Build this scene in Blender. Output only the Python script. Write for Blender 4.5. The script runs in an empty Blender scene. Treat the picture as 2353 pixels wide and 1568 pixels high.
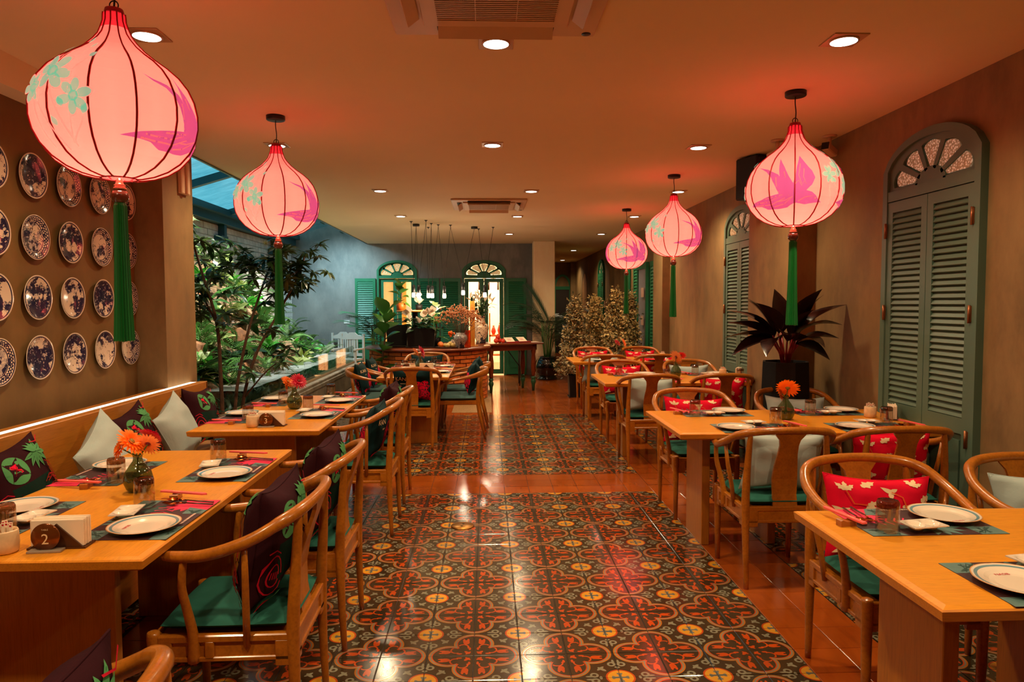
import bpy, bmesh, math, random
from mathutils import Vector, Matrix, noise
from mathutils.geometry import delaunay_2d_cdt
S = bpy.context.scene
C = S.collection
PI = math.pi
sin, cos, sqrt, atan2, radians = math.sin, math.cos, math.sqrt, math.atan2, math.radians
rnd = random.Random(11)

# ------------------------------------------------------------------ camera
CAM_H = 1.514
PITCH, YAW, ROLL = 0.05273, 0.03532, -0.00295
fw = Vector((sin(YAW)*cos(PITCH), cos(YAW)*cos(PITCH), -sin(PITCH)))
rt = Vector((cos(YAW), -sin(YAW), 0.0))
up = rt.cross(fw)
cr, sr = cos(ROLL), sin(ROLL)
R2 = rt*cr + up*sr
U2 = up*cr - rt*sr
cam = bpy.data.cameras.new('camera')
cam.sensor_width = 36.0
cam.lens = 1614.9/2353*36.0
cam.clip_end = 100
camo = bpy.data.objects.new('camera', cam)
C.objects.link(camo)
M = Matrix.Identity(4)
for i in range(3):
    M[i][0], M[i][1], M[i][2] = R2[i], U2[i], -fw[i]
M[2][3] = CAM_H
camo.matrix_world = M
S.camera = camo

# ------------------------------------------------------------------ exposure, world, lamps
S.view_settings.view_transform = 'Standard'
S.view_settings.look = 'None'
S.view_settings.gamma = 1.0
S.view_settings.exposure = 0.0
S.view_settings.use_curve_mapping = False
S.cycles.use_denoising = True
S.cycles.max_bounces = 7
S.cycles.diffuse_bounces = 3
S.cycles.glossy_bounces = 3
S.cycles.transmission_bounces = 6
S.cycles.transparent_max_bounces = 10
S.cycles.caustics_reflective = False
S.cycles.caustics_refractive = False
S.cycles.sample_clamp_indirect = 4.0

def lin(c):
    r = []
    for x in c[:3]:
        x = x/255.0
        r.append(x/12.92 if x <= 0.04045 else ((x+0.055)/1.055)**2.4)
    return (r[0], r[1], r[2], 1.0)

w = bpy.data.worlds.new('world')
S.world = w
w.use_nodes = True
bg = w.node_tree.nodes['Background']
bg.inputs[0].default_value = (0.12, 0.42, 0.52, 1)      # dusk sky, seen only through the glass roof of the garden
bg.inputs[1].default_value = 1.5

H = 2.79            # ceiling
DOWN = [(-1.60, 3.45), (0.05, 3.5), (1.735, 3.42), (-1.67, 5.75), (0.05, 5.7), (1.73, 5.75), (-1.19, 8.0), (0.506, 8.0),
        (2.18, 8.0), (-1.24, 10.28), (0.447, 10.28), (2.157, 10.28), (0.41, 12.85), (2.09, 12.85), (2.065, 16.76), (2.205, 20.5),
        (-1.6, 1.15), (0.05, 1.15), (1.735, 1.15)]
WARM = (1.0, 0.765, 0.46)
DOWN_W = 96.0
def area(name, loc, size, power, col, rot=(0, 0, 0), spread=PI, shape='DISK'):
    l = bpy.data.lights.new(name, 'AREA')
    l.shape = shape; l.size = size; l.energy = power; l.color = col; l.spread = spread
    o = bpy.data.objects.new(name, l); C.objects.link(o); o.location = loc; o.rotation_euler = rot
    return o
def spot(name, loc, target, power, col, angle=60, blend=0.6, rad=0.04):
    l = bpy.data.lights.new(name, 'SPOT')
    l.energy = power; l.color = col; l.spot_size = radians(angle); l.spot_blend = blend; l.shadow_soft_size = rad
    o = bpy.data.objects.new(name, l); C.objects.link(o); o.location = loc
    d = Vector(target)-Vector(loc)
    o.rotation_euler = d.to_track_quat('-Z', 'Y').to_euler()
    return o
for (x, y) in DOWN:
    spot('downlight_lamp', (x, y, H-0.03), (x, y, 0), DOWN_W*(0.8 if y > 12 else 1.0), WARM, 150, 0.9, 0.05)
GARDEN = (1.0, 0.93, 0.80)
for (x, y, tx, ty, tz) in ((-2.75, 7.2, -3.9, 7.6, 0.9), (-2.75, 8.8, -3.9, 9.2, 1.0), (-2.75, 10.6, -3.8, 10.8, 0.9), (-2.75, 12.4, -3.6, 12.6, 0.8)):
    spot('garden_light', (x, y, 2.95), (tx, ty, tz), 520, GARDEN, 85, 0.7, 0.05)
spot('garden_light', (-3.0, 13.6, 2.9), (-2.9, 14.95, 1.3), 230, (0.50, 0.86, 1.0), 110, 0.9, 0.05)  # added teal light without a fixture, tints the back wall

ORD = 'first second third fourth fifth sixth seventh eighth ninth tenth eleventh twelfth thirteenth fourteenth fifteenth sixteenth seventeenth eighteenth nineteenth twentieth'.split()
ORD += ['twenty-'+o for o in ORD[:9]]+['thirtieth']
# ------------------------------------------------------------------ node expression helper
class E:
    nt = None
    def __init__(s, k): s.k = k
    @staticmethod
    def op(o, *a):
        n = E.nt.nodes.new('ShaderNodeMath'); n.operation = o
        for i, x in enumerate(a):
            if isinstance(x, E): x = x.k
            if isinstance(x, (int, float)): n.inputs[i].default_value = x
            else: E.nt.links.new(x, n.inputs[i])
        return E(n.outputs[0])
    def __add__(s, o): return E.op('ADD', s, o)
    def __radd__(s, o): return E.op('ADD', o, s)
    def __sub__(s, o): return E.op('SUBTRACT', s, o)
    def __rsub__(s, o): return E.op('SUBTRACT', o, s)
    def __mul__(s, o): return E.op('MULTIPLY', s, o)
    def __rmul__(s, o): return E.op('MULTIPLY', o, s)
    def __truediv__(s, o): return E.op('DIVIDE', s, o)
    def __lt__(s, o): return E.op('LESS_THAN', s, o)
    def __gt__(s, o): return E.op('GREATER_THAN', s, o)
def emax(a, b): return E.op('MAXIMUM', a, b)
def emin(a, b): return E.op('MINIMUM', a, b)
def eabs(a): return E.op('ABSOLUTE', a)
def elen(a, b): return E.op('SQRT', a*a+b*b)
def ell(p, q, a, b, rx, ry): return elen((p-a)/rx, (q-b)/ry) < 1.0

def new_mat(name):
    m = bpy.data.materials.new(name); m.use_nodes = True
    nt = m.node_tree; nt.nodes.clear()
    out = nt.nodes.new('ShaderNodeOutputMaterial')
    E.nt = nt
    return m, nt, out
def principled(nt, out, col=None, rough=0.5, metal=0.0, coat=0.0, spec=0.5):
    p = nt.nodes.new('ShaderNodeBsdfPrincipled')
    if col is not None: p.inputs['Base Color'].default_value = col
    p.inputs['Roughness'].default_value = rough
    p.inputs['Metallic'].default_value = metal
    p.inputs['Coat Weight'].default_value = coat
    p.inputs['Coat Roughness'].default_value = 0.12
    p.inputs['Specular IOR Level'].default_value = spec
    nt.links.new(p.outputs[0], out.inputs[0])
    return p
def mixc(nt, fac, a, b, mode='MIX'):
    n = nt.nodes.new('ShaderNodeMix'); n.data_type = 'RGBA'; n.blend_type = mode
    for k, x in ((0, fac), (6, a), (7, b)):
        if isinstance(x, E): x = x.k
        if isinstance(x, (int, float, tuple)): n.inputs[k].default_value = x
        else: nt.links.new(x, n.inputs[k])
    return n.outputs[2]
def nz(nt, scale, detail=3, coord='Object', stretch=None, rough=0.5, w=None):
    if coord == 'Position': src = nt.nodes.new('ShaderNodeNewGeometry').outputs['Position']
    else: src = nt.nodes.new('ShaderNodeTexCoord').outputs[coord]
    if stretch:
        mp = nt.nodes.new('ShaderNodeMapping'); mp.inputs['Scale'].default_value = stretch
        nt.links.new(src, mp.inputs['Vector']); src = mp.outputs[0]
    n = nt.nodes.new('ShaderNodeTexNoise'); n.inputs['Scale'].default_value = scale; n.inputs['Detail'].default_value = detail
    n.inputs['Roughness'].default_value = rough
    nt.links.new(src, n.inputs['Vector'])
    if w is not None:
        n.noise_dimensions = '4D'
        nt.links.new(w, n.inputs['W'])
    return n.outputs['Fac']
def ramp(nt, fac, stops):
    r = nt.nodes.new('ShaderNodeValToRGB')
    el = r.color_ramp.elements
    while len(el) < len(stops): el.new(0.5)
    for e, (p, c) in zip(el, stops): e.position = p; e.color = c
    if isinstance(fac, E): fac = fac.k
    nt.links.new(fac, r.inputs[0])
    return r.outputs[0]
def bump(nt, p, h, strength=0.2, dist=0.01):
    b = nt.nodes.new('ShaderNodeBump'); b.inputs['Strength'].default_value = strength; b.inputs['Distance'].default_value = dist
    nt.links.new(h, b.inputs['Height']); nt.links.new(b.outputs[0], p.inputs['Normal'])

def pbr(name, c, rough=0.5, metal=0.0, coat=0.0, var=0.12, scale=8.0, bmp=0.0, coord='Object', stretch=None, spec=0.5, rv=0.0, rand=0.0):
    """procedural paint / cloth / stone: a colour with a noise variation of its own"""
    m, nt, out = new_mat(name)
    p = principled(nt, out, None, rough, metal, coat, spec)
    f = nz(nt, scale, 4, coord, stretch)
    a = lin(c)
    dk = tuple(max(0, x*(1-var)) for x in a[:3])+(1,)
    lt = tuple(min(1, x*(1+var)) for x in a[:3])+(1,)
    col = ramp(nt, f, [(0.3, dk), (0.7, lt)])
    if rand:
        oi = nt.nodes.new('ShaderNodeObjectInfo')
        col = mixc(nt, 1.0, col, ramp(nt, oi.outputs['Random'], [(0, (1-rand,)*3+(1,)), (1, (1+rand,)*3+(1,))]), 'MULTIPLY')
    nt.links.new(col, p.inputs['Base Color'])
    if rv: nt.links.new(ramp(nt, f, [(0.3, (rough-rv,)*3+(1,)), (0.7, (rough+rv,)*3+(1,))]), p.inputs['Roughness'])
    if bmp: bump(nt, p, nz(nt, scale*4, 5, coord, stretch), bmp)
    return m
def wood(name, a, b, rough=0.35, stretch=(1, 14, 14), scale=3.0, coat=0.25, coord='Object'):
    m, nt, out = new_mat(name)
    p = principled(nt, out, None, rough, 0, coat)
    f1 = nz(nt, scale, 4, coord, stretch, 0.6)
    f2 = nz(nt, scale*6, 3, coord, stretch, 0.6)
    col = mixc(nt, f1, lin(a), lin(b))
    col = mixc(nt, ramp(nt, f2, [(0.45, (0, 0, 0, 1)), (0.75, (0.35, 0.35, 0.35, 1))]), col, lin([x*0.6 for x in b]))
    nt.links.new(col, p.inputs['Base Color'])
    return m
def glass(name, tint=(1, 1, 1), rough=0.02, refl=0.12, opac=0.0, oc=(200, 220, 220)):
    """thin clear glass: mostly passes, some mirror, optional body"""
    m, nt, out = new_mat(name)
    tr = nt.nodes.new('ShaderNodeBsdfTransparent'); tr.inputs[0].default_value = tuple(tint)+(1,)
    gl = nt.nodes.new('ShaderNodeBsdfGlossy'); gl.inputs['Roughness'].default_value = rough
    lw = nt.nodes.new('ShaderNodeLayerWeight'); lw.inputs[0].default_value = 0.25
    mx = nt.nodes.new('ShaderNodeMixShader')
    k = E(lw.outputs['Facing'])
    f = k*k*0.75+refl
    nt.links.new(f.k, mx.inputs[0]); nt.links.new(tr.outputs[0], mx.inputs[1]); nt.links.new(gl.outputs[0], mx.inputs[2])
    last = mx.outputs[0]
    if opac:
        d = nt.nodes.new('ShaderNodeBsdfDiffuse'); d.inputs[0].default_value = lin(oc)
        m2 = nt.nodes.new('ShaderNodeMixShader')
        ff = E(nz(nt, 2.0, 3, 'Position'))*opac*2.0
        nt.links.new(ff.k, m2.inputs[0]); nt.links.new(last, m2.inputs[1]); nt.links.new(d.outputs[0], m2.inputs[2]); last = m2.outputs[0]
    nt.links.new(last, out.inputs[0])
    return m
def glow(name, c, strength, tex=None):
    m, nt, out = new_mat(name)
    e = nt.nodes.new('ShaderNodeEmission'); e.inputs[0].default_value = c if len(c) == 4 else tuple(c)+(1,); e.inputs[1].default_value = strength
    nt.links.new(e.outputs[0], out.inputs[0])
    return m

# ------------------------------------------------------------------ mesh helper
class MB:
    def __init__(s): s.v = []; s.f = []; s.m = []; s.s = []
    def add(s, vs, fs, mi=0, smooth=False, T=None):
        o = len(s.v)
        if T is not None: vs = [T @ Vector(v) for v in vs]
        s.v.extend([tuple(v) for v in vs])
        for f in fs:
            s.f.append([i+o for i in f]); s.m.append(mi); s.s.append(smooth)
        return s
    def box(s, x0, x1, y0, y1, z0, z1, mi=0, T=None, b=0.0):
        if b <= 0:
            vs = [(x, y, z) for x in (x0, x1) for y in (y0, y1) for z in (z0, z1)]
            return s.add(vs, [(0, 1, 3, 2), (4, 6, 7, 5), (0, 4, 5, 1), (2, 3, 7, 6), (0, 2, 6, 4), (1, 5, 7, 3)], mi, False, T)
        vs = []; ix = {}
        X, Y, Z = (x0, x1), (y0, y1), (z0, z1)
        for i in (0, 1):
            for j in (0, 1):
                for k in (0, 1):
                    p = (X[i], Y[j], Z[k]); d = (b if i == 0 else -b, b if j == 0 else -b, b if k == 0 else -b)
                    for a in range(3):
                        q = [p[t]+(0 if t == a else d[t]) for t in range(3)]
                        ix[(i, j, k, a)] = len(vs); vs.append(q)
        fs = []
        for i in (0, 1):
            fs.append([ix[(i, j, k, 0)] for j, k in ((0, 0), (0, 1), (1, 1), (1, 0))][::(1 if i == 0 else -1)])
            fs.append([ix[(j, i, k, 1)] for j, k in ((0, 0), (1, 0), (1, 1), (0, 1))][::(1 if i == 0 else -1)])
            fs.append([ix[(j, k, i, 2)] for j, k in ((0, 0), (0, 1), (1, 1), (1, 0))][::(1 if i == 0 else -1)])
            for j in (0, 1):
                fs.append([ix[(i, j, 0, 0)], ix[(i, j, 0, 1)], ix[(i, j, 1, 1)], ix[(i, j, 1, 0)]])
                fs.append([ix[(i, 0, j, 0)], ix[(i, 0, j, 2)], ix[(i, 1, j, 2)], ix[(i, 1, j, 0)]])
                fs.append([ix[(0, i, j, 1)], ix[(0, i, j, 2)], ix[(1, i, j, 2)], ix[(1, i, j, 1)]])
                for k in (0, 1): fs.append([ix[(i, j, k, 0)], ix[(i, j, k, 1)], ix[(i, j, k, 2)]])
        return s.add(vs, fs, mi, False, T)
    def lathe(s, prof, n=24, mi=0, T=None, smooth=True, cap=True, sq=1.0):
        vs = []; fs = []
        for (r, z) in prof:
            for k in range(n):
                a = 2*PI*k/n; vs.append((r*cos(a), r*sin(a)*sq, z))
        for i in range(len(prof)-1):
            for k in range(n):
                k2 = (k+1) % n
                fs.append((i*n+k, i*n+k2, (i+1)*n+k2, (i+1)*n+k))
        s.add(vs, fs, mi, smooth, T)
        if cap:
            o = len(s.v)-len(vs)
            for i, rev in ((0, True), (len(prof)-1, False)):
                if prof[i][0] > 1e-4:
                    f = [o+i*n+k for k in range(n)]
                    s.f.append(f[::-1] if rev else f); s.m.append(mi); s.s.append(False)
        return s
    def tube(s, pts, rad, n=8, mi=0, T=None, cap=True, flat=1.0, smooth=True):
        pts = [Vector(p) for p in pts]; L = len(pts)
        if isinstance(rad, (int, float)): rad = [rad]*L
        vs = []; fs = []
        t0 = (pts[1]-pts[0]).normalized()
        nrm = t0.orthogonal() if abs(t0.z) > 0.9 else t0.cross(Vector((0, 0, 1)))
        nrm.normalize()
        for i in range(L):
            t = (pts[min(i+1, L-1)]-pts[max(i-1, 0)]).normalized()
            nrm = (nrm-t*nrm.dot(t)).normalized(); bn = t.cross(nrm)
            for k in range(n):
                a = 2*PI*k/n
                vs.append(pts[i]+nrm*(cos(a)*rad[i])+bn*(sin(a)*rad[i]*flat))
        for i in range(L-1):
            for k in range(n):
                k2 = (k+1) % n; fs.append((i*n+k, i*n+k2, (i+1)*n+k2, (i+1)*n+k))
        s.add(vs, fs, mi, smooth, T)
        if cap:
            o = len(s.v)-len(vs)
            s.f.append([o+k for k in range(n)][::-1]); s.m.append(mi); s.s.append(False)
            s.f.append([o+(L-1)*n+k for k in range(n)]); s.m.append(mi); s.s.append(False)
        return s
    def prism(s, poly, z0, z1, mi=0, T=None):
        n = len(poly)
        ar = sum(poly[i][0]*poly[(i+1) % n][1]-poly[(i+1) % n][0]*poly[i][1] for i in range(n))
        if ar < 0: poly = poly[::-1]
        vs = [(x, y, z0) for x, y in poly]+[(x, y, z1) for x, y in poly]
        fs = [list(range(n))[::-1], list(range(n, 2*n))]+[(i, (i+1) % n, n+(i+1) % n, n+i) for i in range(n)]
        return s.add(vs, fs, mi, False, T)
    def sphere(s, c, r, n=12, mi=0, T=None, sz=1.0):
        m = n//2
        prof = [(max(1e-5, r*sin(PI*i/m)), -r*sz*cos(PI*i/m)) for i in range(m+1)]
        TT = Matrix.Translation(c)
        if T is not None: TT = T @ TT
        return s.lathe(prof, n, mi, TT, True, False)
    def mesh(s, name, mats):
        me = bpy.data.meshes.new(name)
        me.from_pydata(s.v, [], s.f)
        if not isinstance(mats, (list, tuple)): mats = [mats]
        for m in mats: me.materials.append(m)
        me.polygons.foreach_set('material_index', s.m)
        me.polygons.foreach_set('use_smooth', s.s)
        me.update()
        return me

def link(name, me, parent=None, loc=None, rot=None):
    o = bpy.data.objects.new(name, me); C.objects.link(o)
    if parent is not None: o.parent = parent
    if loc is not None: o.location = loc
    if rot is not None: o.rotation_euler = rot
    return o
def tag(o, label=None, cat=None, group=None, kind=None):
    if label: o['label'] = label
    if cat: o['category'] = cat
    if group: o['group'] = group
    if kind: o['kind'] = kind
    return o
def obj(name, mb, mats, parent=None, loc=None, rot=None):
    return link(name, mb.mesh(name, mats), parent, loc, rot)
def thing(name, label, cat, loc=(0, 0, 0), rotz=0.0, group=None):
    o = link(name, None, None, loc, (0, 0, rotz))
    o.empty_display_size = 0.1
    return tag(o, label, cat, group)
def single(name, mb, mats, label, cat, group=None, loc=None, rot=None):
    return tag(obj(name, mb, mats, None, loc, rot), label, cat, group)
def struct(name, mb, mats, parent=None, loc=None, rot=None):
    o = obj(name, mb, mats, parent, loc, rot)
    if parent is None: o['kind'] = 'structure'
    return o
def dup(o, loc=None, rot=None, label=None, group=None, parent=None):
    """a thing with copies of its parts and their sub-parts (mesh data shared)"""
    c = o.copy(); C.objects.link(c)
    if parent is not None: c.parent = parent
    if loc is not None: c.location = loc
    if rot is not None: c.rotation_euler = rot
    if label: c['label'] = label
    if group: c['group'] = group
    for ch in list(o.children): dup(ch, parent=c)
    return c
def catmull(pts, n=4):
    P = [Vector(p) for p in pts]; r = []
    for i in range(len(P)-1):
        p0, p1, p2, p3 = P[max(i-1, 0)], P[i], P[i+1], P[min(i+2, len(P)-1)]
        for k in range(n):
            t = k/n
            r.append(0.5*((2*p1)+(p2-p0)*t+(2*p0-5*p1+4*p2-p3)*t*t+(3*p1-p0-3*p2+p3)*t**3))
    r.append(P[-1])
    return r
def circ(cx, cy, rx, ry=None, n=20, a0=0.0):
    ry = rx if ry is None else ry
    return [(cx+rx*cos(a0+2*PI*k/n), cy+ry*sin(a0+2*PI*k/n)) for k in range(n)]
def rot2(p, a, c=(0, 0)): return [(c[0]+x*cos(a)-y*sin(a), c[1]+x*sin(a)+y*cos(a)) for x, y in p]
def lens(cx, cy, L, W, a, n=7):
    """a leaf outline from its base (cx, cy) in direction a"""
    p = [(L*i/n, W*sin(PI*(i/n)**0.8)) for i in range(n+1)]+[(L*i/n, -W*sin(PI*(i/n)**0.8)) for i in range(n-1, 0, -1)]
    return [(cx+x*cos(a)-y*sin(a), cy+x*sin(a)+y*cos(a)) for x, y in p]
def stroke(pts, w0, w1=None):
    """a line drawn with a brush: outline of a polyline of width w"""
    w1 = w0 if w1 is None else w1
    A = []; B = []
    n = len(pts)
    for i in range(n):
        a = pts[max(i-1, 0)]; b = pts[min(i+1, n-1)]
        dx, dy = b[0]-a[0], b[1]-a[1]; L = math.hypot(dx, dy) or 1
        ww = (w0+(w1-w0)*i/(n-1))*0.5
        A.append((pts[i][0]-dy/L*ww, pts[i][1]+dx/L*ww)); B.append((pts[i][0]+dy/L*ww, pts[i][1]-dx/L*ww))
    return A+B[::-1]
def tri_poly(poly, step):
    """triangles covering a 2D outline, with inner points every `step` so that it can be bent over a surface"""
    pts = []
    n = len(poly)
    for i in range(n):
        a, b = poly[i], poly[(i+1) % n]
        k = max(1, int(math.hypot(b[0]-a[0], b[1]-a[1])/step))
        for j in range(k): pts.append((a[0]+(b[0]-a[0])*j/k, a[1]+(b[1]-a[1])*j/k))
    nb = len(pts)
    x0, x1 = min(p[0] for p in pts), max(p[0] for p in pts); y0, y1 = min(p[1] for p in pts), max(p[1] for p in pts)
    gx = x0+step
    while gx < x1:
        gy = y0+step
        while gy < y1:
            ins = False
            j = nb-1
            for i in range(nb):
                xi, yi = pts[i]; xj, yj = pts[j]
                if (yi > gy) != (yj > gy) and gx < (xj-xi)*(gy-yi)/(yj-yi)+xi: ins = not ins
                j = i
            if ins: pts.append((gx, gy))
            gy += step
        gx += step
    vs, _, fs, *_ = delaunay_2d_cdt([Vector(p) for p in pts], [], [list(range(nb))], 1, 1e-5)
    return [(v[0], v[1]) for v in vs], [list(f) for f in fs]
_fc = {}
def text_tris(txt, size=1.0):
    """flat triangles of lettering, centred"""
    if (txt, size) in _fc: return _fc[(txt, size)]
    cu = bpy.data.curves.new('lettering', 'FONT'); cu.body = txt; cu.size = size; cu.align_x = 'CENTER'; cu.align_y = 'CENTER'; cu.resolution_u = 3
    o = bpy.data.objects.new('lettering', cu); C.objects.link(o)
    dg = bpy.context.evaluated_depsgraph_get()
    me = o.evaluated_get(dg).to_mesh()
    me.calc_loop_triangles()
    r = ([(v.co.x, v.co.y) for v in me.vertices], [list(t.vertices) for t in me.loop_triangles])
    o.evaluated_get(dg).to_mesh_clear()
    bpy.data.objects.remove(o); bpy.data.curves.remove(cu)
    _fc[(txt, size)] = r
    return r
# ------------------------------------------------------------------ materials
TX, TY = -0.265, 3.957          # a corner of the tile grid (tiles 0.2 m)
def tile_pattern():
    m, nt, out = new_mat('patterned_cement_tile')
    p = principled(nt, out, None, 0.22, 0, 0.0, 1.0)
    g = nt.nodes.new('ShaderNodeNewGeometry')
    sx = nt.nodes.new('ShaderNodeSeparateXYZ'); nt.links.new(g.outputs['Position'], sx.inputs[0])
    x = (E(sx.outputs[0])-TX)/0.4; y = (E(sx.outputs[1])-TY)/0.4
    mx = eabs(E.op('FRACT', x)-0.5); my = eabs(E.op('FRACT', y)-0.5)
    P = emax(mx, my); Q = emin(mx, my)
    d = emin(elen(P-0.262, Q)-0.224, P-0.215)              # quatrefoil
    yp = 0.5-Q; yq = 0.5-P                                  # from the small medallion
    ym = emax(yp, yq); yn = emin(yp, yq); yr = elen(ym, yn)
    dark = lin((52, 42, 26)); red = lin((196, 72, 16)); org = lin((180, 106, 34)); gry = lin((132, 130, 108)); yel = lin((222, 156, 44)); blu = lin((112, 118, 108))
    col = dark
    # grey scrolls round the small medallion
    scr = emax(emax(eabs(elen(ym-0.262, yn-0.052)-0.033) < 0.012, ell(ym, yn, 0.20, 0.0, 0.016, 0.03)), ell(ym, yn, 0.305, 0.028, 0.05, 0.014))
    dgu = (ym+yn)*0.7071; dgv = (ym-yn)*0.7071
    cross = emax(ell(dgu, dgv, 0.235, 0.0, 0.055, 0.020), ell(dgu, dgv, 0.255, 0.0, 0.018, 0.052))
    col = mixc(nt, emax(scr, cross), col, gry)
    col = mixc(nt, yr < 0.150, col, red); col = mixc(nt, yr < 0.132, col, yel)
    col = mixc(nt, emax((yn < 0.016)*(ym < 0.088), (elen(ym-0.078, yn) < 0.030)*(ym < 0.085)), col, blu)
    # quatrefoil: outline bands, dark ground, red tulips
    inn = d < 0.0
    col = mixc(nt, inn, col, org); col = mixc(nt, d < -0.016, col, gry); col = mixc(nt, d < -0.032, col, red); col = mixc(nt, d < -0.046, col, dark)
    tul = emax(emax(ell(P, Q, 0.300, 0.085, 0.050, 0.036), ell(P, Q, 0.340, 0.112, 0.036, 0.014)), ell(P, Q, 0.345, 0.066, 0.036, 0.014))
    stem = (eabs(elen(P-0.190, Q-0.118)-0.058) < 0.009)*(P > 0.165)
    but = emax(ell((P+Q)*0.7071, P-Q, 0.100, 0.0, 0.040, 0.026), ell((P+Q)*0.7071, P-Q, 0.085, 0.0, 0.016, 0.055))
    bud = ell(P, Q, 0.155, 0.045, 0.030, 0.014)
    rib = (Q < 0.010)*0.0
    col = mixc(nt, (d < -0.055)*emax(emax(tul, stem), emax(but, bud)), col, red)
    worn = nz(nt, 2.2, 5, 'Position'); fine = nz(nt, 60, 3, 'Position')
    col = mixc(nt, ramp(nt, worn, [(0.35, (0, 0, 0, 1)), (0.8, (0.45, 0.45, 0.45, 1))]), col, lin((82, 62, 40)))
    nt.links.new(col, p.inputs['Base Color'])
    oi = nt.nodes.new('ShaderNodeObjectInfo')
    rr = E(worn)*0.13+E(fine)*0.06+0.05
    nt.links.new(rr.k, p.inputs['Roughness'])
    bump(nt, p, nz(nt, 18, 3, 'Position'), 0.06, 0.003)
    return m
def terracotta():
    m, nt, out = new_mat('terracotta_tile')
    p = principled(nt, out, None, 0.25, 0, 0, 0.9)
    f = nz(nt, 3.0, 5, 'Position'); f2 = nz(nt, 7, 4, 'Position', (3, 0.6, 1))
    oi = nt.nodes.new('ShaderNodeObjectInfo')
    col = mixc(nt, f, lin((136, 58, 14)), lin((186, 92, 28)))
    col = mixc(nt, ramp(nt, f2, [(0.5, (0, 0, 0, 1)), (0.8, (0.4, 0.4, 0.4, 1))]), col, lin((110, 44, 12)))
    col = mixc(nt, 1.0, col, ramp(nt, oi.outputs['Random'], [(0, (0.8, 0.78, 0.75, 1)), (1, (1.15, 1.12, 1.1, 1))]), 'MULTIPLY')
    nt.links.new(col, p.inputs['Base Color'])
    rr = E(f)*0.14+0.07
    nt.links.new(rr.k, p.inputs['Roughness'])
    bump(nt, p, nz(nt, 14, 3, 'Position'), 0.06, 0.003)
    return m
def plaster(name, a, b, c, rough=0.75, sc=1.0):
    m, nt, out = new_mat(name)
    p = principled(nt, out, None, rough, 0, 0, 0.3)
    f1 = nz(nt, 0.9*sc, 6, 'Position', None, 0.62); f2 = nz(nt, 3.2*sc, 6, 'Position', (1, 1, 0.45), 0.66); f3 = nz(nt, 30, 3, 'Position')
    col = mixc(nt, ramp(nt, f1, [(0.35, (0, 0, 0, 1)), (0.65, (1, 1, 1, 1))]), lin(a), lin(b))
    col = mixc(nt, ramp(nt, f2, [(0.42, (0, 0, 0, 1)), (0.72, (0.75, 0.75, 0.75, 1))]), col, lin(c))
    nt.links.new(col, p.inputs['Base Color'])
    nt.links.new(ramp(nt, f2, [(0.3, (rough-0.18,)*3+(1,)), (0.7, (rough+0.1,)*3+(1,))]), p.inputs['Roughness'])
    h = E(f3)*0.3+E(f2)
    bump(nt, p, h.k, 0.12, 0.01)
    return m
def cloth(name, c, rough=0.85, var=0.10):
    m, nt, out = new_mat(name)
    p = principled(nt, out, None, rough, 0, 0, 0.12)
    p.inputs['Sheen Weight'].default_value = 0.0
    f = nz(nt, 9, 3, 'Object')
    a = lin(c)
    nt.links.new(ramp(nt, f, [(0.3, tuple(v*(1-var) for v in a[:3])+(1,)), (0.7, tuple(min(1, v*(1+var)) for v in a[:3])+(1,))]), p.inputs['Base Color'])
    h = E(nz(nt, 5.5, 4, 'Object', (1, 1.8, 1)))*1.0+E(nz(nt, 220, 2, 'Object'))*0.04
    bump(nt, p, h.k, 0.35, 0.02)
    return m
def china_print(name, rim):
    """blue painted porcelain; every plate gets a picture of its own"""
    m, nt, out = new_mat(name)
    p = principled(nt, out, None, 0.12, 0, 0.3)
    tc = nt.nodes.new('ShaderNodeTexCoord'); sp = nt.nodes.new('ShaderNodeSeparateXYZ'); nt.links.new(tc.outputs['Object'], sp.inputs[0])
    oi = nt.nodes.new('ShaderNodeObjectInfo')
    W = E(oi.outputs['Random'])*40.0
    x = E(sp.outputs[0]); y = E(sp.outputs[1]); r = elen(x, y)/0.125
    n1 = E(nz(nt, 20, 4, 'Object', None, 0.62, W.k)); n2 = E(nz(nt, 7, 3, 'Object', None, 0.5, (W+3.0).k)); n3 = E(nz(nt, 62, 3, 'Object', None, 0.6, (W+7.0).k))
    ang = E.op('ARCTAN2', y, x)
    white = lin((226, 204, 178)); navy = lin((38, 36, 66)); mid = lin((104, 104, 132))
    body = (n2+(n1-0.5)*0.9) > (0.55 if rim else 0.50)
    body = emax(body*((n3) > 0.40), (eabs(n1-0.5) < 0.012)*(n2 > 0.42))
    wash = ((n2+(n1-0.5)*0.5) > 0.50)*0.45
    col = mixc(nt, wash, white, mid); col = mixc(nt, body, col, navy)
    if rim:
        col = mixc(nt, r > 0.66, col, white)
        band = (r > 0.70)*(r < 0.93)
        wave = E.op('SINE', ang*18.0)*0.06
        bb = emax(eabs(r-0.815-wave) < 0.028, eabs(r-0.815+wave) < 0.028)
        bb = emax(bb, (n3 > 0.56)*1.0)
        col = mixc(nt, band*bb, col, navy)
        col = mixc(nt, emax(eabs(r-0.685) < 0.018, eabs(r-0.945) < 0.022), col, navy)
    else:
        col = mixc(nt, r > 0.90, col, white)
        col = mixc(nt, eabs(r-0.925) < 0.022, col, navy)
    col = mixc(nt, r > 0.965, col, white)
    nt.links.new(col, p.inputs['Base Color'])
    return m
def vase_print(name, a, b, sc):
    m, nt, out = new_mat(name)
    p = principled(nt, out, None, 0.15, 0, 0.4)
    n1 = E(nz(nt, sc, 4, 'Object', None, 0.65)); n2 = E(nz(nt, sc*0.4, 3, 'Object'))
    k = emax((n1+(n2-0.5)*0.8) > 0.55, eabs(n1-0.44) < 0.012)
    nt.links.new(mixc(nt, k, lin(a), lin(b)), p.inputs['Base Color'])
    return m
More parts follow.
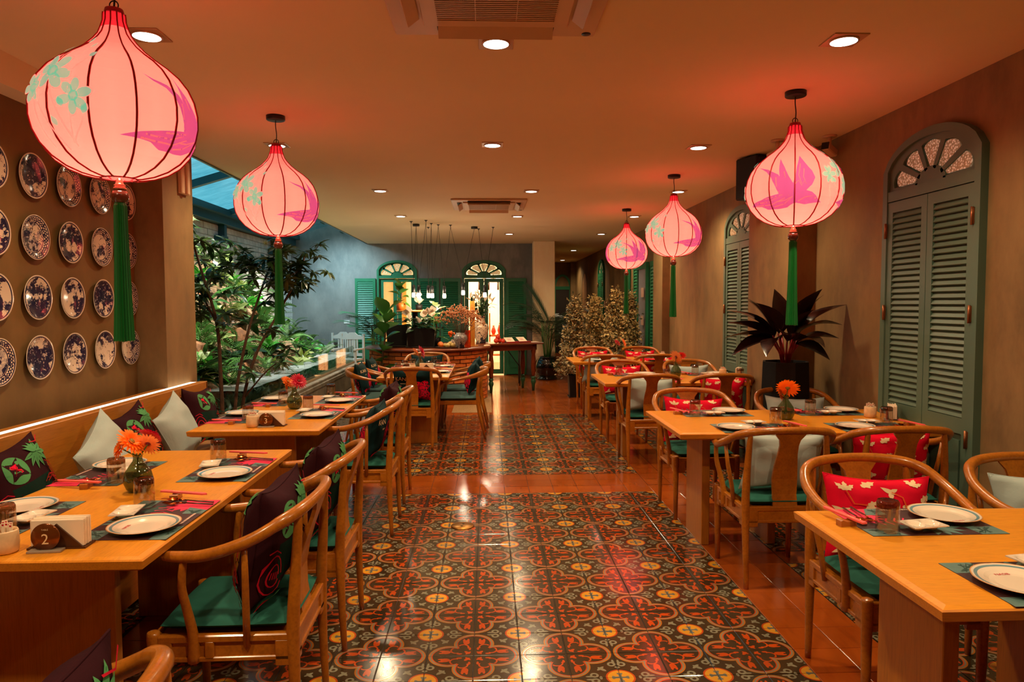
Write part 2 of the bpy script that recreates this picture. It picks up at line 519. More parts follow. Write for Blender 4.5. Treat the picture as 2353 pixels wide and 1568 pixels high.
def foliage(name, c, c2=None, rough=0.4, trans=0.25):
    m, nt, out = new_mat(name)
    p = nt.nodes.new('ShaderNodeBsdfPrincipled'); p.inputs['Roughness'].default_value = rough
    oi = nt.nodes.new('ShaderNodeObjectInfo')
    f = nz(nt, 6, 3, 'Object')
    col = mixc(nt, f, lin(c), lin(c2 or [x*0.6 for x in c]))
    col = mixc(nt, 1.0, col, ramp(nt, oi.outputs['Random'], [(0, (0.6, 0.6, 0.6, 1)), (1, (1.35, 1.35, 1.25, 1))]), 'MULTIPLY')
    nt.links.new(col, p.inputs['Base Color'])
    t = nt.nodes.new('ShaderNodeBsdfTranslucent'); nt.links.new(col, t.inputs[0])
    mx = nt.nodes.new('ShaderNodeMixShader'); mx.inputs[0].default_value = trans
    nt.links.new(p.outputs[0], mx.inputs[1]); nt.links.new(t.outputs[0], mx.inputs[2]); nt.links.new(mx.outputs[0], out.inputs[0])
    return m
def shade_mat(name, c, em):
    """lantern silk: lit through by the bulb inside, plus an even glow of its own"""
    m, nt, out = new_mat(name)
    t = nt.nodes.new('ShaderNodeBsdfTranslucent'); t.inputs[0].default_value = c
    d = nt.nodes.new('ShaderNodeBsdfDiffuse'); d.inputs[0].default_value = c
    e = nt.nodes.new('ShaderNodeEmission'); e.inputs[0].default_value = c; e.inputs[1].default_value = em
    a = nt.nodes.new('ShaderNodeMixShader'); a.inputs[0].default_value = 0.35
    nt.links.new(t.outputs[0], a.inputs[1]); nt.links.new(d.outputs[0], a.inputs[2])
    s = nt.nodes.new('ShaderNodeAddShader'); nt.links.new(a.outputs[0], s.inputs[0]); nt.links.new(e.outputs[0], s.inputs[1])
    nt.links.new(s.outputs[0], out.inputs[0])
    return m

m_tile = tile_pattern(); m_terra = terracotta()
m_bed = pbr('mortar_bed', (52, 38, 24), 0.6, var=0.2)
m_wall = plaster('brown_plaster', (138, 108, 68), (110, 86, 54), (162, 128, 84))
m_wall_l = plaster('plate_wall_plaster', (118, 88, 46), (96, 72, 36), (138, 104, 58))
m_wall_b = plaster('grey_plaster', (134, 130, 124), (110, 108, 104), (156, 150, 142))
m_ceil = pbr('ceiling_paint', (240, 216, 176), 0.8, var=0.03, scale=1.0, coord='Position', spec=0.1)
m_soffit = pbr('soffit_paint', (242, 220, 182), 0.8, var=0.03, scale=1.0, coord='Position')
m_green = pbr('green_grey_paint', (86, 110, 92), 0.42, var=0.08, scale=3, spec=0.4)
m_green2 = pbr('bright_green_paint', (36, 112, 74), 0.4, var=0.1, scale=3, spec=0.4)
m_teal = pbr('dark_teal_steel', (24, 76, 84), 0.4, var=0.1)
m_col = plaster('peeling_cream_paint', (250, 216, 172), (242, 204, 158), (252, 224, 184), 0.7, 2.0)
m_black = pbr('black_metal', (14, 13, 12), 0.45, var=0.1)
m_blackgloss = pbr('black_glaze', (10, 9, 9), 0.12, var=0.1, coat=0.5)
m_blackpot = pbr('black_fibre_pot', (17, 15, 13), 0.5, var=0.15, spec=0.3)
m_brass = pbr('brass', (170, 122, 58), 0.35, metal=0.9, var=0.15)
m_bronze = pbr('bronze_hinge', (150, 96, 60), 0.4, metal=0.8)
m_copper = pbr('copper', (206, 112, 50), 0.18, metal=1.0, var=0.05)
m_steel = pbr('steel', (170, 165, 155), 0.25, metal=0.9, var=0.05)
m_plastic = pbr('white_plastic', (214, 178, 140), 0.45, var=0.03)
m_slot = pbr('dark_slot', (40, 28, 18), 0.7)
m_lamp = glow('downlight_diffuser', (1.0, 0.93, 0.84), 7.0)
m_led = glow('led_strip', (1.0, 0.84, 0.62), 3.2)
m_bulb = glow('pendant_bulb', (1.0, 0.80, 0.55), 6.0)
m_bright = glow('white_lamp_shade', (1.0, 0.9, 0.74), 5.0)
m_chair = wood('chair_teak', (206, 124, 30), (138, 70, 10), 0.30, (3, 3, 3), 5.0, 0.35)
m_table = wood('table_veneer', (242, 162, 42), (222, 134, 26), 0.33, (1.2, 16, 16), 2.2, 0.25)
m_tableside = wood('table_edge_veneer', (226, 142, 34), (196, 112, 18), 0.35, (1.2, 16, 16), 2.2, 0.2)
m_leg = wood('table_leg_veneer', (196, 122, 36), (164, 94, 22), 0.4, (14, 14, 0.8), 2.2, 0.15)
m_bench = wood('bench_oak', (206, 134, 44), (160, 92, 24), 0.42, (14, 0.8, 14), 2.0, 0.1)
m_leather = pbr('tan_leather', (176, 126, 74), 0.45, var=0.06, bmp=0.05)
m_pad = cloth('teal_seat_cloth', (40, 96, 82))
m_padgrey = cloth('grey_teal_seat_cloth', (70, 100, 98))
m_grey = cloth('pale_blue_cloth', (176, 190, 184), 0.85, 0.05)
m_maroon = cloth('maroon_cloth', (50, 15, 22)); m_dgreen = cloth('dark_green_cloth', (15, 42, 32)); m_leafp = cloth('leaf_green_print', (84, 150, 92))
m_pinkp = cloth('pink_print', (232, 18, 62)); m_coral = cloth('coral_print', (140, 26, 16)); m_navy = cloth('navy_print', (24, 30, 66)); m_redline = cloth('red_line_print', (190, 20, 44))
m_red = cloth('crimson_cloth', (224, 12, 46)); m_cream = cloth('cream_print', (238, 206, 160)); m_tealk = cloth('black_teal_cloth', (16, 44, 46)); m_orangep = cloth('orange_line_print', (226, 96, 40))
m_matbase = pbr('placemat_base', (62, 34, 36), 0.5, var=0.08); m_matteal = pbr('placemat_teal', (92, 122, 116), 0.5, var=0.12, scale=30); m_matpink = pbr('placemat_pink', (226, 40, 78), 0.5)
m_matdark = pbr('placemat_dark_green', (34, 66, 60), 0.5); m_matwhite = pbr('placemat_lettering', (232, 190, 168), 0.5)
m_china = pbr('glazed_china', (238, 218, 196), 0.10, var=0.02, coat=0.5); m_chinarim = pbr('china_blue_band', (112, 150, 160), 0.12, coat=0.5); m_chinagold = pbr('china_gold_edge', (214, 150, 92), 0.2, coat=0.4)
m_tumbler = glass('clear_tumbler_glass', (0.93, 0.91, 0.88), 0.02, 0.10); m_amber = glass('amber_glass_base', (0.50, 0.30, 0.16), 0.03, 0.16)
m_vase = glass('green_vase_glass', (0.42, 0.50, 0.30), 0.03, 0.12, 0.22, (84, 92, 50))
m_sleeve = pbr('pink_paper', (244, 98, 92), 0.55, var=0.04); m_block = wood('chopstick_rest_wood', (190, 110, 40), (140, 74, 22)); m_paper = pbr('white_paper', (244, 220, 190), 0.7, var=0.03)
m_dkwood = pbr('dark_holder_wood', (70, 36, 16), 0.35); m_marble = pbr('cream_stone_cup', (226, 188, 142), 0.4, var=0.15, scale=30); m_acrylic = pbr('bronze_disc', (120, 64, 24), 0.15, metal=0.5)
m_petal_o = foliage('orange_petal', (250, 112, 14), (250, 136, 30), 0.5); m_petal_r = foliage('crimson_petal', (220, 16, 60), (190, 10, 50), 0.5); m_petal_p = foliage('peach_petal', (252, 168, 104), (246, 140, 80), 0.5)
m_stem = pbr('flower_stem', (70, 110, 40), 0.5)
m_plate1 = china_print('blue_painted_plate', False); m_plate2 = china_print('blue_bordered_plate', True)
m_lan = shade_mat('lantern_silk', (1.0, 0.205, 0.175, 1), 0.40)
m_lan_neck = shade_mat('lantern_neck_silk', (0.9, 0.03, 0.05, 1), 0.25)  # dimmer light at the neck put into a deeper, weaker-glowing red
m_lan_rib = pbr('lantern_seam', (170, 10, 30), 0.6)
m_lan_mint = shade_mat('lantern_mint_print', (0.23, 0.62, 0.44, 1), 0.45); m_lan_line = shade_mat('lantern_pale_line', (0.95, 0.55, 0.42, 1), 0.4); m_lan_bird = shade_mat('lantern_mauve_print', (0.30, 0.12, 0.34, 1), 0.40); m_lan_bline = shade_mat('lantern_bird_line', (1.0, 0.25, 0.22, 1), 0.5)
m_tassel = pbr('green_silk_tassel', (0, 104, 34), 0.5, var=0.3, scale=40, stretch=(1, 1, 0.02)); m_bead = wood('turned_bead_wood', (110, 60, 36), (70, 34, 20), 0.2); m_cap = pbr('lantern_bead_cap', (190, 150, 120), 0.2, metal=0.8)
m_brick = pbr('red_brick', (196, 104, 36), 0.8, var=0.3, scale=14, bmp=0.4, rand=0.3); m_mortar = pbr('brick_mortar', (120, 92, 60), 0.9, var=0.2, scale=20)
m_wbrick = pbr('whitewashed_block', (200, 196, 190), 0.8, var=0.14, scale=8, bmp=0.3, rand=0.12)
m_maho = wood('mahogany', (140, 62, 20), (92, 34, 10), 0.3, (1, 10, 10), 2, 0.3); m_ironstone = pbr('green_leg_paint', (44, 96, 60), 0.35)
m_stonew = plaster('weathered_stone', (126, 116, 98), (96, 88, 74), (150, 138, 118), 0.8, 3.0); m_sill = wood('grey_sill_timber', (170, 140, 98), (130, 104, 70), 0.6, (14, 1, 14))
m_tank = glass('tank_glass', (0.90, 0.96, 0.95), 0.02, 0.08); m_pane = glass('door_pane', (0.96, 0.96, 0.94), 0.02, 0.06)
m_mist = glass('misty_water', (0.7, 0.75, 0.78), 0.12, 0.10, 0.62, (196, 204, 206))  # mist over the water put into its colour as pale noise
m_roofg = None
# ------------------------------------------------------------------ floor
def roof_glass():
    m, nt, out = new_mat('tinted_roof_panel')
    t = nt.nodes.new('ShaderNodeBsdfTransparent')
    f = nz(nt, 1.6, 6, 'Position', (1, 3, 1), 0.65); f2 = nz(nt, 9, 4, 'Position', (1, 4, 1))
    k = E(f)*0.8+E(f2)*0.35
    nt.links.new(ramp(nt, k, [(0.35, (0.35, 0.62, 0.68, 1)), (0.75, (0.92, 1.0, 1.0, 1))]), t.inputs[0])  # marbled reflection put into the tint as streaky noise
    g = nt.nodes.new('ShaderNodeBsdfGlossy'); g.inputs['Roughness'].default_value = 0.15
    mx = nt.nodes.new('ShaderNodeMixShader'); mx.inputs[0].default_value = 0.06
    nt.links.new(t.outputs[0], mx.inputs[1]); nt.links.new(g.outputs[0], mx.inputs[2]); nt.links.new(mx.outputs[0], out.inputs[0])
    return m
m_roofg = roof_glass()
XR, XL, YB, YF, YE = 2.71, -2.55, 14.97, -1.2, 21.7
fl = MB()
fl.box(-4.6, 3.4, YF, 22.2, -0.12, -0.004)
floor = struct('floor', fl, m_bed)
CAR = [(TX-0.4*3, TX+0.4*4, 0.957, TY+1.6), (TX-0.4*3, TX+0.4*4, TY+2.2, TY+5.6),
       (1.735, 2.71, 0.957, 3.90), (1.735, 2.71, 4.157, 6.45), (1.735, 2.71, 7.0, 9.6), (-2.5, -1.665, 0.957, TY+1.6), (-2.5, -1.665, TY+2.2, TY+5.6)]
tm = MB(); tm.box(-0.0988, 0.0988, -0.0988, 0.0988, -0.02, 0.0, 0, None, 0.0022)
me_p = tm.mesh('tile', m_tile); me_t = tm.mesh('tile_plain', m_terra)
cells = []
i0, i1 = int(math.floor((-2.5-TX)/0.2)), int(math.ceil((XR-TX)/0.2))
for j in range(int((YF-TY)/0.2), int((YE-TY)/0.2)):
    for i in range(i0, i1):
        cx, cy = TX+0.2*i+0.1, TY+0.2*j+0.1
        if cx > XR or cx < -2.5: continue
        pat = any(a < cx < b and c < cy < d for a, b, c, d in CAR)
        vis = 0
        if cy > 1.2 and abs(cx-cy*0.035) < cy*0.73+0.1:
            vis = 1.0/(cy*cy)
            if -0.95 < cx < 1.75: vis *= 6
        cells.append((vis, cx, cy, pat))
cells.sort(reverse=True)
trnd = random.Random(3)
for n, (vis, cx, cy, pat) in enumerate(cells[:300]):
    o = link('tile', me_p if pat else me_t, floor, (cx, cy, trnd.uniform(-0.0006, 0.0004)), (trnd.uniform(-0.004, 0.004), trnd.uniform(-0.004, 0.004), 0))
mbs = {True: MB(), False: MB()}
for (vis, cx, cy, pat) in cells[300:]:
    a, b = trnd.uniform(-0.0003, 0.0003), trnd.uniform(-0.0003, 0.0003)
    q = 0.0985
    if cy > 13: q = 0.0992
    z = [a+b, a-b, -a-b, -a+b]
    mbs[pat].add([(cx-q, cy-q, z[0]), (cx+q, cy-q, z[1]), (cx+q, cy+q, z[2]), (cx-q, cy+q, z[3])], [(0, 1, 2, 3)])
tag(obj('floor_tiles', mbs[True], m_tile, floor), kind='stuff'); tag(obj('plain_floor_tiles', mbs[False], m_terra, floor), kind='stuff')
pb = MB(); pb.box(-0.50, 0.06, 9.75, 12.3, -0.003, 0.002)
struct('trim_1', pb, pbr('pebble_wash', (150, 112, 66), 0.7, var=0.5, scale=60, bmp=0.3, coord='Position'))
gv = MB(); gv.box(-2.5, -1.75, 7.3, 14.9, -0.003, 0.004)
grav = struct('trim_2', gv, pbr('pebble_bed', (92, 74, 54), 0.8, var=0.5, scale=30, bmp=0.6, coord='Position'))
pm = MB(); r_ = random.Random(5)
for k in range(520):
    a = r_.uniform(0.012, 0.026)
    pm.sphere((r_.uniform(-2.48, -1.85), r_.uniform(8.2, 13.4), a*0.3), a, 6, 0, None, 0.6)
tag(obj('pebbles', pm, pbr('pebble', (120, 98, 72), 0.6, var=0.4, scale=5, coord='Position'), grav), kind='stuff')
dm = MB(); dm.lathe([(0.001, 0.006), (0.074, 0.006), (0.08, 0.0), (0.08, -0.003)], 32)
fo = single('floor_socket', dm, m_brass, 'round brass floor outlet cover set into the patterned tiles', 'floor outlet', None, (-0.174, 4.73, 0.003))
for dx in (-0.022, 0.022):
    k = MB(); k.lathe([(0.009, 0.001), (0.009, 0.0)], 12); obj('socket_hole', k, m_slot, fo, (dx*0.2, dx, 0.006))

# ------------------------------------------------------------------ ceiling and walls
c = MB()
c.box(-2.42, 3.4, YF, 5.2, H, H+0.12); c.box(-2.505, 3.4, 5.2, 22.2, H, H+0.12)
struct('ceiling', c, m_ceil)
s_ = MB(); s_.box(-2.9, -2.42, YF, 5.2, 2.625, H+0.12)
struct('trim_3', s_, m_soffit)
wl = MB(); wl.box(-2.75, XL, YF, 5.2, 0, 2.625); struct('wall_left', wl, m_wall_l)
pl = MB(); pl.box(-2.75, -2.335, 5.2, 5.72, 0, H); struct('trim_4', pl, m_wall)
wr = MB(); D1, D2 = (3.74, 4.68), (6.92, 7.86)
wr.box(XR, XR+0.2, YF, 22.2, 0, H); struct('wall_right', wr, m_wall)
p1 = MB(); p1.box(2.50, XR, 5.72, 6.66, 0, H); struct('trim_5', p1, m_wall)
p2 = MB(); p2.box(2.595, XR, 10.35, 10.92, 0, H); struct('trim_6', p2, m_wall)
p3 = MB(); p3.box(2.60, XR, 14.3, 14.9, 0, H); struct('trim_7', p3, m_wall)
# back wall with the two door openings
DA, DB = (-2.32, -1.475), (-0.525, 0.40)
bw = MB()
def seg(u):
    """flat circular arch, 0 at the springing and 1 at the crown"""
    q = 0.80; R_ = (1+q*q)/(2*q); x = 2*min(1, max(0, u))-1
    return (sqrt(R_*R_-x*x)-(R_-q))/q
def arch_wall(mb, x0, x1, y0, y1, opens, z1, spring, rise):
    """wall with segment-arched openings"""
    xs = [x0]
    for a, b in opens: xs += [a, b]
    xs.append(x1)
    for i in range(0, len(xs), 2): mb.box(xs[i], xs[i+1], y0, y1, 0, z1)
    for a, b in opens:
        n = 14
        for k in range(n):
            u0, u1 = k/n, (k+1)/n
            za, zb = [spring+rise*seg(u) for u in (u0, u1)]
            xa, xb = a+(b-a)*u0, a+(b-a)*u1
            mb.add([(xa, y0, za), (xb, y0, zb), (xb, y0, z1), (xa, y0, z1), (xa, y1, za), (xb, y1, zb), (xb, y1, z1), (xa, y1, z1)],
                   [(0, 1, 2, 3), (5, 4, 7, 6), (4, 5, 1, 0), (3, 2, 6, 7)])
SPR, RISE = 2.235, 0.205
arch_wall(bw, -4.3, 1.40, YB, YB+0.2, [DA, DB], H, SPR, RISE)
bw.box(-4.3, -2.505, YB, YB+0.2, H, 3.6)
struct('wall_back', bw, m_wall_b)
ft = MB(); ft.box(-2.9, 3.4, YF-0.2, YF, 0, H); struct('wall_front', ft, m_wall)
fe = MB(); fe.box(1.2, 2.95, YE, YE+0.2, 0, H); fe.box(1.2, 1.4, YB+0.2, YE, 0, H); fe.box(2.56, 2.80, YE-0.25, YE, 0, H); struct('wall_corridor', fe, m_wall)
co = MB(); co.box(0.945, 1.385, 14.30, 14.70, 0, H, 0, None, 0.012)
struct('trim_8', co, m_col)
# the lit room beyond the back doors
rb = MB()
rb.box(-2.8, 1.1, 18.2, 18.4, 0, H); rb.box(-2.9, -2.8, YB+0.2, 18.4, 0, H); rb.box(1.0, 1.2, YB+0.2, 18.4, 0, H); rb.box(-2.9, 1.2, YB+0.2, 18.4, H, H+0.1)
struct('wall_beyond', rb, pbr('cream_wall_paint', (232, 206, 166), 0.8, var=0.04))
area('room_beyond_lamp', (-0.3, 16.6, 2.7), 1.2, 420, (1.0, 0.82, 0.58))
area('room_beyond_lamp', (-2.0, 16.6, 2.7), 0.8, 60, (1.0, 0.74, 0.46))
wp = MB(); wp.box(-2.35, -2.05, 17.9, 18.0, 0, 2.3)
single('timber_screen', wp, m_bench, 'golden timber panel seen through the left back door', 'panel')

# ------------------------------------------------------------------ louvred shutters and arched doors
def louvre(name, parent, w, h, z_lo, z_hi, mat, n, T, depth=0.034, panel=True, stile=0.055, slatmat=None):
    """a shutter leaf in its own plane: x across (0..w), z up, y outwards"""
    fr = MB()
    fr.box(0, stile, 0, depth, 0.02, h, 0, T); fr.box(w-stile, w, 0, depth, 0.02, h, 0, T)
    fr.box(stile, w-stile, 0, depth, z_hi, h, 0, T); fr.box(stile, w-stile, 0, depth, z_lo-0.09, z_lo, 0, T); fr.box(stile, w-stile, 0, depth, 0.02, 0.12, 0, T)
    fr.box(stile, w-stile, 0, depth*0.45, 0.12, z_lo-0.09, 0, T)
    fr.box(stile+0.03, w-stile-0.03, depth*0.45, depth*0.75, 0.16, z_lo-0.13, 0, T)
    fr.box(stile, w-stile, -0.006, 0.0, z_lo, z_hi, 1, T)
    leaf = obj(name, fr, [mat, m_slot], parent)
    pitch = (z_hi-z_lo)/n
    sm = MB(); a = pitch*0.58
    sm.add([(0, 0.004, a), (0, 0.010, a*1.12), (0, depth, -a*0.62), (0, depth-0.005, -a*0.86)]+[(w-2*stile, 0.004, a), (w-2*stile, 0.010, a*1.12), (w-2*stile, depth, -a*0.62), (w-2*stile, depth-0.005, -a*0.86)],
           [(0, 1, 2, 3), (7, 6, 5, 4), (0, 4, 5, 1), (1, 5, 6, 2), (2, 6, 7, 3), (3, 7, 4, 0)], 0, False, T.to_3x3().to_4x4())
    me = sm.mesh('slat', slatmat or mat)
    for k in range(n):
        link('slat', me, leaf, T @ Vector((stile, 0, z_lo+pitch*(k+0.5))))
    return leaf
def petals(parent, cx, z0, rx, rz, T, mat_glass, n=5, y=0.0, gap=0.035, hub=0.13):
    """the fan of glass petals of an arched light: panes as parts"""
    for k in range(n):
        a0, a1 = PI*k/n, PI*(k+1)/n
        poly = []
        g = gap*0.5
        am = (a0+a1)/2
        def pt(r, a): return (cx+rx*r*cos(a), z0+rz*r*sin(a))
        d0 = g/0.9
        for t in range(5): poly.append(pt(0.36, a0+0.17+(a1-a0-0.34)*t/4))
        edge = []
        for t in range(9):
            u = t/8; a = a1-0.07-(a1-a0-0.14)*u
            rr = 0.90+0.10*sin(PI*u)**0.7
            edge.append(pt(rr, a))
        poly += edge
        pm_ = MB(); pm_.prism(poly, -0.006, 0.006, 0, T @ Matrix.Rotation(PI/2, 4, 'X'))
        obj('pane', pm_, mat_glass, parent)
m_lun = None
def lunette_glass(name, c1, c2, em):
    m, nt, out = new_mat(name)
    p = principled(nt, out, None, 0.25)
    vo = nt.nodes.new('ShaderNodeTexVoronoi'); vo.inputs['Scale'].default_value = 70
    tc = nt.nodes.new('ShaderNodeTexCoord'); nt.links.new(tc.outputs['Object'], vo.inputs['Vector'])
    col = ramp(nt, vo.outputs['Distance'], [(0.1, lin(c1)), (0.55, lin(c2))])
    nt.links.new(col, p.inputs['Base Color']); nt.links.new(col, p.inputs['Emission Color']); p.inputs['Emission Strength'].default_value = em  # backlight put into the pane's own glow, sparkle into its cell colours
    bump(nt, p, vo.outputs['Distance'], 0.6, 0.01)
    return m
m_lun_r = lunette_glass('glowing_hammered_glass', (240, 214, 176), (150, 116, 78), 0.30)
m_lun_b = lunette_glass('glowing_patterned_glass', (250, 214, 160), (206, 160, 104), 0.55)
def arch_frame(mb, w, zs, rise, t, d0, d1, z_from, T, n=18, mi=0):
    """jambs and segment-arched head, x 0..w"""
    def ring(u, off):
        x = -off+(w+2*off)*u
        return x, zs+(rise+off)*seg(u)
    mb.box(-t, 0, d0, d1, z_from, zs, mi, T); mb.box(w, w+t, d0, d1, z_from, zs, mi, T)
    for k in range(n):
        a = [ring(k/n, 0), ring((k+1)/n, 0), ring((k+1)/n, t), ring(k/n, t)]
        vs = [(x, d0, z) for x, z in a]+[(x, d1, z) for x, z in a]
        mb.add(vs, [(3, 2, 1, 0), (4, 5, 6, 7), (0, 1, 5, 4), (1, 2, 6, 5), (2, 3, 7, 6), (3, 0, 4, 7)], mi, False, T)
def fan_board(mb, w, zb, zs, rise, d, T, n=5, mi=0):
    """timber fan of the arched light, standing in front of the glass: hub, spokes and head"""
    cx = w/2; rx = w/2-0.01; top = zs+rise
    rz = top-zb-0.01
    m = 40
    hub = [(cx+0.36*rx*cos(PI*k/12), zb+0.36*rz*sin(PI*k/12)) for k in range(13)]
    mb.prism(hub, 0, d, mi, T @ Matrix.Rotation(PI/2, 4, 'X') @ Matrix.Scale(-1, 4, (0, 0, 1)))
    for k in range(n+1):
        a = PI*k/n
        p0 = (cx+0.30*rx*cos(a), zb+0.30*rz*sin(a)); p1 = (cx+0.98*rx*cos(a), zb+0.98*rz*sin(a))
        dx, dz = p1[0]-p0[0], p1[1]-p0[1]; L = math.hypot(dx, dz); nx, nz_ = -dz/L, dx/L
        b0, b1 = 0.014, 0.022
        q = [(p0[0]+nx*b0, p0[1]+nz_*b0), (p0[0]-nx*b0, p0[1]-nz_*b0), (p1[0]-nx*b1, p1[1]-nz_*b1), (p1[0]+nx*b1, p1[1]+nz_*b1)]
        mb.prism(q, 0, d, mi, T @ Matrix.Rotation(PI/2, 4, 'X') @ Matrix.Scale(-1, 4, (0, 0, 1)))
    # head between the petals and the arch
    for k in range(m):
        a0, a1 = PI*k/m, PI*(k+1)/m
        def inner(a):
            u = (a/(PI/n)) % 1.0
            rr = 0.86+0.09*sin(PI*min(max(u, 0), 1))**0.7
            return (cx+rx*rr*cos(a), zb+rz*rr*sin(a))
        def outer(a):
            x = cx+(w/2)*cos(a)
            u = min(1, max(0, x/w))
            zt = zs+rise*seg(u)
            return (x, max(zt, zb) if 0.02 < a < PI-0.02 else zb)
        i0_, i1_, o0, o1 = inner(a0), inner(a1), outer(a0), outer(a1)
        vs = [(i0_[0], 0, i0_[1]), (o0[0], 0, o0[1]), (o1[0], 0, o1[1]), (i1_[0], 0, i1_[1])]
        vs += [(x, d, z) for x, _, z in vs]
        mb.add(vs, [(0, 1, 2, 3), (7, 6, 5, 4), (0, 3, 7, 4), (1, 5, 6, 2)], mi, False, T)
def wall_door(idx, y0, y1, z_spr, rise, z_leaf, mat):
    """arched door in the right wall, closed louvred leaves; local x runs along -Y from y1, y out of the wall into the room"""
    T = Matrix(((0, -1, 0, XR), (-1, 0, 0, y1-0.05), (0, 0, 1, 0), (0, 0, 0, 1)))
    w = y1-y0-0.10
    fr = MB()
    arch_frame(fr, w, z_spr, rise, 0.05, 0.0, 0.045, 0.0, T)
    fr.box(0, w, 0.0, 0.040, z_leaf, z_leaf+0.065, 0, T)
    fr.box(0, w, 0.0, 0.004, z_leaf, z_spr, 0, T)
    fan_board(fr, w, z_leaf+0.065, z_spr, rise, 0.026, T)
    d = struct('door_%d' % idx, fr, mat)
    petals(d, w/2, z_leaf+0.075, (w/2-0.01)*0.90, (z_spr+rise-z_leaf-0.075)*0.90, T @ Matrix.Translation((0, 0.010, 0)), m_lun_r)
    for k in range(2):
        lf = louvre('door_leaf', d, w/2-0.004, z_leaf-0.006, 0.86, z_leaf-0.075, mat, 33, T @ Matrix.Translation((k*(w/2+0.002)+0.002, 0.003, 0)))
        for hz in (0.75, 1.45, z_leaf-0.19):
            hm = MB(); hm.lathe([(0.008, -0.05), (0.008, 0.05)], 8, 0, T @ Matrix.Translation((0.0 if k == 0 else w, 0.052, hz)))
            hm.box(-0.012, 0.012, 0.044, 0.049, hz-0.045, hz+0.045, 0, T @ Matrix.Translation((0.0 if k == 0 else w, 0, 0)))
            obj('hinge', hm, m_bronze, d)
    return d
wall_door(1, D1[0], D1[1], 2.375, 0.150, 2.18, m_green)
wall_door(2, D2[0], D2[1], 2.345, 0.150, 2.17, m_green)
# back doors: glazed leaves in the opening, louvred shutters folded back beside it
def back_door(idx, x0, x1, mat):
    T = Matrix.Translation((x0+0.045, YB, 0)) @ Matrix.Diagonal((1, -1, 1, 1))      # local y towards the camera
    w = x1-x0-0.09
    fr = MB()
    arch_frame(fr, w, SPR, RISE-0.045, 0.045, -0.10, 0.03, 0.0, T)
    fr.box(0, w, -0.08, 0.02, 2.06, 2.115, 0, T)
    TF = T @ Matrix.Translation((0, -0.055, 0))
    fan_board(fr, w, 2.115, SPR, RISE-0.045, 0.03, TF)
    d = struct('door_%d' % idx, fr, mat)
    petals(d, w/2, 2.125, (w/2-0.01)*0.9, (SPR+RISE-0.045-2.125)*0.9, T @ Matrix.Translation((0, -0.065, 0)), m_lun_b)
    lw = w/2
    for k in range(2):
        lf = MB(); a, b = k*lw+0.003, (k+1)*lw-0.003
        st = 0.085
        lf.box(a, a+st, -0.075, -0.035, 0.02, 2.055, 0, T); lf.box(b-st, b, -0.075, -0.035, 0.02, 2.055, 0, T)
        lf.box(a+st, b-st, -0.075, -0.035, 1.985, 2.055, 0, T); lf.box(a+st, b-st, -0.075, -0.035, 0.02, 0.12, 0, T)
        leaf = obj('door_leaf', lf, mat, d)
        g = MB(); g.box(a+st, b-st, -0.058, -0.052, 0.12, 1.985, 0, T); obj('glass_pane', g, m_pane, leaf)
    return d
back_door(3, DA[0], DA[1], m_green2); back_door(4, DB[0], DB[1], m_green2)
bs = [(-2.775, 'door_3_left'), (-1.46, ''), (-0.985, ''), (0.405, '')]
lab = ['green louvred shutter at the far left, beside the white garden seat', 'green louvred shutter right of the left back door', 'green louvred shutter left of the right back door', 'green louvred shutter beside the cream pillar and the palm']
for (x, _), l in zip(bs, lab):
    t = thing('louvred_shutter', l, 'shutter', (x, YB, 0), 0, 'folded-back louvred shutters on the back wall')
    T = Matrix.Diagonal((1, -1, 1, 1))
    w = 0.43 if x != -1.46 else 0.45
    lf = louvre('shutter_leaf', t, w, 2.06, 0.80, 1.99, m_green2, 26, T @ Matrix.Translation((0, 0.012, 0)))
    k = MB(); k.sphere((0.035 if x < -2 or x > -1.2 else w-0.035, -0.065, 1.02), 0.022, 10); obj('knob', k, m_dkwood, t)
# corridor: arched doorway, shutters and doors further along the right wall
cd = MB(); T = Matrix(((0, -1, 0, XR), (-1, 0, 0, 19.9), (0, 0, 1, 0), (0, 0, 0, 1)))
arch_frame(cd, 0.9, 2.0, 0.35, 0.03, 0.0, 0.01, 0, T)
cd.box(0, 0.9, 0.0, 0.004, 0, 2.0, 1, T); cd.prism([(0.45+0.45*cos(PI*k/12), 2.0+0.35*sin(PI*k/12)) for k in range(13)], 0, -0.004, 1, T @ Matrix.Rotation(PI/2, 4, 'X'))
struct('door_5', cd, [m_wall, pbr('doorway_beyond', (196, 136, 76), 0.8)])
for i, (ya, yb) in enumerate(((16.1, 16.9),)):
    wall_door(6+i, ya, yb, 2.28, 0.22, 2.15, m_green2)
for x, y, l in ((XR, 13.6, 'narrow green louvred shutter on the right wall behind the shrubs'), (XR, 12.75, 'green louvred shutter just left of the open green door'), (XR, 11.45, 'green louvred shutter against the far right pilaster')):
    t = thing('louvred_shutter', l, 'shutter', (x, y, 0), 0, 'shutters along the right wall')
    T = Matrix(((0, -1, 0, -0.014), (-1, 0, 0, 0), (0, 0, 1, 0), (0, 0, 0, 1)))
    louvre('shutter_leaf', t, 0.43, 2.2, 0.8, 2.12, m_green2, 24, T)
gd = thing('glazed_door', 'open green door leaf with a pale pane behind the shrubs', 'door', (2.62, 12.25, 0), 0)
gm = MB(); gm.box(0, 0.05, -0.06, 0.0, 0, 2.2); gm.box(0, 0.05, -0.72, -0.66, 0, 2.2); gm.box(0, 0.05, -0.66, -0.06, 2.1, 2.2); gm.box(0, 0.05, -0.66, -0.06, 0, 0.2); obj('door_frame', gm, m_green2, gd)
gm = MB(); gm.box(0.02, 0.03, -0.66, -0.06, 0.2, 2.1); obj('pane', gm, pbr('frosted_pane', (150, 150, 158), 0.3), gd)
gm = MB()
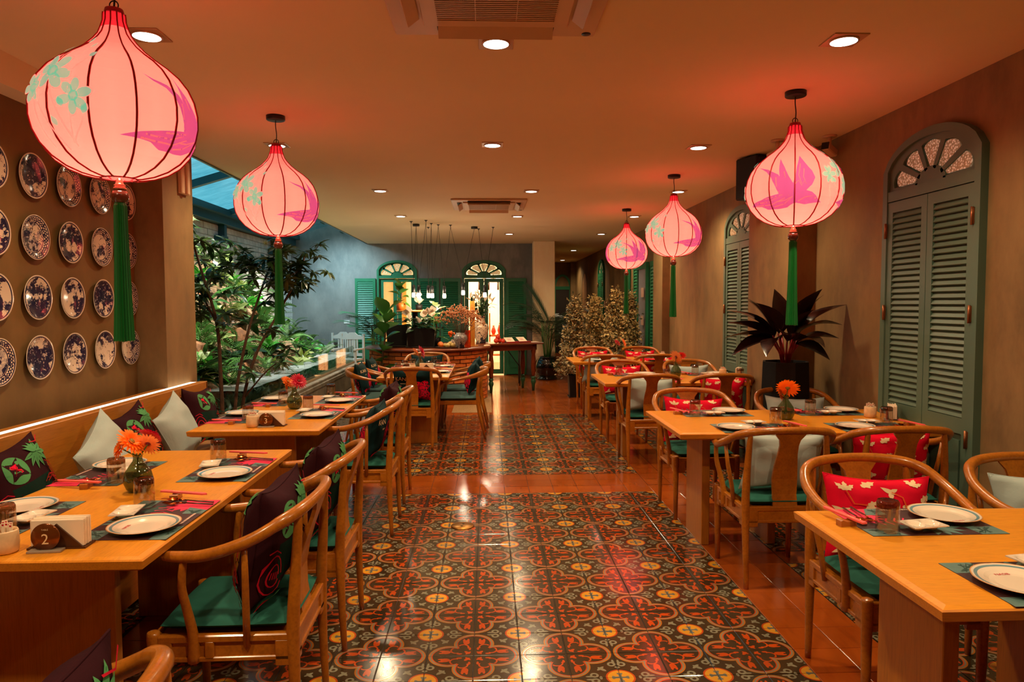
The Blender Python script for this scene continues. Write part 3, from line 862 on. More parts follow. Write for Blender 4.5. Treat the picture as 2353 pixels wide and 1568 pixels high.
for zz in (1.62, 1.15): gm.box(-0.004, 0.0, -0.56, -0.36, zz, zz+0.16)
obj('paper_notice', gm, m_matwhite, gd)
ad = MB(); T = Matrix.Translation((2.12, YE, 0)) @ Matrix.Diagonal((1, -1, 1, 1))
arch_frame(ad, 0.42, 2.05, 0.3, 0.07, 0, 0.03, 0, T); ad.box(0, 0.42, 0, 0.02, 1.95, 2.05, 0, T); ad.box(0, 0.42, 0, 0.008, 0, 1.95, 1, T)
struct('door_8', ad, [m_green2, m_slot])
km = MB(); km.box(-0.05, 0.0, -0.04, 0.04, 0, 0.16)
single('intercom', km, m_plastic, 'small wall intercom beside the far corridor shutter', 'intercom', None, (XR, 15.9, 1.42))
# ------------------------------------------------------------------ ceiling fittings
m_dlframe = pbr('downlight_frame', (196, 150, 104), 0.35, metal=0.3)
proto = None
NAMES = ['over the front left table beside the big lantern', 'just below the large ceiling air conditioner', 'high at the front right of the ceiling', 'behind the cord of the second left lantern', 'in the middle of the second row of lights', 'right of centre in the second row of lights',
         'left one of the third row beside the small air conditioner', 'right of the small ceiling air conditioner', 'just right of the cord of the middle right lantern', 'left of the pendant cluster hooks', 'right of the pendant cluster in the fourth row', 'beside the cord of the farthest right lantern', 'in front of the cream pillar top', 'over the shrubs at the back right', 'first one down the far corridor', 'last one at the end of the corridor', 'behind the camera on the left', 'behind the camera in the middle', 'behind the camera on the right']
for i, (x, y) in enumerate(DOWN):
    if i >= 16: break
    l = 'square recessed downlight '+NAMES[i]
    if proto is None:
        proto = thing('downlight', l, 'downlight', (x, y, H), 0, 'recessed ceiling downlights')
        fm = MB(); fm.box(-0.085, 0.085, -0.085, 0.085, -0.006, 0.0, 0, None, 0.002); fm.lathe([(0.070, -0.006), (0.070, -0.010), (0.062, -0.012)], 24, 0, None, True, False); obj('frame', fm, m_dlframe, proto)
        gm = MB(); gm.lathe([(0.062, -0.0085), (0.062, -0.012), (0.001, -0.0125)], 24); obj('diffuser', gm, m_lamp, proto)
    else: dup(proto, (x, y, H), None, l)
def cassette(label, cx, cy, s, nz_):
    t = thing('air_conditioner', label, 'air conditioner', (cx, cy, H), 0)
    b = MB(); b.box(-0.475*s, 0.475*s, -0.475*s, 0.475*s, -0.022, 0.0, 0, None, 0.008); b.box(-0.33*s, 0.33*s, -0.33*s, 0.33*s, -0.036, -0.022, 0, None, 0.006); obj('panel', b, m_plastic, t)
    for k in range(4):
        T = Matrix.Rotation(k*PI/2, 4, 'Z')
        q = MB(); q.box(-0.27*s, 0.27*s, -0.405*s, -0.345*s, -0.024, -0.0215, 0, T); obj('outlet_slot', q, m_slot, t)
        q = MB(); q.box(-0.265*s, 0.265*s, -0.062*s, 0.0, -0.004, 0.004, 0, T @ Matrix.Translation((0, -0.345*s, -0.026)) @ Matrix.Rotation(radians(38), 4, 'X')); obj('flap', q, m_plastic, t)
    g = MB(); g.box(-0.26*s, 0.26*s, -0.26*s, 0.26*s, -0.0385, -0.0355, 0); gr = obj('grille_recess', g, m_slot, t)
    bar = MB(); bar.box(-0.26*s, 0.26*s, -0.0045*s, 0.0045*s, -0.042, -0.0375, 0)
    me = bar.mesh('grille_bar', m_plastic)
    for k in range(nz_): link('grille_bar', me, gr, (0, (-0.25+0.5*k/(nz_-1))*s, 0))
    q = MB()
    for u in (-0.09, 0.09): q.box(u*s-0.002, u*s+0.002, -0.26*s, 0.26*s, -0.043, -0.0375)
    obj('grille_stay', q, m_plastic, gr)
    q = MB(); q.lathe([(0.001, 0), (0.022*s, 0), (0.022*s, 0.003)], 14); obj('sensor_eye', q, m_black, t, (0.43*s, 0.435*s, -0.0245))
    return t
cassette('large square ceiling cassette air conditioner at the top of the picture', 0.045, 2.90, 0.98, 26)
cassette('small distant ceiling cassette air conditioner above the back tables', 0.03, 9.05, 0.98, 20)
def camera_unit(label, x, y, ang):
    t = thing('security_camera', label, 'camera', (x, y, H), ang)
    m = MB(); m.lathe([(0.001, -0.012), (0.05, -0.012), (0.052, 0)], 18); m.tube([(0, 0, -0.01), (0, 0, -0.06), (0.0, 0.02, -0.085)], 0.016, 10); obj('mount', m, m_plastic, t)
    T = Matrix.Translation((0, 0.02, -0.11)) @ Matrix.Rotation(radians(-15), 4, 'X')
    m = MB(); m.box(-0.03, 0.03, -0.09, 0.06, -0.028, 0.03, 0, T, 0.008); obj('housing', m, m_plastic, t)
    m = MB(); m.box(-0.027, 0.027, -0.096, -0.088, -0.025, 0.027, 0, T); obj('lens_face', m, m_black, t)
camera_unit('white security camera left of the nearest right lantern, above the speaker', 2.28, 5.5, 0.6)
camera_unit('security camera on the ceiling right of the nearest right lantern', 2.62, 5.35, -0.9)
t = thing('loudspeaker', 'black loudspeaker hung high behind the nearest right lantern', 'speaker', (2.36, 6.12, 2.42), 0.35)
m = MB(); m.box(-0.12, 0.12, -0.13, 0.14, 0, 0.36, 0, None, 0.012); obj('cabinet', m, m_blackpot, t)
m = MB(); m.box(-0.105, 0.105, -0.14, -0.13, 0.02, 0.34, 0, None, 0.004); obj('grille', m, m_black, t)
m = MB(); m.box(-0.02, 0.2, 0.14, 0.17, 0.15, 0.2); m.tube([(0.02, 0.1, 0.36), (0.02, 0.1, 0.375)], 0.02, 8); obj('bracket', m, m_black, t)
t = thing('emergency_light', 'slim emergency light box on the left pillar', 'light', (-2.335, 5.53, 2.36), 0)
m = MB(); m.box(0, 0.035, -0.075, 0.075, 0, 0.24, 0, None, 0.006); m.box(0.035, 0.055, -0.02, 0.02, 0, 0.24, 0, None, 0.004); obj('housing', m, m_plastic, t)
m = MB(); m.box(0.035, 0.037, 0.045, 0.052, 0.19, 0.205); obj('indicator', m, glow('green_indicator', (0.05, 1, 0.1), 2.0), t)
t = thing('light_switch', 'white wall switch plate on the blue-lit back wall', 'switch', (-2.963, YB, 1.145), 0)
m = MB(); m.box(-0.06, 0.06, -0.01, 0, -0.037, 0.037, 0, None, 0.003); obj('plate', m, pbr('switch_white', (220, 220, 214), 0.4), t)
m = MB(); m.box(0.005, 0.03, -0.014, -0.01, -0.018, 0.018); obj('rocker', m, pbr('switch_rocker', (196, 196, 190), 0.4), t)
# ------------------------------------------------------------------ chairs
def tap(pts, r0, r1, n=8): return None
def build_chair(label):
    """horseshoe-backed armchair facing +y, origin on the floor"""
    t = thing('armchair', label, 'chair', (0, 0, 0), 0)
    for sx in (-1, 1):
        m = MB(); m.tube([(sx*0.212, 0.222, 0), (sx*0.214, 0.224, 0.20), (sx*0.215, 0.225, 0.44), (sx*0.215, 0.225, 0.452)], [0.0135, 0.0175, 0.021, 0.019], 10)
        m.lathe([(0.019, 0), (0.010, 0.004), (0.001, 0.005)], 10, 0, Matrix.Translation((sx*0.215, 0.225, 0.452)), True, False)
        obj('leg', m, m_chair, t)
        m = MB(); m.tube(catmull([(sx*0.210, -0.235, 0), (sx*0.213, -0.226, 0.22), (sx*0.215, -0.222, 0.44), (sx*0.213, -0.232, 0.62), (sx*0.203, -0.242, 0.795), (sx*0.198, -0.243, 0.822)], 3), [0.0125, 0.014, 0.0155, 0.017, 0.019, 0.021, 0.022, 0.0215, 0.0205, 0.019, 0.0175, 0.016, 0.0145, 0.013, 0.0125, 0.012], 10)
        obj('leg', m, m_chair, t)
    m = MB()
    for sx in (-1, 1):
        x0, x1 = sorted((sx*0.203, sx*0.227))
        m.box(x0, x1, -0.21, 0.21, 0.415, 0.440, 0, None, 0.004); m.box(x0, x1, -0.21, 0.21, 0.352, 0.368, 0, None, 0.003)
        m.box(min(sx*0.209, sx*0.219), max(sx*0.209, sx*0.219), -0.21, 0.21, 0.366, 0.417)
        for ya, yb in ((-0.215, -0.165), (0.165, 0.215), (0.03, 0.06)): m.box(x0, x1, ya, yb, 0.332 if yb != 0.06 else 0.36, 0.420, 0, None, 0.003)
    for sy in (-1, 1):
        y0, y1 = sorted((sy*0.212, sy*0.234))
        m.box(-0.205, 0.205, y0, y1, 0.415, 0.440, 0, None, 0.004); m.box(-0.205, 0.205, y0, y1, 0.352, 0.368, 0, None, 0.003)
        m.box(-0.205, 0.205, min(sy*0.218, sy*0.228), max(sy*0.218, sy*0.228), 0.366, 0.417)
        for s2 in (-1, 1): m.box(min(s2*0.205, s2*0.150), max(s2*0.205, s2*0.150), y0, y1, 0.332, 0.420, 0, None, 0.003)
    m.box(-0.205, 0.205, -0.215, 0.215, 0.418, 0.432)
    obj('seat_frame', m, m_chair, t)
    # seat pad: soft-edged slab
    m = MB(); n = 14; g = []
    for side in (1, -1):
        g.append([[None]*(n+1) for _ in range(n+1)])
        for i in range(n+1):
            for j in range(n+1):
                u, v = -1+2*i/n, -1+2*j/n
                r = max(abs(u), abs(v))
                h = 0.022*(max(0.0, 1-r**10))**0.5
                cc = 1-0.035*(u*u*v*v)
                g[-1][i][j] = (u*0.205*cc, v*0.218*cc, 0.463+side*h)
    for k, side in enumerate((1, -1)):
        vs = [g[k][i][j] for i in range(n+1) for j in range(n+1)]
        fs = [(i*(n+1)+j, (i+1)*(n+1)+j, (i+1)*(n+1)+j+1, i*(n+1)+j+1) for i in range(n) for j in range(n)]
        m.add(vs, fs if side > 0 else [f[::-1] for f in fs], 0, True)
    obj('seat_pad', m, m_pad, t)
    # arm rail: one horseshoe
    half = [(0.260, 0.158, 0.718), (0.267, 0.115, 0.718), (0.279, 0.05, 0.722), (0.288, -0.03, 0.742), (0.284, -0.12, 0.775), (0.256, -0.195, 0.815), (0.200, -0.243, 0.838), (0.11, -0.268, 0.850), (0, -0.276, 0.854)]
    pts = half+[(-x, y, z) for x, y, z in half[-2::-1]]
    cp = catmull(pts, 4)
    L = len(cp)
    m = MB(); m.tube(cp, [0.0165+0.0045*min(1, 3*abs(i/(L-1)-0.5)*2*(1-abs(i/(L-1)-0.5)*2))+(0.002 if abs(i/(L-1)-0.5) < 0.2 else 0) for i in range(L)], 12)
    for e in (0, -1):
        m.sphere(cp[e], 0.0166, 10)
    obj('arm_rail', m, m_chair, t)
    for sx in (-1, 1):
        m = MB(); m.tube(catmull([(sx*0.222, 0.095, 0.352), (sx*0.224, 0.095, 0.44), (sx*0.240, 0.105, 0.53), (sx*0.262, 0.112, 0.62), (sx*0.269, 0.100, 0.714)], 3), [0.020, 0.019, 0.0185, 0.0175, 0.0165, 0.016, 0.015, 0.0145, 0.014, 0.0135, 0.013, 0.0125, 0.012], 8)
        obj('arm_post', m, m_chair, t)
        m = MB(); m.tube([(sx*0.222, -0.075, 0.40), (sx*0.240, -0.08, 0.52), (sx*0.266, -0.088, 0.64), (sx*0.282, -0.092, 0.755)], [0.012, 0.0125, 0.0115, 0.009], 8)
        obj('spindle', m, m_chair, t)
    # back splat: an S-curved board with flared shoulders
    m = MB()
    prof = [(0.425, 0.066, -0.212), (0.50, 0.064, -0.200), (0.58, 0.068, -0.198), (0.65, 0.062, -0.212), (0.72, 0.052, -0.234), (0.77, 0.050, -0.252), (0.80, 0.056, -0.262), (0.822, 0.074, -0.268), (0.838, 0.086, -0.272)]
    vs = []
    for z, wd, y in prof:
        vs += [(-wd, y+0.007, z), (wd, y+0.007, z), (wd, y-0.007, z), (-wd, y-0.007, z)]
    fs = []
    for i in range(len(prof)-1):
        for k in range(4): fs.append((i*4+k, i*4+(k+1) % 4, i*4+4+(k+1) % 4, i*4+4+k))
    fs += [(3, 2, 1, 0), tuple((len(prof)-1)*4+k for k in range(4))]
    m.add(vs, fs, 0, False)
    obj('backrest', m, m_chair, t)
    return t
def build_round_chair(label):
    """low round-backed armchair with splayed legs and wrap-round crest, facing +y"""
    t = thing('armchair', label, 'chair', (0, 0, 0), 0)
    for sx in (-1, 1):
        m = MB(); m.tube([(sx*0.235, 0.245, 0), (sx*0.215, 0.215, 0.30), (sx*0.212, 0.205, 0.44), (sx*0.228, 0.195, 0.58), (sx*0.25, 0.165, 0.625)], [0.012, 0.018, 0.020, 0.016, 0.013], 10); obj('leg', m, m_chair, t)
        m = MB(); m.tube([(sx*0.245, -0.315, 0), (sx*0.215, -0.245, 0.30), (sx*0.205, -0.225, 0.45), (sx*0.22, -0.235, 0.60), (sx*0.235, -0.25, 0.715)], [0.012, 0.019, 0.021, 0.017, 0.012], 10); obj('leg', m, m_chair, t)
    m = MB()
    for sx in (-1, 1): m.box(min(sx*0.2, sx*0.222), max(sx*0.2, sx*0.222), -0.22, 0.21, 0.385, 0.435, 0, None, 0.006)
    m.box(-0.21, 0.21, 0.195, 0.217, 0.385, 0.435, 0, None, 0.006); m.box(-0.21, 0.21, -0.235, -0.213, 0.385, 0.435, 0, None, 0.006); m.box(-0.205, 0.205, -0.215, 0.2, 0.42, 0.434)
    obj('seat_frame', m, m_chair, t)
    m = MB(); n = 14
    for side in (1, -1):
        vs = []
        for i in range(n+1):
            for j in range(n+1):
                u, v = -1+2*i/n, -1+2*j/n
                r = max(abs(u), abs(v)); cc = 1-0.09*(u*u*v*v)
                vs.append((u*0.245*cc, -0.005+v*0.245*cc, 0.462+side*0.026*(max(0.0, 1-r**10))**0.5))
        fs = [(i*(n+1)+j, (i+1)*(n+1)+j, (i+1)*(n+1)+j+1, i*(n+1)+j+1) for i in range(n) for j in range(n)]
        m.add(vs, fs if side > 0 else [f[::-1] for f in fs], 0, True)
    obj('seat_pad', m, m_padgrey, t)
    half = [(0.245, 0.225, 0.535), (0.252, 0.17, 0.625), (0.280, 0.05, 0.665), (0.295, -0.08, 0.692), (0.275, -0.20, 0.718), (0.20, -0.295, 0.742), (0.10, -0.335, 0.752), (0, -0.345, 0.755)]
    pts = half+[(-x, y, z) for x, y, z in half[-2::-1]]
    cp = catmull(pts, 4); L = len(cp)
    vs = []; fs = []
    for i, p in enumerate(cp):
        u = abs(i/(L-1)-0.5)*2
        hgt = 0.042 if u < 0.3 else 0.042-(0.042-0.016)*min(1, (u-0.3)/0.3)
        tk = 0.013 if u < 0.3 else 0.013+0.006*min(1, (u-0.3)/0.4)
        a = cp[max(i-1, 0)]; b = cp[min(i+1, L-1)]
        d = (b-a).normalized(); nrm = d.cross(Vector((0, 0, 1))).normalized(); upv = nrm.cross(d)
        for k in range(10):
            an = 2*PI*k/10
            vs.append(p+nrm*(tk*cos(an))+upv*(hgt*0.9*sin(an)))
    for i in range(L-1):
        for k in range(10): fs.append((i*10+k, i*10+(k+1) % 10, i*10+10+(k+1) % 10, i*10+10+k))
    m = MB(); m.add(vs, fs, 0, True); m.add(vs[:10], [tuple(range(10))]); m.add(vs[-10:], [tuple(range(9, -1, -1))])
    obj('arm_rail', m, m_chair, t)
    return t
ROTF = {'+y': 0.0, '-x': PI/2, '-y': PI, '+x': -PI/2}
CH = [  # x, y, facing, turn, label
    (-0.868, 2.49, '-x', 0.02, 'teak armchair nearest the camera at the aisle side of the front left table'),
    (-0.865, 3.235, '-x', 0.0, 'second teak armchair at the front left table, behind the nearest one'),
    (-0.865, 4.765, '-x', 0.0, 'teak armchair with the peony cushion at the second left table'),
    (-0.870, 5.495, '-x', 0.0, 'far teak armchair at the aisle end of the second left table'),
    (-0.865, 1.13, '-x', 0.0, 'teak armchair cut off at the bottom left corner, only its top rail showing'),
    (-0.785, 7.50, '+y', 0.0, 'teak armchair seen from behind at the near end of the table by the brick counter'),
    (-0.80, 9.22, '-y', 0.0, 'teak armchair at the far end of the table, in front of the brick counter'),
    (1.575, 2.65, '-y', 0.0, 'teak armchair with red cushion behind the nearest right table, left one'),
    (2.265, 2.64, '-y', -0.03, 'teak armchair at the right edge behind the nearest right table'),
    (1.56, 1.36, '+y', 0.0, 'teak armchair at the right edge, only its arm tip showing by the nearest table'),
    (1.575, 3.84, '+y', 0.0, 'teak armchair seen from behind with a pale cushion at the second right table'),
    (2.215, 3.84, '+y', -0.04, 'teak armchair seen from behind with a red cushion at the second right table'),
    (1.525, 5.03, '-y', 0.0, 'teak armchair with red cushion on the far left side of the second right table'),
    (2.30, 5.04, '-y', 0.0, 'teak armchair with pale cushion in front of the black planter'),
    (1.515, 6.645, '+y', 0.0, 'teak armchair from behind with pale cushion at the third right table'),
    (2.215, 6.645, '+y', -0.03, 'teak armchair from behind with red cushion at the third right table'),
    (1.52, 7.775, '-y', 0.0, 'teak armchair at the far left side of the third right table'),
    (2.30, 7.80, '-y', 0.0, 'teak armchair at the far right side of the third right table'),
    (1.51, 9.165, '+y', 0.0, 'teak armchair from behind with pale cushion at the farthest right table'),
    (2.20, 9.165, '+y', 0.0, 'teak armchair from behind with red cushion at the farthest right table'),
    (1.57, 10.28, '-y', 0.0, 'teak armchair in front of the shrubs, left one at the farthest right table'),
    (2.28, 10.28, '-y', 0.0, 'teak armchair in front of the shrubs, right one at the farthest right table'),
]
first = None
for (x, y, f, tr, l) in CH:
    if first is None:
        first = build_chair(l); first.location = (x, y, 0); first.rotation_euler = (0, 0, ROTF[f]+tr); first['group'] = 'horseshoe back teak armchairs'
    else: dup(first, (x, y, 0), (0, 0, ROTF[f]+tr), l)
RC = [(-0.34, 8.06, '-x', 0.0, 'low round armchair on the near right of the table by the brick counter'), (-0.31, 8.80, '-x', 0.0, 'low round armchair on the far right, half behind its twin'),
      (-1.26, 8.06, '+x', 0.0, 'low round armchair on the near left of the table, beside the pebbles'), (-1.26, 8.80, '+x', 0.0, 'low round armchair on the far left, in front of the fig plant')]
first_r = None
for (x, y, f, tr, l) in RC:
    if first_r is None:
        first_r = build_round_chair(l); first_r.location = (x, y, 0); first_r.rotation_euler = (0, 0, ROTF[f]+tr); first_r['group'] = 'low round armchairs'
    else: dup(first_r, (x, y, 0), (0, 0, ROTF[f]+tr), l)

# ------------------------------------------------------------------ cushions
def cushion_mesh(name, mats, prints, size=(0.42, 0.42), thick=0.075, seed=0, texts=()):
    """a stuffed square: base cloth plus flat prints laid on both faces"""
    rg = random.Random(seed)
    ph = [rg.uniform(0, 6) for _ in range(6)]
    hx, hz = size[0]/2, size[1]/2
    def surf(u, v, side, off=0.0):
        e = (1-0.10*(1-v*v)*(abs(u)**3)); f = (1-0.15*(1-u*u)*(abs(v)**3))
        h = thick*((max(0, 1-abs(u)**2.6))*(max(0, 1-abs(v)**2.6)))**0.55
        wr = 0.006*sin(5*u+ph[0])*sin(4*v+ph[1])+0.004*sin(9*u+6*v+ph[2])*abs(u)+0.004*sin(11*v-4*u+ph[3])*abs(v)
        h2 = max(0.0, h+wr*min(1, h/0.02))
        return (u*hx*e, side*(h2+0.002+off), v*hz*f)
    m = MB(); n = 20
    for side in (1, -1):
        vs = [surf(-1+2*i/n, -1+2*j/n, side) for i in range(n+1) for j in range(n+1)]
        fs = [(i*(n+1)+j, (i+1)*(n+1)+j, (i+1)*(n+1)+j+1, i*(n+1)+j+1) for i in range(n) for j in range(n)]
        m.add(vs, fs if side < 0 else [f[::-1] for f in fs], 0, True)
    # seam round the edge
    ring = [surf(u, v, 1, -0.002) for (u, v) in [(-1+2*i/n, -1) for i in range(n)]+[(1, -1+2*i/n) for i in range(n)]+[(1-2*i/n, 1) for i in range(n)]+[(-1, 1-2*i/n) for i in range(n)]]
    ring.append(ring[0])
    m.tube(ring, 0.0032, 5, 0, None, False)
    for side in (1, -1):
        for k, (poly, mi) in enumerate(prints):
            pl_ = [(max(-0.985, min(0.985, a)), max(-0.985, min(0.985, b))) for a, b in poly]
            if side > 0: pl_ = [(-a, b) for a, b in pl_]        # both faces read the right way round
            try: tv, tf = tri_poly(pl_, 0.13)
            except Exception: continue
            m.add([surf(a, b, side, 0.0006+0.00022*k) for a, b in tv], tf, mi, True)
        for txt, sz, u0, v0, mi in texts:
            tv, tf = text_tris(txt, sz)
            sgn = -1 if side > 0 else 1
            m.add([surf(sgn*(u0+a), v0+b, side, 0.004) for a, b in tv], tf, mi, False)
    return m.mesh(name, mats)
def lobed(cx, cy, L, W, a, lob=3):
    """a lobed leaf"""
    n = 22; p = []
    for i in range(n+1):
        u = i/n; w = W*sin(PI*u**0.75)*(1+0.28*sin(u*PI*2*lob)); p.append((L*u, w))
    for i in range(n-1, 0, -1):
        u = i/n; w = W*sin(PI*u**0.75)*(1+0.28*sin(u*PI*2*lob+1.2)); p.append((L*u, -w))
    return [(cx+x*cos(a)-y*sin(a), cy+x*sin(a)+y*cos(a)) for x, y in p]
def red_prints():
    r = random.Random(4); P = []
    spots = [(-0.72, 0.62), (-0.30, 0.80), (0.12, 0.62), (0.55, 0.80), (0.80, 0.45), (-0.80, 0.10), (-0.35, 0.28), (0.35, 0.20), (0.78, -0.05), (-0.05, -0.12), (-0.62, -0.38), (0.42, -0.40), (-0.20, -0.60), (0.78, -0.62), (-0.75, -0.82), (0.20, -0.85)]
    for i, (x, y) in enumerate(spots):
        a = r.uniform(0, 6.28)
        if i % 3 == 0:
            for d in (-0.8, 0, 0.8): P.append((lobed(x, y, 0.24, 0.055, a+d), 1))
        elif i % 3 == 1:
            P.append((lobed(x-0.12*cos(a), y-0.12*sin(a), 0.32, 0.085, a), 1))
        else:
            P.append((lens(x-0.10*cos(a), y-0.10*sin(a), 0.32, 0.06, a), 1)); P.append((lens(x, y, 0.20, 0.05, a+2.2), 1)); P.append((lens(x, y, 0.16, 0.05, a-1.9), 1))
    for (a, b, c) in (((-0.72, 0.62), (-0.6, 0.3), (-0.35, 0.28)), ((0.12, 0.62), (0.3, 0.5), (0.35, 0.2)), ((-0.05, -0.12), (0.2, -0.2), (0.42, -0.4)), ((0.8, 0.45), (0.9, 0.2), (0.78, -0.05))):
        P.append((stroke([a, b, c], 0.022), 2))
    return P
def astroid(cx, cy, r, n=6):
    p = []
    for q in range(4):
        a0 = q*PI/2
        for i in range(n):
            u = i/n
            # concave side between two points of the star
            x0, y0 = r*cos(a0), r*sin(a0); x1, y1 = r*cos(a0+PI/2), r*sin(a0+PI/2)
            s = 1-1.5*u*(1-u)
            p.append((cx+(x0+(x1-x0)*u)*s, cy+(y0+(y1-y0)*u)*s))
    return p
def maroon_prints():
    P = []; r = random.Random(9)
    P.append(([(-0.62, -0.72), (0.62, -0.72), (0.62, 0.10), (-0.62, 0.10)], 1))
    P.append(([(-0.30, -0.97), (0.97, -0.97), (0.97, -0.74), (-0.30, -0.74)], 5))
    c = (-0.34, 0.46)
    P.append((circ(c[0], c[1], 0.33, 0.33, 24), 2)); P.append((rot2([(x, y) for x, y in astroid(0, 0, 0.335)], PI/4+0.1, c), 0)); P.append((rot2([(-0.11, -0.11), (0.11, -0.11), (0.11, 0.11), (-0.11, 0.11)], 0.1, c), 3))
    for k in range(4): P.append((stroke([c, (c[0]+0.13*cos(0.1+k*PI/2+PI/4), c[1]+0.13*sin(0.1+k*PI/2+PI/4))], 0.014), 4))
    b = (0.40, 0.66)
    for k in range(11):
        a = -2.9+k*0.53
        L = 0.42 if k < 8 else 0.30
        P.append((lens(b[0], b[1], L, 0.062, a), 2)); P.append((stroke([b, (b[0]+L*0.85*cos(a), b[1]+L*0.85*sin(a))], 0.016, 0.004), 1))
    for k in range(26):
        a = r.uniform(1.6, 4.6); x0, y0 = 0.82+r.uniform(-0.1, 0.1), r.uniform(-0.72, 0.02); L = r.uniform(0.3, 0.75)
        P.append((stroke([(x0, y0), (x0+L*0.5*cos(a)+r.uniform(-.05, .05), y0+L*0.5*sin(a)), (x0+L*cos(a+0.3), y0+L*sin(a+0.3))], 0.045, 0.02), 4))
    for q in (0.19, 0.11):
        n = 16; cc = (-0.80, -0.36)
        P.append((stroke([(cc[0]+q*cos(2*PI*k/n), cc[1]+1.7*q*sin(2*PI*k/n)) for k in range(n)], 0.022), 6))
    for k in range(4): P.append((stroke([(-0.86+0.04*k, -0.42), (-0.86+0.04*k, -0.30)], 0.016), 6))
    P.append((stroke([(-0.95, 0.0), (-0.8, 0.05), (-0.68, -0.02)], 0.02), 6)); P.append((stroke([(0.5, 0.93), (0.7, 0.86), (0.9, 0.95)], 0.025), 6))
    for k in range(5): P.append((lobed(-0.72+0.05*k, -0.78, 0.24, 0.06, -2.4+0.5*k), 2))
    P.append(([(-0.93, -0.96), (-0.62, -0.96), (-0.62, -0.86), (-0.78, -0.80)], 3))
    return P
def peony_prints():
    P = []
    def petal(x, y, rx, ry, a):
        P.append((rot2(circ(0, 0, rx+0.022, ry+0.022, 16), a, (x, y)), 0)); P.append((rot2(circ(0, 0, rx, ry, 16), a, (x, y)), 1))
    for (x, y, rx, ry, a) in ((0.22, 0.02, 0.30, 0.24, 0.6), (0.62, 0.04, 0.26, 0.28, -0.5), (0.85, -0.25, 0.15, 0.30, 0.1), (0.08, -0.36, 0.24, 0.28, -0.2), (0.25, -0.75, 0.30, 0.20, 0.4), (0.68, -0.78, 0.30, 0.20, -0.4), (0.86, -0.62, 0.14, 0.22, 0),
                               (0.36, -0.18, 0.22, 0.20, 0.3), (0.66, -0.22, 0.20, 0.19, -0.3), (0.26, -0.48, 0.18, 0.18, 0), (0.74, -0.50, 0.18, 0.18, 0), (0.50, -0.62, 0.22, 0.16, 0), (0.50, -0.10, 0.16, 0.14, 0),
                               (0.42, -0.34, 0.12, 0.12, 0), (0.58, -0.36, 0.12, 0.12, 0), (0.50, -0.48, 0.11, 0.10, 0), (0.50, -0.28, 0.09, 0.09, 0), (0.46, -0.40, 0.06, 0.06, 0), (0.55, -0.42, 0.05, 0.05, 0)): petal(x, y, rx, ry, a)
    P.append((lobed(-0.1, -0.93, 0.5, 0.08, 2.8), 1)); P.append((lens(-0.9, -0.75, 0.4, 0.12, -0.4), 1))
    return P
me_grey = cushion_mesh('cushion', [m_grey], [], (0.44, 0.335), 0.075, 2)
me_grey2 = cushion_mesh('cushion', [m_grey], [], (0.45, 0.33), 0.07, 6)
me_greysq = cushion_mesh('cushion', [m_grey], [], (0.42, 0.42), 0.085, 12)
me_red = cushion_mesh('cushion', [m_red, m_cream, m_orangep], red_prints(), (0.44, 0.33), 0.07, 3)
me_mar = cushion_mesh('cushion', [m_maroon, m_dgreen, m_leafp, m_pinkp, m_coral, m_navy, m_redline], maroon_prints(), (0.43, 0.42), 0.08, 5)
me_peo = cushion_mesh('cushion', [m_tealk, m_pinkp, m_cream], peony_prints(), (0.42, 0.36), 0.07, 8, (('KAN', 0.29, -0.59, 0.42, 2), ('TEMPAT', 0.08, -0.46, 0.16, 2)))
GC = {'grey': 'plain pale cushions', 'red': 'red cushions with cream leaves', 'mar': 'maroon jungle print cushions', 'peo': 'black cushions with a pink peony'}
def put_cushion(me, kind, label, x, y, f, lean=0.22, z=0.652, back=-0.100, roll=0.0, side=0.0, turn=0.0):
    """cushion leaning on a chair back; its printed face looks along the facing"""
    a = ROTF[f]+turn
    Mx = Matrix.Translation((x, y, z)) @ Matrix.Rotation(a, 4, 'Z') @ Matrix.Translation((side, back, 0)) @ Matrix.Rotation(lean, 4, 'X') @ Matrix.Rotation(roll, 4, 'Y')
    o = link('cushion', me); o.matrix_world = Mx
    return tag(o, label, 'cushion', GC[kind])
put_cushion(me_mar, 'mar', 'maroon jungle cushion on the nearest left armchair', -0.868, 2.49, '-x', 0.16, 0.695)
put_cushion(me_mar, 'mar', 'maroon jungle cushion on the second armchair of the front left table', -0.865, 3.235, '-x', 0.16, 0.695)
put_cushion(me_peo, 'peo', 'black peony cushion on the armchair at the second left table', -0.865, 4.765, '-x', 0.2, 0.67)
put_cushion(me_mar, 'mar', 'maroon jungle cushion on the far armchair of the second left table', -0.870, 5.495, '-x', 0.16, 0.695)
put_cushion(me_mar, 'mar', 'maroon jungle cushion cut off at the bottom left corner', -0.865, 1.13, '-x', 0.16, 0.69, -0.10, 0.05)
put_cushion(me_peo, 'peo', 'black peony cushion seen from behind, lettering left of the splat', -0.785, 7.50, '+y', 0.16, 0.668)
put_cushion(me_peo, 'peo', 'black peony cushion on the end armchair in front of the brick counter', -0.80, 9.22, '-y', 0.16, 0.668)
for (x, y, f, _, l), nm in zip(RC, ('near right', 'far right', 'near left', 'far left')):
    put_cushion(me_peo, 'peo', 'black peony cushion on the %s low round armchair' % nm, x, y, f, 0.24, 0.675, -0.17)
put_cushion(me_red, 'red', 'red leaf cushion on the armchair behind the nearest right table', 1.575, 2.65, '-y', 0.2, 0.652, -0.10, -0.05)
put_cushion(me_grey, 'grey', 'pale cushion at the right edge behind the nearest right table', 2.265, 2.64, '-y', 0.2, 0.652)
put_cushion(me_grey2, 'grey', 'pale cushion seen through the back of the second right table armchair', 1.575, 3.84, '+y', 0.14, 0.655, -0.10, 0.03, 0.03)
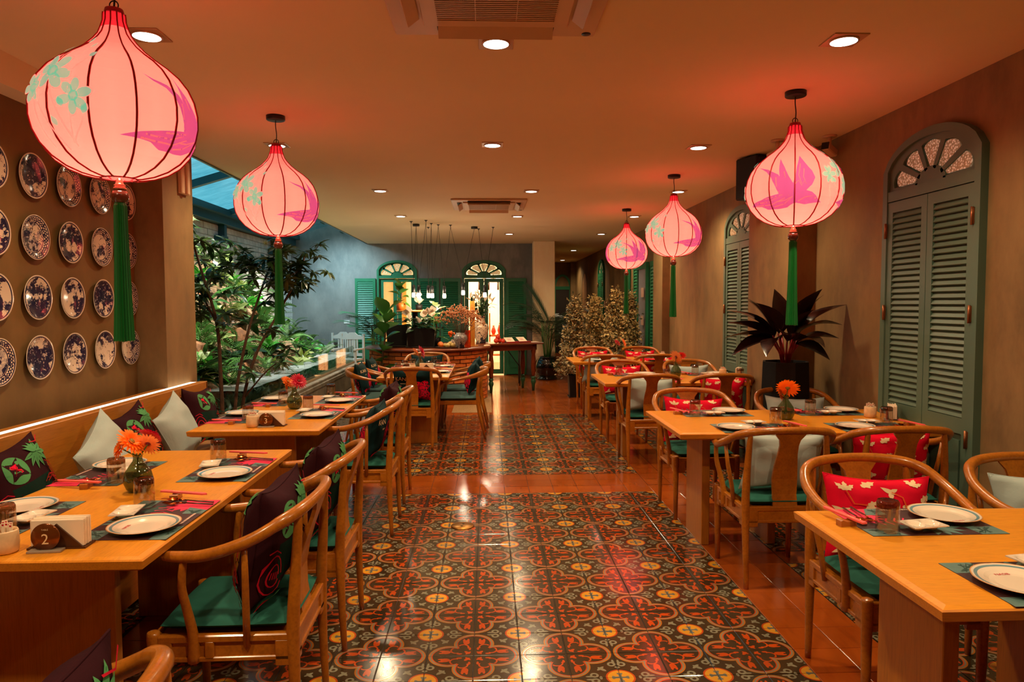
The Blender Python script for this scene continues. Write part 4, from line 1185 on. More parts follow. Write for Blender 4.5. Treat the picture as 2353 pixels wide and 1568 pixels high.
put_cushion(me_red, 'red', 'red leaf cushion seen through the back of an armchair beside the shutters', 2.215, 3.84, '+y', 0.14, 0.66, -0.10, -0.05, -0.01)
put_cushion(me_red, 'red', 'red leaf cushion on the far left side of the second right table', 1.525, 5.03, '-y', 0.2, 0.652, -0.10, -0.05)
put_cushion(me_grey2, 'grey', 'pale cushion on the armchair in front of the black planter', 2.30, 5.04, '-y', 0.2, 0.652, -0.10, -0.04)
put_cushion(me_grey, 'grey', 'pale cushion seen through the back at the third right table', 1.515, 6.645, '+y', 0.14, 0.655, -0.10, 0.06, 0.02)
put_cushion(me_red, 'red', 'red leaf cushion seen through the back at the third right table', 2.215, 6.645, '+y', 0.14, 0.655)
put_cushion(me_red, 'red', 'red leaf cushion on the far left side of the third right table', 1.52, 7.775, '-y', 0.2, 0.652)
put_cushion(me_grey2, 'grey', 'pale cushion on the far right side of the third right table', 2.30, 7.80, '-y', 0.2, 0.652)
put_cushion(me_grey, 'grey', 'pale cushion seen through the back at the farthest right table', 1.51, 9.165, '+y', 0.14, 0.655, -0.10, 0.05, -0.05)
put_cushion(me_red, 'red', 'red leaf cushion seen through the back at the farthest right table', 2.20, 9.165, '+y', 0.14, 0.655)
put_cushion(me_red, 'red', 'red leaf cushion on the left armchair in front of the shrubs', 1.57, 10.28, '-y', 0.2, 0.652)
put_cushion(me_red, 'red', 'red leaf cushion on the right armchair in front of the shrubs', 2.28, 10.28, '-y', 0.2, 0.652)

# ------------------------------------------------------------------ wall bench
t = thing('banquette', 'long built-in oak bench with tan seat under the wall plates', 'bench', (0, 0, 0), 0)
m = MB(); m.box(-2.40, -2.34, 0.3, 5.60, 0.0, 0.905, 0, None, 0.003); m.box(-2.275, -2.215, 0.3, 5.62, 0.0, 0.912, 0, None, 0.004); m.box(-2.34, -2.275, 0.3, 5.60, 0.0, 0.895); m.box(-2.40, -2.215, 5.60, 5.62, 0, 0.908)
obj('bench_back', m, m_bench, t)
m = MB(); m.box(-2.333, -2.282, 0.3, 5.59, 0.8945, 0.9075); obj('light_strip', m, m_led, t)
m = MB(); m.box(-2.215, -1.73, 0.3, 5.58, 0.06, 0.37, 0, None, 0.004); obj('bench_base', m, m_bench, t)
ys = [0.3, 1.35, 2.40, 3.45, 4.50, 5.58]
for a, b in zip(ys[:-1], ys[1:]):
    m = MB(); m.box(-2.213, -1.715, a+0.004, b-0.004, 0.372, 0.462, 0, None, 0.02); obj('seat_cushion', m, m_leather, t)
BC = [(me_mar, 'mar', 'maroon jungle cushion at the left edge of the wall bench', 3.18, 0.10, 0.695, 0.10, 0.28), (me_greysq, 'grey', 'pale cushion left of the first table flowers on the bench', 3.80, 0.17, 0.68, 0.50, 0.30), (me_mar, 'mar', 'maroon jungle cushion in the middle of the bench between pale ones', 4.22, 0.10, 0.695, 0.16, 0.26),
      (me_greysq, 'grey', 'pale cushion on the bench just left of the second table', 4.66, 0.16, 0.68, 0.35, 0.30), (me_mar, 'mar', 'maroon jungle cushion at the far end of the bench', 5.19, 0.10, 0.70, -0.10, 0.24), (me_greysq, 'grey', 'pale cushion cut off at the left edge by the near table', 2.72, 0.15, 0.68, 0.2, 0.3)]
for me, kd, l, y, off, z, rl, ln in BC:
    put_cushion(me, kd, l, -2.215+off+0.02, y, '+x', ln, z, 0.0, rl)

# ------------------------------------------------------------------ tables
def top_mesh(L, W, h=0.042):
    """top in its own frame: bevelled upper border and undercut lower edge"""
    m = MB()
    def ring(i, z): return [(-L/2+i, -W/2+i, z), (L/2-i, -W/2+i, z), (L/2-i, W/2-i, z), (-L/2+i, W/2-i, z)]
    rs = [ring(0.026, 0.0), ring(0.006, -0.0035), ring(0.0, -0.007), ring(0.004, -h+0.010), ring(0.022, -h)]
    vs = [p for r in rs for p in r]
    fs = []; mi = []
    for i in range(len(rs)-1):
        for k in range(4): fs.append((i*4+k, i*4+4+k, i*4+4+(k+1) % 4, i*4+(k+1) % 4))
    m.add(vs, [(0, 1, 2, 3)]+fs[:4], 0); m.add(vs, fs[4:]+[(19, 18, 17, 16)], 1)
    return m
def table(label, x0, x1, y0, y1, z, legs, apron=None):
    t = thing('dining_table', label, 'table', ((x0+x1)/2, (y0+y1)/2, 0), 0, 'light wood dining tables')
    cx, cy = (x0+x1)/2, (y0+y1)/2
    L, W = x1-x0, y1-y0
    if L >= W:
        o = obj('tabletop', top_mesh(L, W), [m_table, m_tableside], t, (0, 0, z))
    else:
        o = obj('tabletop', top_mesh(W, L), [m_table, m_tableside], t, (0, 0, z), (0, 0, PI/2))
    for (a, b, c, d) in legs:
        m = MB(); m.box(a-cx, b-cx, c-cy, d-cy, 0, z-0.043, 0, None, 0.003); obj('leg', m, m_leg, t)
    if apron:
        m = MB()
        for (a, b, c, d) in apron: m.box(a-cx, b-cx, c-cy, d-cy, z-0.125, z-0.043, 0, None, 0.002)
        obj('apron', m, m_leg, t)
    return t
TZ = 0.77
def rtab(label, y0, y1):
    ya, yb = y0+0.34, y0+0.68
    return table(label, 1.10, 2.69, y0, y1, TZ, [(1.335, 1.385, ya, yb), (1.755, 1.805, ya, yb), (2.05, 2.10, ya, yb), (2.46, 2.51, ya, yb)], [(1.385, 1.755, ya+0.12, ya+0.15), (2.10, 2.46, ya+0.12, ya+0.15)])
rtab('nearest right dining table cut off by the right edge', 1.63, 2.46)
rtab('second right dining table with orange gerbera, against the green shutters', 3.95, 4.83)
rtab('third right dining table with peach gerbera', 6.52, 7.42)
rtab('farthest right dining table in front of the shrubs', 8.93, 9.77)
def ltab(label, x0, x1, y0, y1):
    return table(label, x0, x1, y0, y1, TZ, [(-1.70, -1.20, y0+0.20, y0+0.235), (-1.70, -1.20, y1-0.235, y1-0.20)], [(-1.50, -1.40, y0+0.24, y1-0.24)])
ltab('front left dining table with number stand, beside the wall bench', -1.82, -1.012, 2.06, 3.64)
ltab('second left dining table beside the wall bench', -1.78, -1.0, 4.18, 5.80)
table('dining table by the brick counter with six chairs', -1.17, -0.41, 7.42, 9.10, 0.745, [(-1.02, -0.55, 7.62, 7.655), (-1.02, -0.55, 8.87, 8.905)], [(-0.84, -0.74, 7.66, 8.86)])
# ------------------------------------------------------------------ tableware
def mat_mesh():
    m = MB()
    W, D = 0.225, 0.145                      # y from -D..D, diner at -y
    m.box(-W, W, -D, D, 0.0, 0.0012, 0)
    pr = []
    pr.append(([(0.09, -D), (W, -D), (W, -0.02), (0.17, -0.035), (0.13, -0.075)], 2)); 
    for k in range(5): pr.append((lens(0.17, -0.06, 0.09, 0.017, 1.9+0.4*k), 2))
    pr.append(([(0.05, -0.145), (0.095, -0.145), (0.13, -0.07), (0.05, -0.075)], 1))
    pr.append(([(-W, 0.07), (-0.125, 0.07), (-0.135, D), (-W, D)], 1))
    pr.append(([(-W, -D), (-0.09, -D), (-0.105, -0.09), (-W, -0.09)], 1))
    pr.append((circ(-0.135, 0.025, 0.05, 0.05, 22), 1)); pr.append((rot2(astroid(0, 0, 0.051), PI/4, (-0.135, 0.025)), 0)); pr.append((rot2([(-.017, -.017), (.017, -.017), (.017, .017), (-.017, .017)], 0, (-0.135, 0.025)), 2))
    for k in range(8): pr.append((lens(-0.03, 0.07, 0.085, 0.014, -0.5+k*0.52), 1))
    pr.append(([(0.13, 0.075), (W, 0.075), (W, D), (0.11, D)], 1))
    for k in range(6): pr.append((lens(0.09, 0.02, 0.075, 0.012, 0.2+k*0.35), 3))
    for k in range(4): pr.append((stroke([(0.02+0.03*k, -0.03), (0.04+0.03*k, 0.0), (0.03+0.03*k, 0.04)], 0.006), 2))
    r = random.Random(2)
    for (x, y, w, h) in ((-0.17, 0.105, 0.04, 0.03), (-0.16, -0.12, 0.05, 0.02), (0.17, 0.11, 0.045, 0.03), (0.075, -0.11, 0.02, 0.03)):
        for k in range(7): pr.append((stroke([(x+r.uniform(-w, w), y+r.uniform(-h, h)), (x+r.uniform(-w, w), y+r.uniform(-h, h)), (x+r.uniform(-w, w), y+r.uniform(-h, h))], 0.0035), 3))
    x = -0.075
    while x < 0.045:
        w_ = r.uniform(0.004, 0.013); pr.append(([(x, -0.128), (x+w_, -0.128), (x+w_, -0.119), (x, -0.119)], 4)); x += w_+0.003
    for k, (poly, mi) in enumerate(pr):
        pl_ = [(max(-W, min(W, a)), max(-D, min(D, b))) for a, b in poly]
        try: tv, tf = tri_poly(pl_, 0.2)
        except Exception: continue
        m.add([(a, b, 0.0013+0.00003*k) for a, b in tv], tf, mi)
    return m.mesh('placemat', [m_matbase, m_matteal, m_matpink, m_matdark, m_matwhite])
me_mat = mat_mesh()
def plate_mesh():
    m = MB(); n = 64
    prof = [(0.001, 0.004, 0), (0.055, 0.004, 0), (0.068, 0.0055, 0), (0.080, 0.011, 0), (0.094, 0.0142, 0), (0.1025, 0.0160, 1), (0.1040, 0.0164, 0), (0.1085, 0.0173, 0), (0.111, 0.0178, 2), (0.1115, 0.0168, 2), (0.095, 0.0125, 0), (0.07, 0.003, 0), (0.062, 0.0, 0), (0.056, 0.0, 0), (0.054, 0.0025, 0), (0.001, 0.0025, 0)]
    vs = []; 
    for (r, z, _) in prof:
        for k in range(n):
            a = 2*PI*k/n; q = 1+(0.022*(abs(cos(3*a)))**0.6-0.011)*max(0, (r-0.075)/0.036)
            vs.append((r*q*cos(a), r*q*sin(a), z))
    for i in range(len(prof)-1):
        fs = [(i*n+k, i*n+(k+1) % n, (i+1)*n+(k+1) % n, (i+1)*n+k) for k in range(n)]
        m.add(vs, fs, prof[i+1][2], True)
    tv, tf = text_tris('NASIB', 0.016)
    m.add([(a, 0.060+b, 0.0058) for a, b in tv], tf, 3)
    return m.mesh('dinner_plate', [m_china, m_chinarim, m_chinagold, m_redline])
me_plate = plate_mesh()
def dish_mesh():
    m = MB(); nx, ny = 26, 14
    def z(u, v):
        h = 0.022
        for cx in (-0.42, 0.42):
            d = sqrt(((u-cx)/0.42)**2+(v/0.78)**2)
            if d < 1: h = min(h, 0.022-0.017*(1-d**3))
        return h
    A = [(0.064*(-1+2*i/nx), 0.041*(-1+2*j/ny)) for i in range(nx+1) for j in range(ny+1)]
    top = [(x, y, z(x/0.064, y/0.041)) for x, y in A]
    bot = [(x, y, max(0.0, zz-0.0035) if zz > 0.0215 else max(0.0, zz-0.004)) for x, y, zz in top]
    fs = [(i*(ny+1)+j, (i+1)*(ny+1)+j, (i+1)*(ny+1)+j+1, i*(ny+1)+j+1) for i in range(nx) for j in range(ny)]
    m.add(top, fs, 0, True); m.add(bot, [f[::-1] for f in fs], 0, True)
    e = [i*(ny+1) for i in range(nx+1)]+[nx*(ny+1)+j for j in range(1, ny+1)]+[i*(ny+1)+ny for i in range(nx-1, -1, -1)]+[j for j in range(ny-1, 0, -1)]
    k = len(e)
    m.add([top[i] for i in e]+[bot[i] for i in e], [(i, (i+1) % k, k+(i+1) % k, k+i) for i in range(k)], 0)
    return m.mesh('sauce_dish', m_china)
me_dish = dish_mesh()
def build_tumbler():
    t = link('tumbler', None); t.empty_display_size = 0.05
    m = MB(); m.lathe([(0.037, 0.0), (0.0365, 0.03), (0.035, 0.07), (0.0345, 0.082)], 24, 0, None, True, False); m.lathe([(0.0352, 0.0), (0.0345, 0.03), (0.033, 0.07), (0.0325, 0.08)], 24, 0, None, True, False); obj('glass_wall', m, m_tumbler, t)
    m = MB(); m.lathe([(0.0346, 0.078), (0.0345, 0.094), (0.031, 0.1015), (0.018, 0.099), (0.001, 0.0985)], 24, 0, None, True, False); m.lathe([(0.0325, 0.078), (0.001, 0.081)], 24, 0, None, True, False); obj('glass_base', m, m_amber, t)
    return t
def build_spoon(fork=False):
    t = link('fork' if fork else 'spoon', None); t.empty_display_size = 0.05
    m = MB(); m.tube([(0, -0.095, 0.0035), (0, -0.03, 0.006), (0, 0.02, 0.009)], [0.0042, 0.0036, 0.0026], 8, 0, None, True, 0.7); obj('handle', m, m_dkwood, t)
    m = MB()
    m.tube([(0, 0.02, 0.009), (0, 0.042, 0.007)], [0.0026, 0.0028], 8)
    if fork:
        for k in range(4):
            x = (k-1.5)*0.0062; m.tube([(x*0.6, 0.046, 0.006), (x, 0.062, 0.004), (x, 0.092, 0.010)], [0.0024, 0.002, 0.0011], 6)
        m.box(-0.0105, 0.0105, 0.042, 0.062, 0.0035, 0.0055)
    else:
        n, r = 16, 5
        vs = [(0, 0.064, 0.002)]; fs = []
        for i in range(1, r+1):
            for k in range(n):
                a = 2*PI*k/n; q = i/r
                vs.append((0.0175*q*cos(a), 0.064+0.026*q*sin(a), 0.002+0.0085*q*q))
        for k in range(n): fs.append((0, 1+k, 1+(k+1) % n))
        for i in range(r-1):
            for k in range(n): fs.append((1+i*n+k, 1+(i+1)*n+k, 1+(i+1)*n+(k+1) % n, 1+i*n+(k+1) % n))
        m.add(vs, fs, 0, True)
    obj('fork_head' if fork else 'bowl', m, m_copper, t)
    return t
def sleeve_mesh():
    m = MB()
    pts = [(-0.100, -0.009), (0.086, -0.009), (0.100, 0.0), (0.086, 0.009), (-0.100, 0.009)]
    m.prism(pts, 0, 0.006, 0)
    tv, tf = text_tris('NASIB', 0.012)
    m.add([(-0.035-a, -b, 0.0064) for a, b in tv], tf, 1)
    return m.mesh('chopstick_sleeve', [m_sleeve, m_cream])
me_sleeve = sleeve_mesh()
def rest_mesh():
    m = MB(); m.prism([(-0.028, 0), (0.028, 0), (0.028, 0.019), (0.020, 0.022), (0.008, 0.017), (-0.008, 0.017), (-0.020, 0.022), (-0.028, 0.019)], -0.015, 0.015, 0, Matrix.Rotation(PI/2, 4, 'X'))
    return m.mesh('chopstick_rest', m_block)
me_rest = rest_mesh()
proto_t = None; proto_s = None; proto_f = None
def put(o, Mx, lb, cat, grp):
    o.matrix_world = Mx
    return tag(o, lb, cat, grp)
srnd = random.Random(21)
def setting(where, ex, ey, f, z=TZ, c=0.0, items='all'):
    """one place: (ex, ey) a point of the table edge, diner looking along f"""
    global proto_t, proto_s, proto_f
    B = Matrix.Translation((ex, ey, z)) @ Matrix.Rotation(ROTF[f], 4, 'Z')
    def at(x, y, h, a=0.0): return B @ Matrix.Translation((x, y, h)) @ Matrix.Rotation(a, 4, 'Z')
    j = lambda s: srnd.uniform(-s, s)
    put(link('placemat', me_mat), at(0, 0.152, 0.0002, j(0.015)), 'printed placemat '+where, 'placemat', 'printed placemats')
    put(link('dinner_plate', me_plate), at(-0.12+j(0.006), 0.125+j(0.005), 0.0034, j(0.3)), 'white blue-banded plate '+where, 'plate', 'blue banded dinner plates')
    put(link('sauce_dish', me_dish), at(0.03+j(0.008), 0.252+j(0.004), 0.0042, j(0.25)), 'white two-well sauce dish '+where, 'dish', 'white sauce dishes')
    if proto_t is None: proto_t = build_tumbler(); o = proto_t
    else: o = dup(proto_t)
    put(o, at(0.165+j(0.012), 0.262+j(0.008), 0.0042), 'upturned amber-based tumbler '+where, 'glass', 'upturned tumblers')
    sa = PI/2+(-0.24 if "-x" in f or "+x" in f else 0.24)+j(0.06)
    put(link('chopstick_rest', me_rest), at(0.252, 0.185, 0.0003, 0.1), 'wooden chopstick rest '+where, 'chopstick rest', 'wooden chopstick rests')
    put(link('chopstick_sleeve', me_sleeve), at(0.245, 0.150, 0.0235, sa-PI), 'pink chopstick sleeve '+where, 'chopstick sleeve', 'pink chopstick sleeves')
    if proto_s is None:
        proto_s = build_spoon(); o = proto_s; proto_f = build_spoon(True); o2 = proto_f
    else: o = dup(proto_s); o2 = dup(proto_f)
    put(o, at(0.185, 0.105, 0.0048, -0.12+j(0.04)), 'copper spoon '+where, 'spoon', 'copper spoons')
    put(o2, at(0.150, 0.098, 0.0048, -0.06+j(0.04)), 'copper fork '+where, 'fork', 'copper forks')
EL, WL1, WL2 = -1.012, -1.82, -1.78
setting('before the nearest left armchair', EL, 2.455, '-x')
setting('before the second left armchair', EL, 3.185, '-x')
setting('by the number stand, wall side', WL1, 2.46, '+x')
setting('behind the front left flowers', WL1, 3.14, '+x')
setting('at the second left table, aisle side, near end', EL+0.012, 4.80, '-x')
setting('at the second left table, aisle side, far end', EL+0.012, 5.50, '-x')
setting('at the second left table, bench side, near end', WL2, 4.66, '+x')
setting('at the second left table, bench side, far end', WL2, 5.40, '+x')
setting('on the far side of the nearest right table', 1.45, 2.46, '-y')
setting('on the nearest right table at the picture edge', 2.25, 2.46, '-y')
setting('on the near side of the nearest right table', 1.51, 1.63, '+y')
for nm, y0, y1 in (('second', 3.95, 4.83), ('third', 6.52, 7.42), ('farthest', 8.93, 9.77)):
    setting('on the far left of the %s right table' % nm, 1.53, y1, '-y'); setting('on the far right of the %s right table' % nm, 2.30, y1, '-y')
    setting('on the near left of the %s right table' % nm, 1.59, y0, '+y'); setting('on the near right of the %s right table' % nm, 2.30, y0, '+y')
for nm, x, y, f in (('near right', -0.41, 8.02, '-x'), ('far right', -0.41, 8.72, '-x'), ('near left', -1.17, 8.02, '+x'), ('far left', -1.17, 8.72, '+x')):
    setting('at the %s of the table by the brick counter' % nm, x, y, f, 0.745)
# vases with gerberas
def gerbera(parent, mat, c, r, tilt, az, mc):
    f = link('flower', None, parent, c, (tilt*cos(az), tilt*sin(az), rnd.uniform(0, 3))); f.empty_display_size = 0.02
    m = MB()
    for ringn, (n, r0, r1, up_) in enumerate(((22, 0.25, 1.0, 0.10), (18, 0.2, 0.78, 0.24), (14, 0.15, 0.5, 0.34))):
        for k in range(n):
            a = 2*PI*k/n+ringn*0.2+rnd.uniform(-.06, .06); w_ = r*0.095
            L = rnd.uniform(0.92, 1.05)
            pr = []
            for i in range(5):
                u = i/4; rr = r*(r0+(r1-r0)*u*L); ww = w_*sin(PI*(0.12+0.80*u)); zz = r*(up_*(0.25+u*(1.1-0.9*u*u*(1 if ringn == 0 else 0.4))))
                pr += [(rr*cos(a)-ww*sin(a), rr*sin(a)+ww*cos(a), zz), (rr*cos(a)+ww*sin(a), rr*sin(a)-ww*cos(a), zz)]
            m.add(pr, [(2*i, 2*i+1, 2*i+3, 2*i+2) for i in range(4)], 0, True)
    obj('petals', m, mat, f)
    m = MB(); m.sphere((0, 0, r*0.10), r*0.20, 12, 0, None, 0.55); obj('flower_centre', m, mc, f)
    return f
m_fc = pbr('flower_centre', (150, 120, 40), 0.7, var=0.3, scale=200); m_fcr = pbr('dark_flower_centre', (120, 20, 30), 0.7, var=0.3, scale=200)
def vase(label, x, y, z, flowers):
    t = thing('flower_vase', label, 'vase', (x, y, z), 0, 'green glass vases of gerberas')
    m = MB(); m.lathe([(0.001, 0.002), (0.030, 0.002), (0.044, 0.012), (0.053, 0.035), (0.054, 0.055), (0.047, 0.082), (0.030, 0.108), (0.0185, 0.124), (0.0165, 0.136), (0.018, 0.146), (0.021, 0.150)], 28, 0, None, True, False)
    obj('glass_body', m, m_vase, t)
    m = MB(); m.lathe([(0.001, 0.004), (0.029, 0.004), (0.043, 0.014), (0.051, 0.036), (0.052, 0.05), (0.001, 0.052)], 24, 0, None, True, False); obj('water', m, glass('vase_water', (0.55, 0.6, 0.4), 0.02, 0.05), t)
    m = MB()
    for (dx, dy, dz, r, mt, ti, az, mc) in flowers:
        m.tube(catmull([(0.01*dx/0.05, 0, 0.02), (0, 0, 0.13), (dx*0.5, dy*0.5, 0.16), (dx, dy, dz)], 4), 0.0028, 6)
    obj('stems', m, m_stem, t)
    for (dx, dy, dz, r, mt, ti, az, mc) in flowers: gerbera(t, mt, (dx, dy, dz), r*1.15, ti, az, mc)
    return t
vase('green glass vase of orange and crimson gerberas on the front left table', -1.395, 2.825, TZ, [(-0.01, -0.03, 0.205, 0.055, m_petal_o, 0.9, 0.0, m_fc), (0.045, -0.01, 0.19, 0.045, m_petal_p, 1.2, 0.9, m_fcr), (0.03, 0.04, 0.215, 0.045, m_petal_r, 0.7, 0.4, m_fcr), (-0.05, -0.03, 0.18, 0.04, m_petal_o, 1.2, 3.6, m_fc)])
vase('green glass vase of orange and crimson gerberas on the second left table', -1.376, 5.04, TZ, [(0.035, -0.02, 0.20, 0.056, m_petal_r, 1.0, 0.25, m_fcr), (-0.04, -0.02, 0.195, 0.05, m_petal_o, 0.8, 5.6, m_fc), (-0.05, -0.05, 0.165, 0.038, m_petal_o, 1.5, 5.9, m_fc)])
vase('green glass vase with one large orange gerbera on the second right table', 1.905, 4.40, TZ, [(0.0, -0.025, 0.20, 0.066, m_petal_o, 0.95, 0.05, m_fc), (0.05, 0.03, 0.19, 0.04, m_petal_r, 0.9, 1.0, m_fcr), (-0.04, 0.0, 0.165, 0.045, m_petal_o, 1.4, 5.6, m_fc)])
vase('green glass vase with a peach gerbera on the third right table', 1.90, 7.0, TZ, [(-0.01, -0.03, 0.205, 0.068, m_petal_p, 1.15, 0.0, m_fcr), (0.055, 0.02, 0.215, 0.05, m_petal_r, 0.8, 0.6, m_fcr)])
vase('green glass vase with peach and red gerberas on the farthest right table', 1.80, 9.40, TZ, [(0.03, -0.03, 0.215, 0.066, m_petal_p, 1.2, 0.1, m_fcr), (-0.05, 0.0, 0.215, 0.05, m_petal_r, 1.0, 5.6, m_fcr)])
vase('small vase of red and peach flowers on the table by the brick counter', -0.80, 8.35, 0.745, [(0.02, -0.03, 0.205, 0.075, m_petal_r, 1.2, 0.1, m_fcr), (-0.05, 0.0, 0.20, 0.055, m_petal_p, 1.1, 5.6, m_fc)])
# napkin holders, number stands, toothpick cups
def napkins(label, x, y, z, a):
    t = thing('napkin_holder', label, 'napkin holder', (x, y, z), a, 'dark triangular napkin holders')
    m = MB(); m.box(-0.085, 0.085, -0.032, 0.032, 0, 0.006); 
    for s in (-1, 1): m.prism([(-0.075, 0.006), (0.075, 0.006), (0.0, 0.078)], s*0.026-0.003, s*0.026+0.003, 0, Matrix.Rotation(PI/2, 4, 'X'))
    obj('frame', m, m_dkwood, t)
    for k in range(9):
        q = MB(); zt = 0.088+rnd.uniform(-.004, .004); yy = (k-4)*0.0052
        q.box(-0.078+rnd.uniform(-.004, .004), 0.078+rnd.uniform(-.004, .004), yy-0.002, yy+0.0022, 0.007, zt, 0, None, 0.0009); obj('napkin', q, m_paper, t)
def number_stand(label, x, y, z, a, txt):
    t = thing('table_number', label, 'table number', (x, y, z), a, 'round table number stands')
    m = MB(); m.box(-0.048, 0.048, -0.016, 0.016, 0, 0.007, 0, None, 0.001); obj('foot', m, m_acr_foot, t)
    m = MB(); m.lathe([(0.001, -0.003), (0.040, -0.003), (0.041, 0), (0.040, 0.003), (0.001, 0.003)], 36, 0, Matrix.Translation((0, 0, 0.046)) @ Matrix.Rotation(PI/2, 4, 'X')); d = obj('disc', m, m_acrylic, t)
    if txt:
        m = MB(); tv, tf = text_tris(txt, 0.045); m.add([(a_, -0.0036, 0.038+b_) for a_, b_ in tv], tf); tv, tf = text_tris('TABLE', 0.007); m.add([(a_, -0.0036, 0.068+b_) for a_, b_ in tv], tf); obj('number', m, m_cream, d)
m_acr_foot = pbr('grey_number_foot', (150, 130, 110), 0.4)
def pick_cup(label, x, y, z):
    t = thing('toothpick_cup', label, 'cup', (x, y, z), 0, 'stone cups of wrapped toothpicks')
    m = MB(); m.lathe([(0.001, 0), (0.030, 0), (0.036, 0.006), (0.038, 0.03), (0.036, 0.066), (0.034, 0.070), (0.032, 0.068), (0.031, 0.02), (0.001, 0.018)], 24); obj('cup', m, m_marble, t)
    m = MB(); tip = MB()
    for k in range(16):
        a = k*2.4; r = 0.024*sqrt((k+0.5)/16); h = 0.088+rnd.uniform(-.006, .008)
        m.box(r*cos(a)-0.0045, r*cos(a)+0.0045, r*sin(a)-0.001, r*sin(a)+0.001, 0.02, h); tip.box(r*cos(a)-0.003, r*cos(a)+0.003, r*sin(a)-0.0012, r*sin(a)+0.0012, h-0.008, h-0.003)
    obj('toothpick_packets', m, m_paper, t); obj('red_marks', tip, m_redline, t)
napkins('napkin holder full of white napkins at the bottom left table corner', -1.318, 2.185, TZ, 0.06); number_stand('bronze disc table number 2 in front of the nearest napkins', -1.335, 2.135, TZ, 0.1, '2'); pick_cup('stone toothpick cup at the left edge of the front left table', -1.455, 2.135, TZ)
napkins('napkin holder on the near edge of the second left table', -1.325, 4.335, TZ, 0.0); number_stand('bronze table number disc on the second left table', -1.345, 4.285, TZ, 0.1, '3'); pick_cup('stone toothpick cup on the second left table', -1.43, 4.30, TZ)
napkins('napkin holder on the second right table beside the shutters', 2.60, 4.40, TZ, 1.1); number_stand('bronze table number disc beside the napkins on the second right table', 2.53, 4.34, TZ, 1.1, ''); pick_cup('stone toothpick cup on the second right table', 2.49, 4.46, TZ)
napkins('napkin holder on the third right table by the wall', 2.56, 7.05, TZ, 1.1); pick_cup('stone toothpick cup on the third right table', 2.42, 7.12, TZ)
napkins('napkin holder on the farthest right table', 2.52, 9.4, TZ, 1.1); pick_cup('stone toothpick cup on the farthest right table', 2.38, 9.45, TZ)
napkins('napkin holder on the table by the brick counter', -0.70, 8.10, 0.745, 0.0); pick_cup('stone toothpick cup on the table by the brick counter', -0.86, 8.08, 0.745)
for i, (x, y) in enumerate(((-0.98, 8.38), (-0.60, 8.45), (-1.02, 8.05))):
    put(dup(proto_t), Matrix.Translation((x, y, 0.7455)), 'upturned tumbler %s on the table by the brick counter' % ('left of the flowers', 'right of the flowers', 'at the left edge')[i], 'glass', 'upturned tumblers')

# ------------------------------------------------------------------ lanterns
LP = [(0.036, 0.6), (0.037, 0.592), (0.038, 0.57), (0.046, 0.545), (0.0555, 0.52), (0.0722, 0.497), (0.0999, 0.467), (0.1369, 0.437), (0.1758, 0.41), (0.2146, 0.376), (0.2461, 0.334), (0.2664, 0.288), (0.2766, 0.238), (0.2766, 0.19), (0.2664, 0.143), (0.2451, 0.1), (0.2109, 0.06), (0.1683, 0.03), (0.1203, 0.01), (0.0786, 0.001), (0.0555, 0.0)]
def lr(z):
    z = max(0.0, min(0.6, z))
    for (r0, z0), (r1, z1) in zip(LP[:-1], LP[1:]):
        if z1 <= z <= z0:
            u = (z-z1)/(z0-z1) if z0 > z1 else 0
            return r1+(r0-r1)*u
    return LP[-1][0]
def scallop(a, r, N=12): return r*(1-0.05*(1-abs(cos(a*N/2)))*min(1, r/0.1))
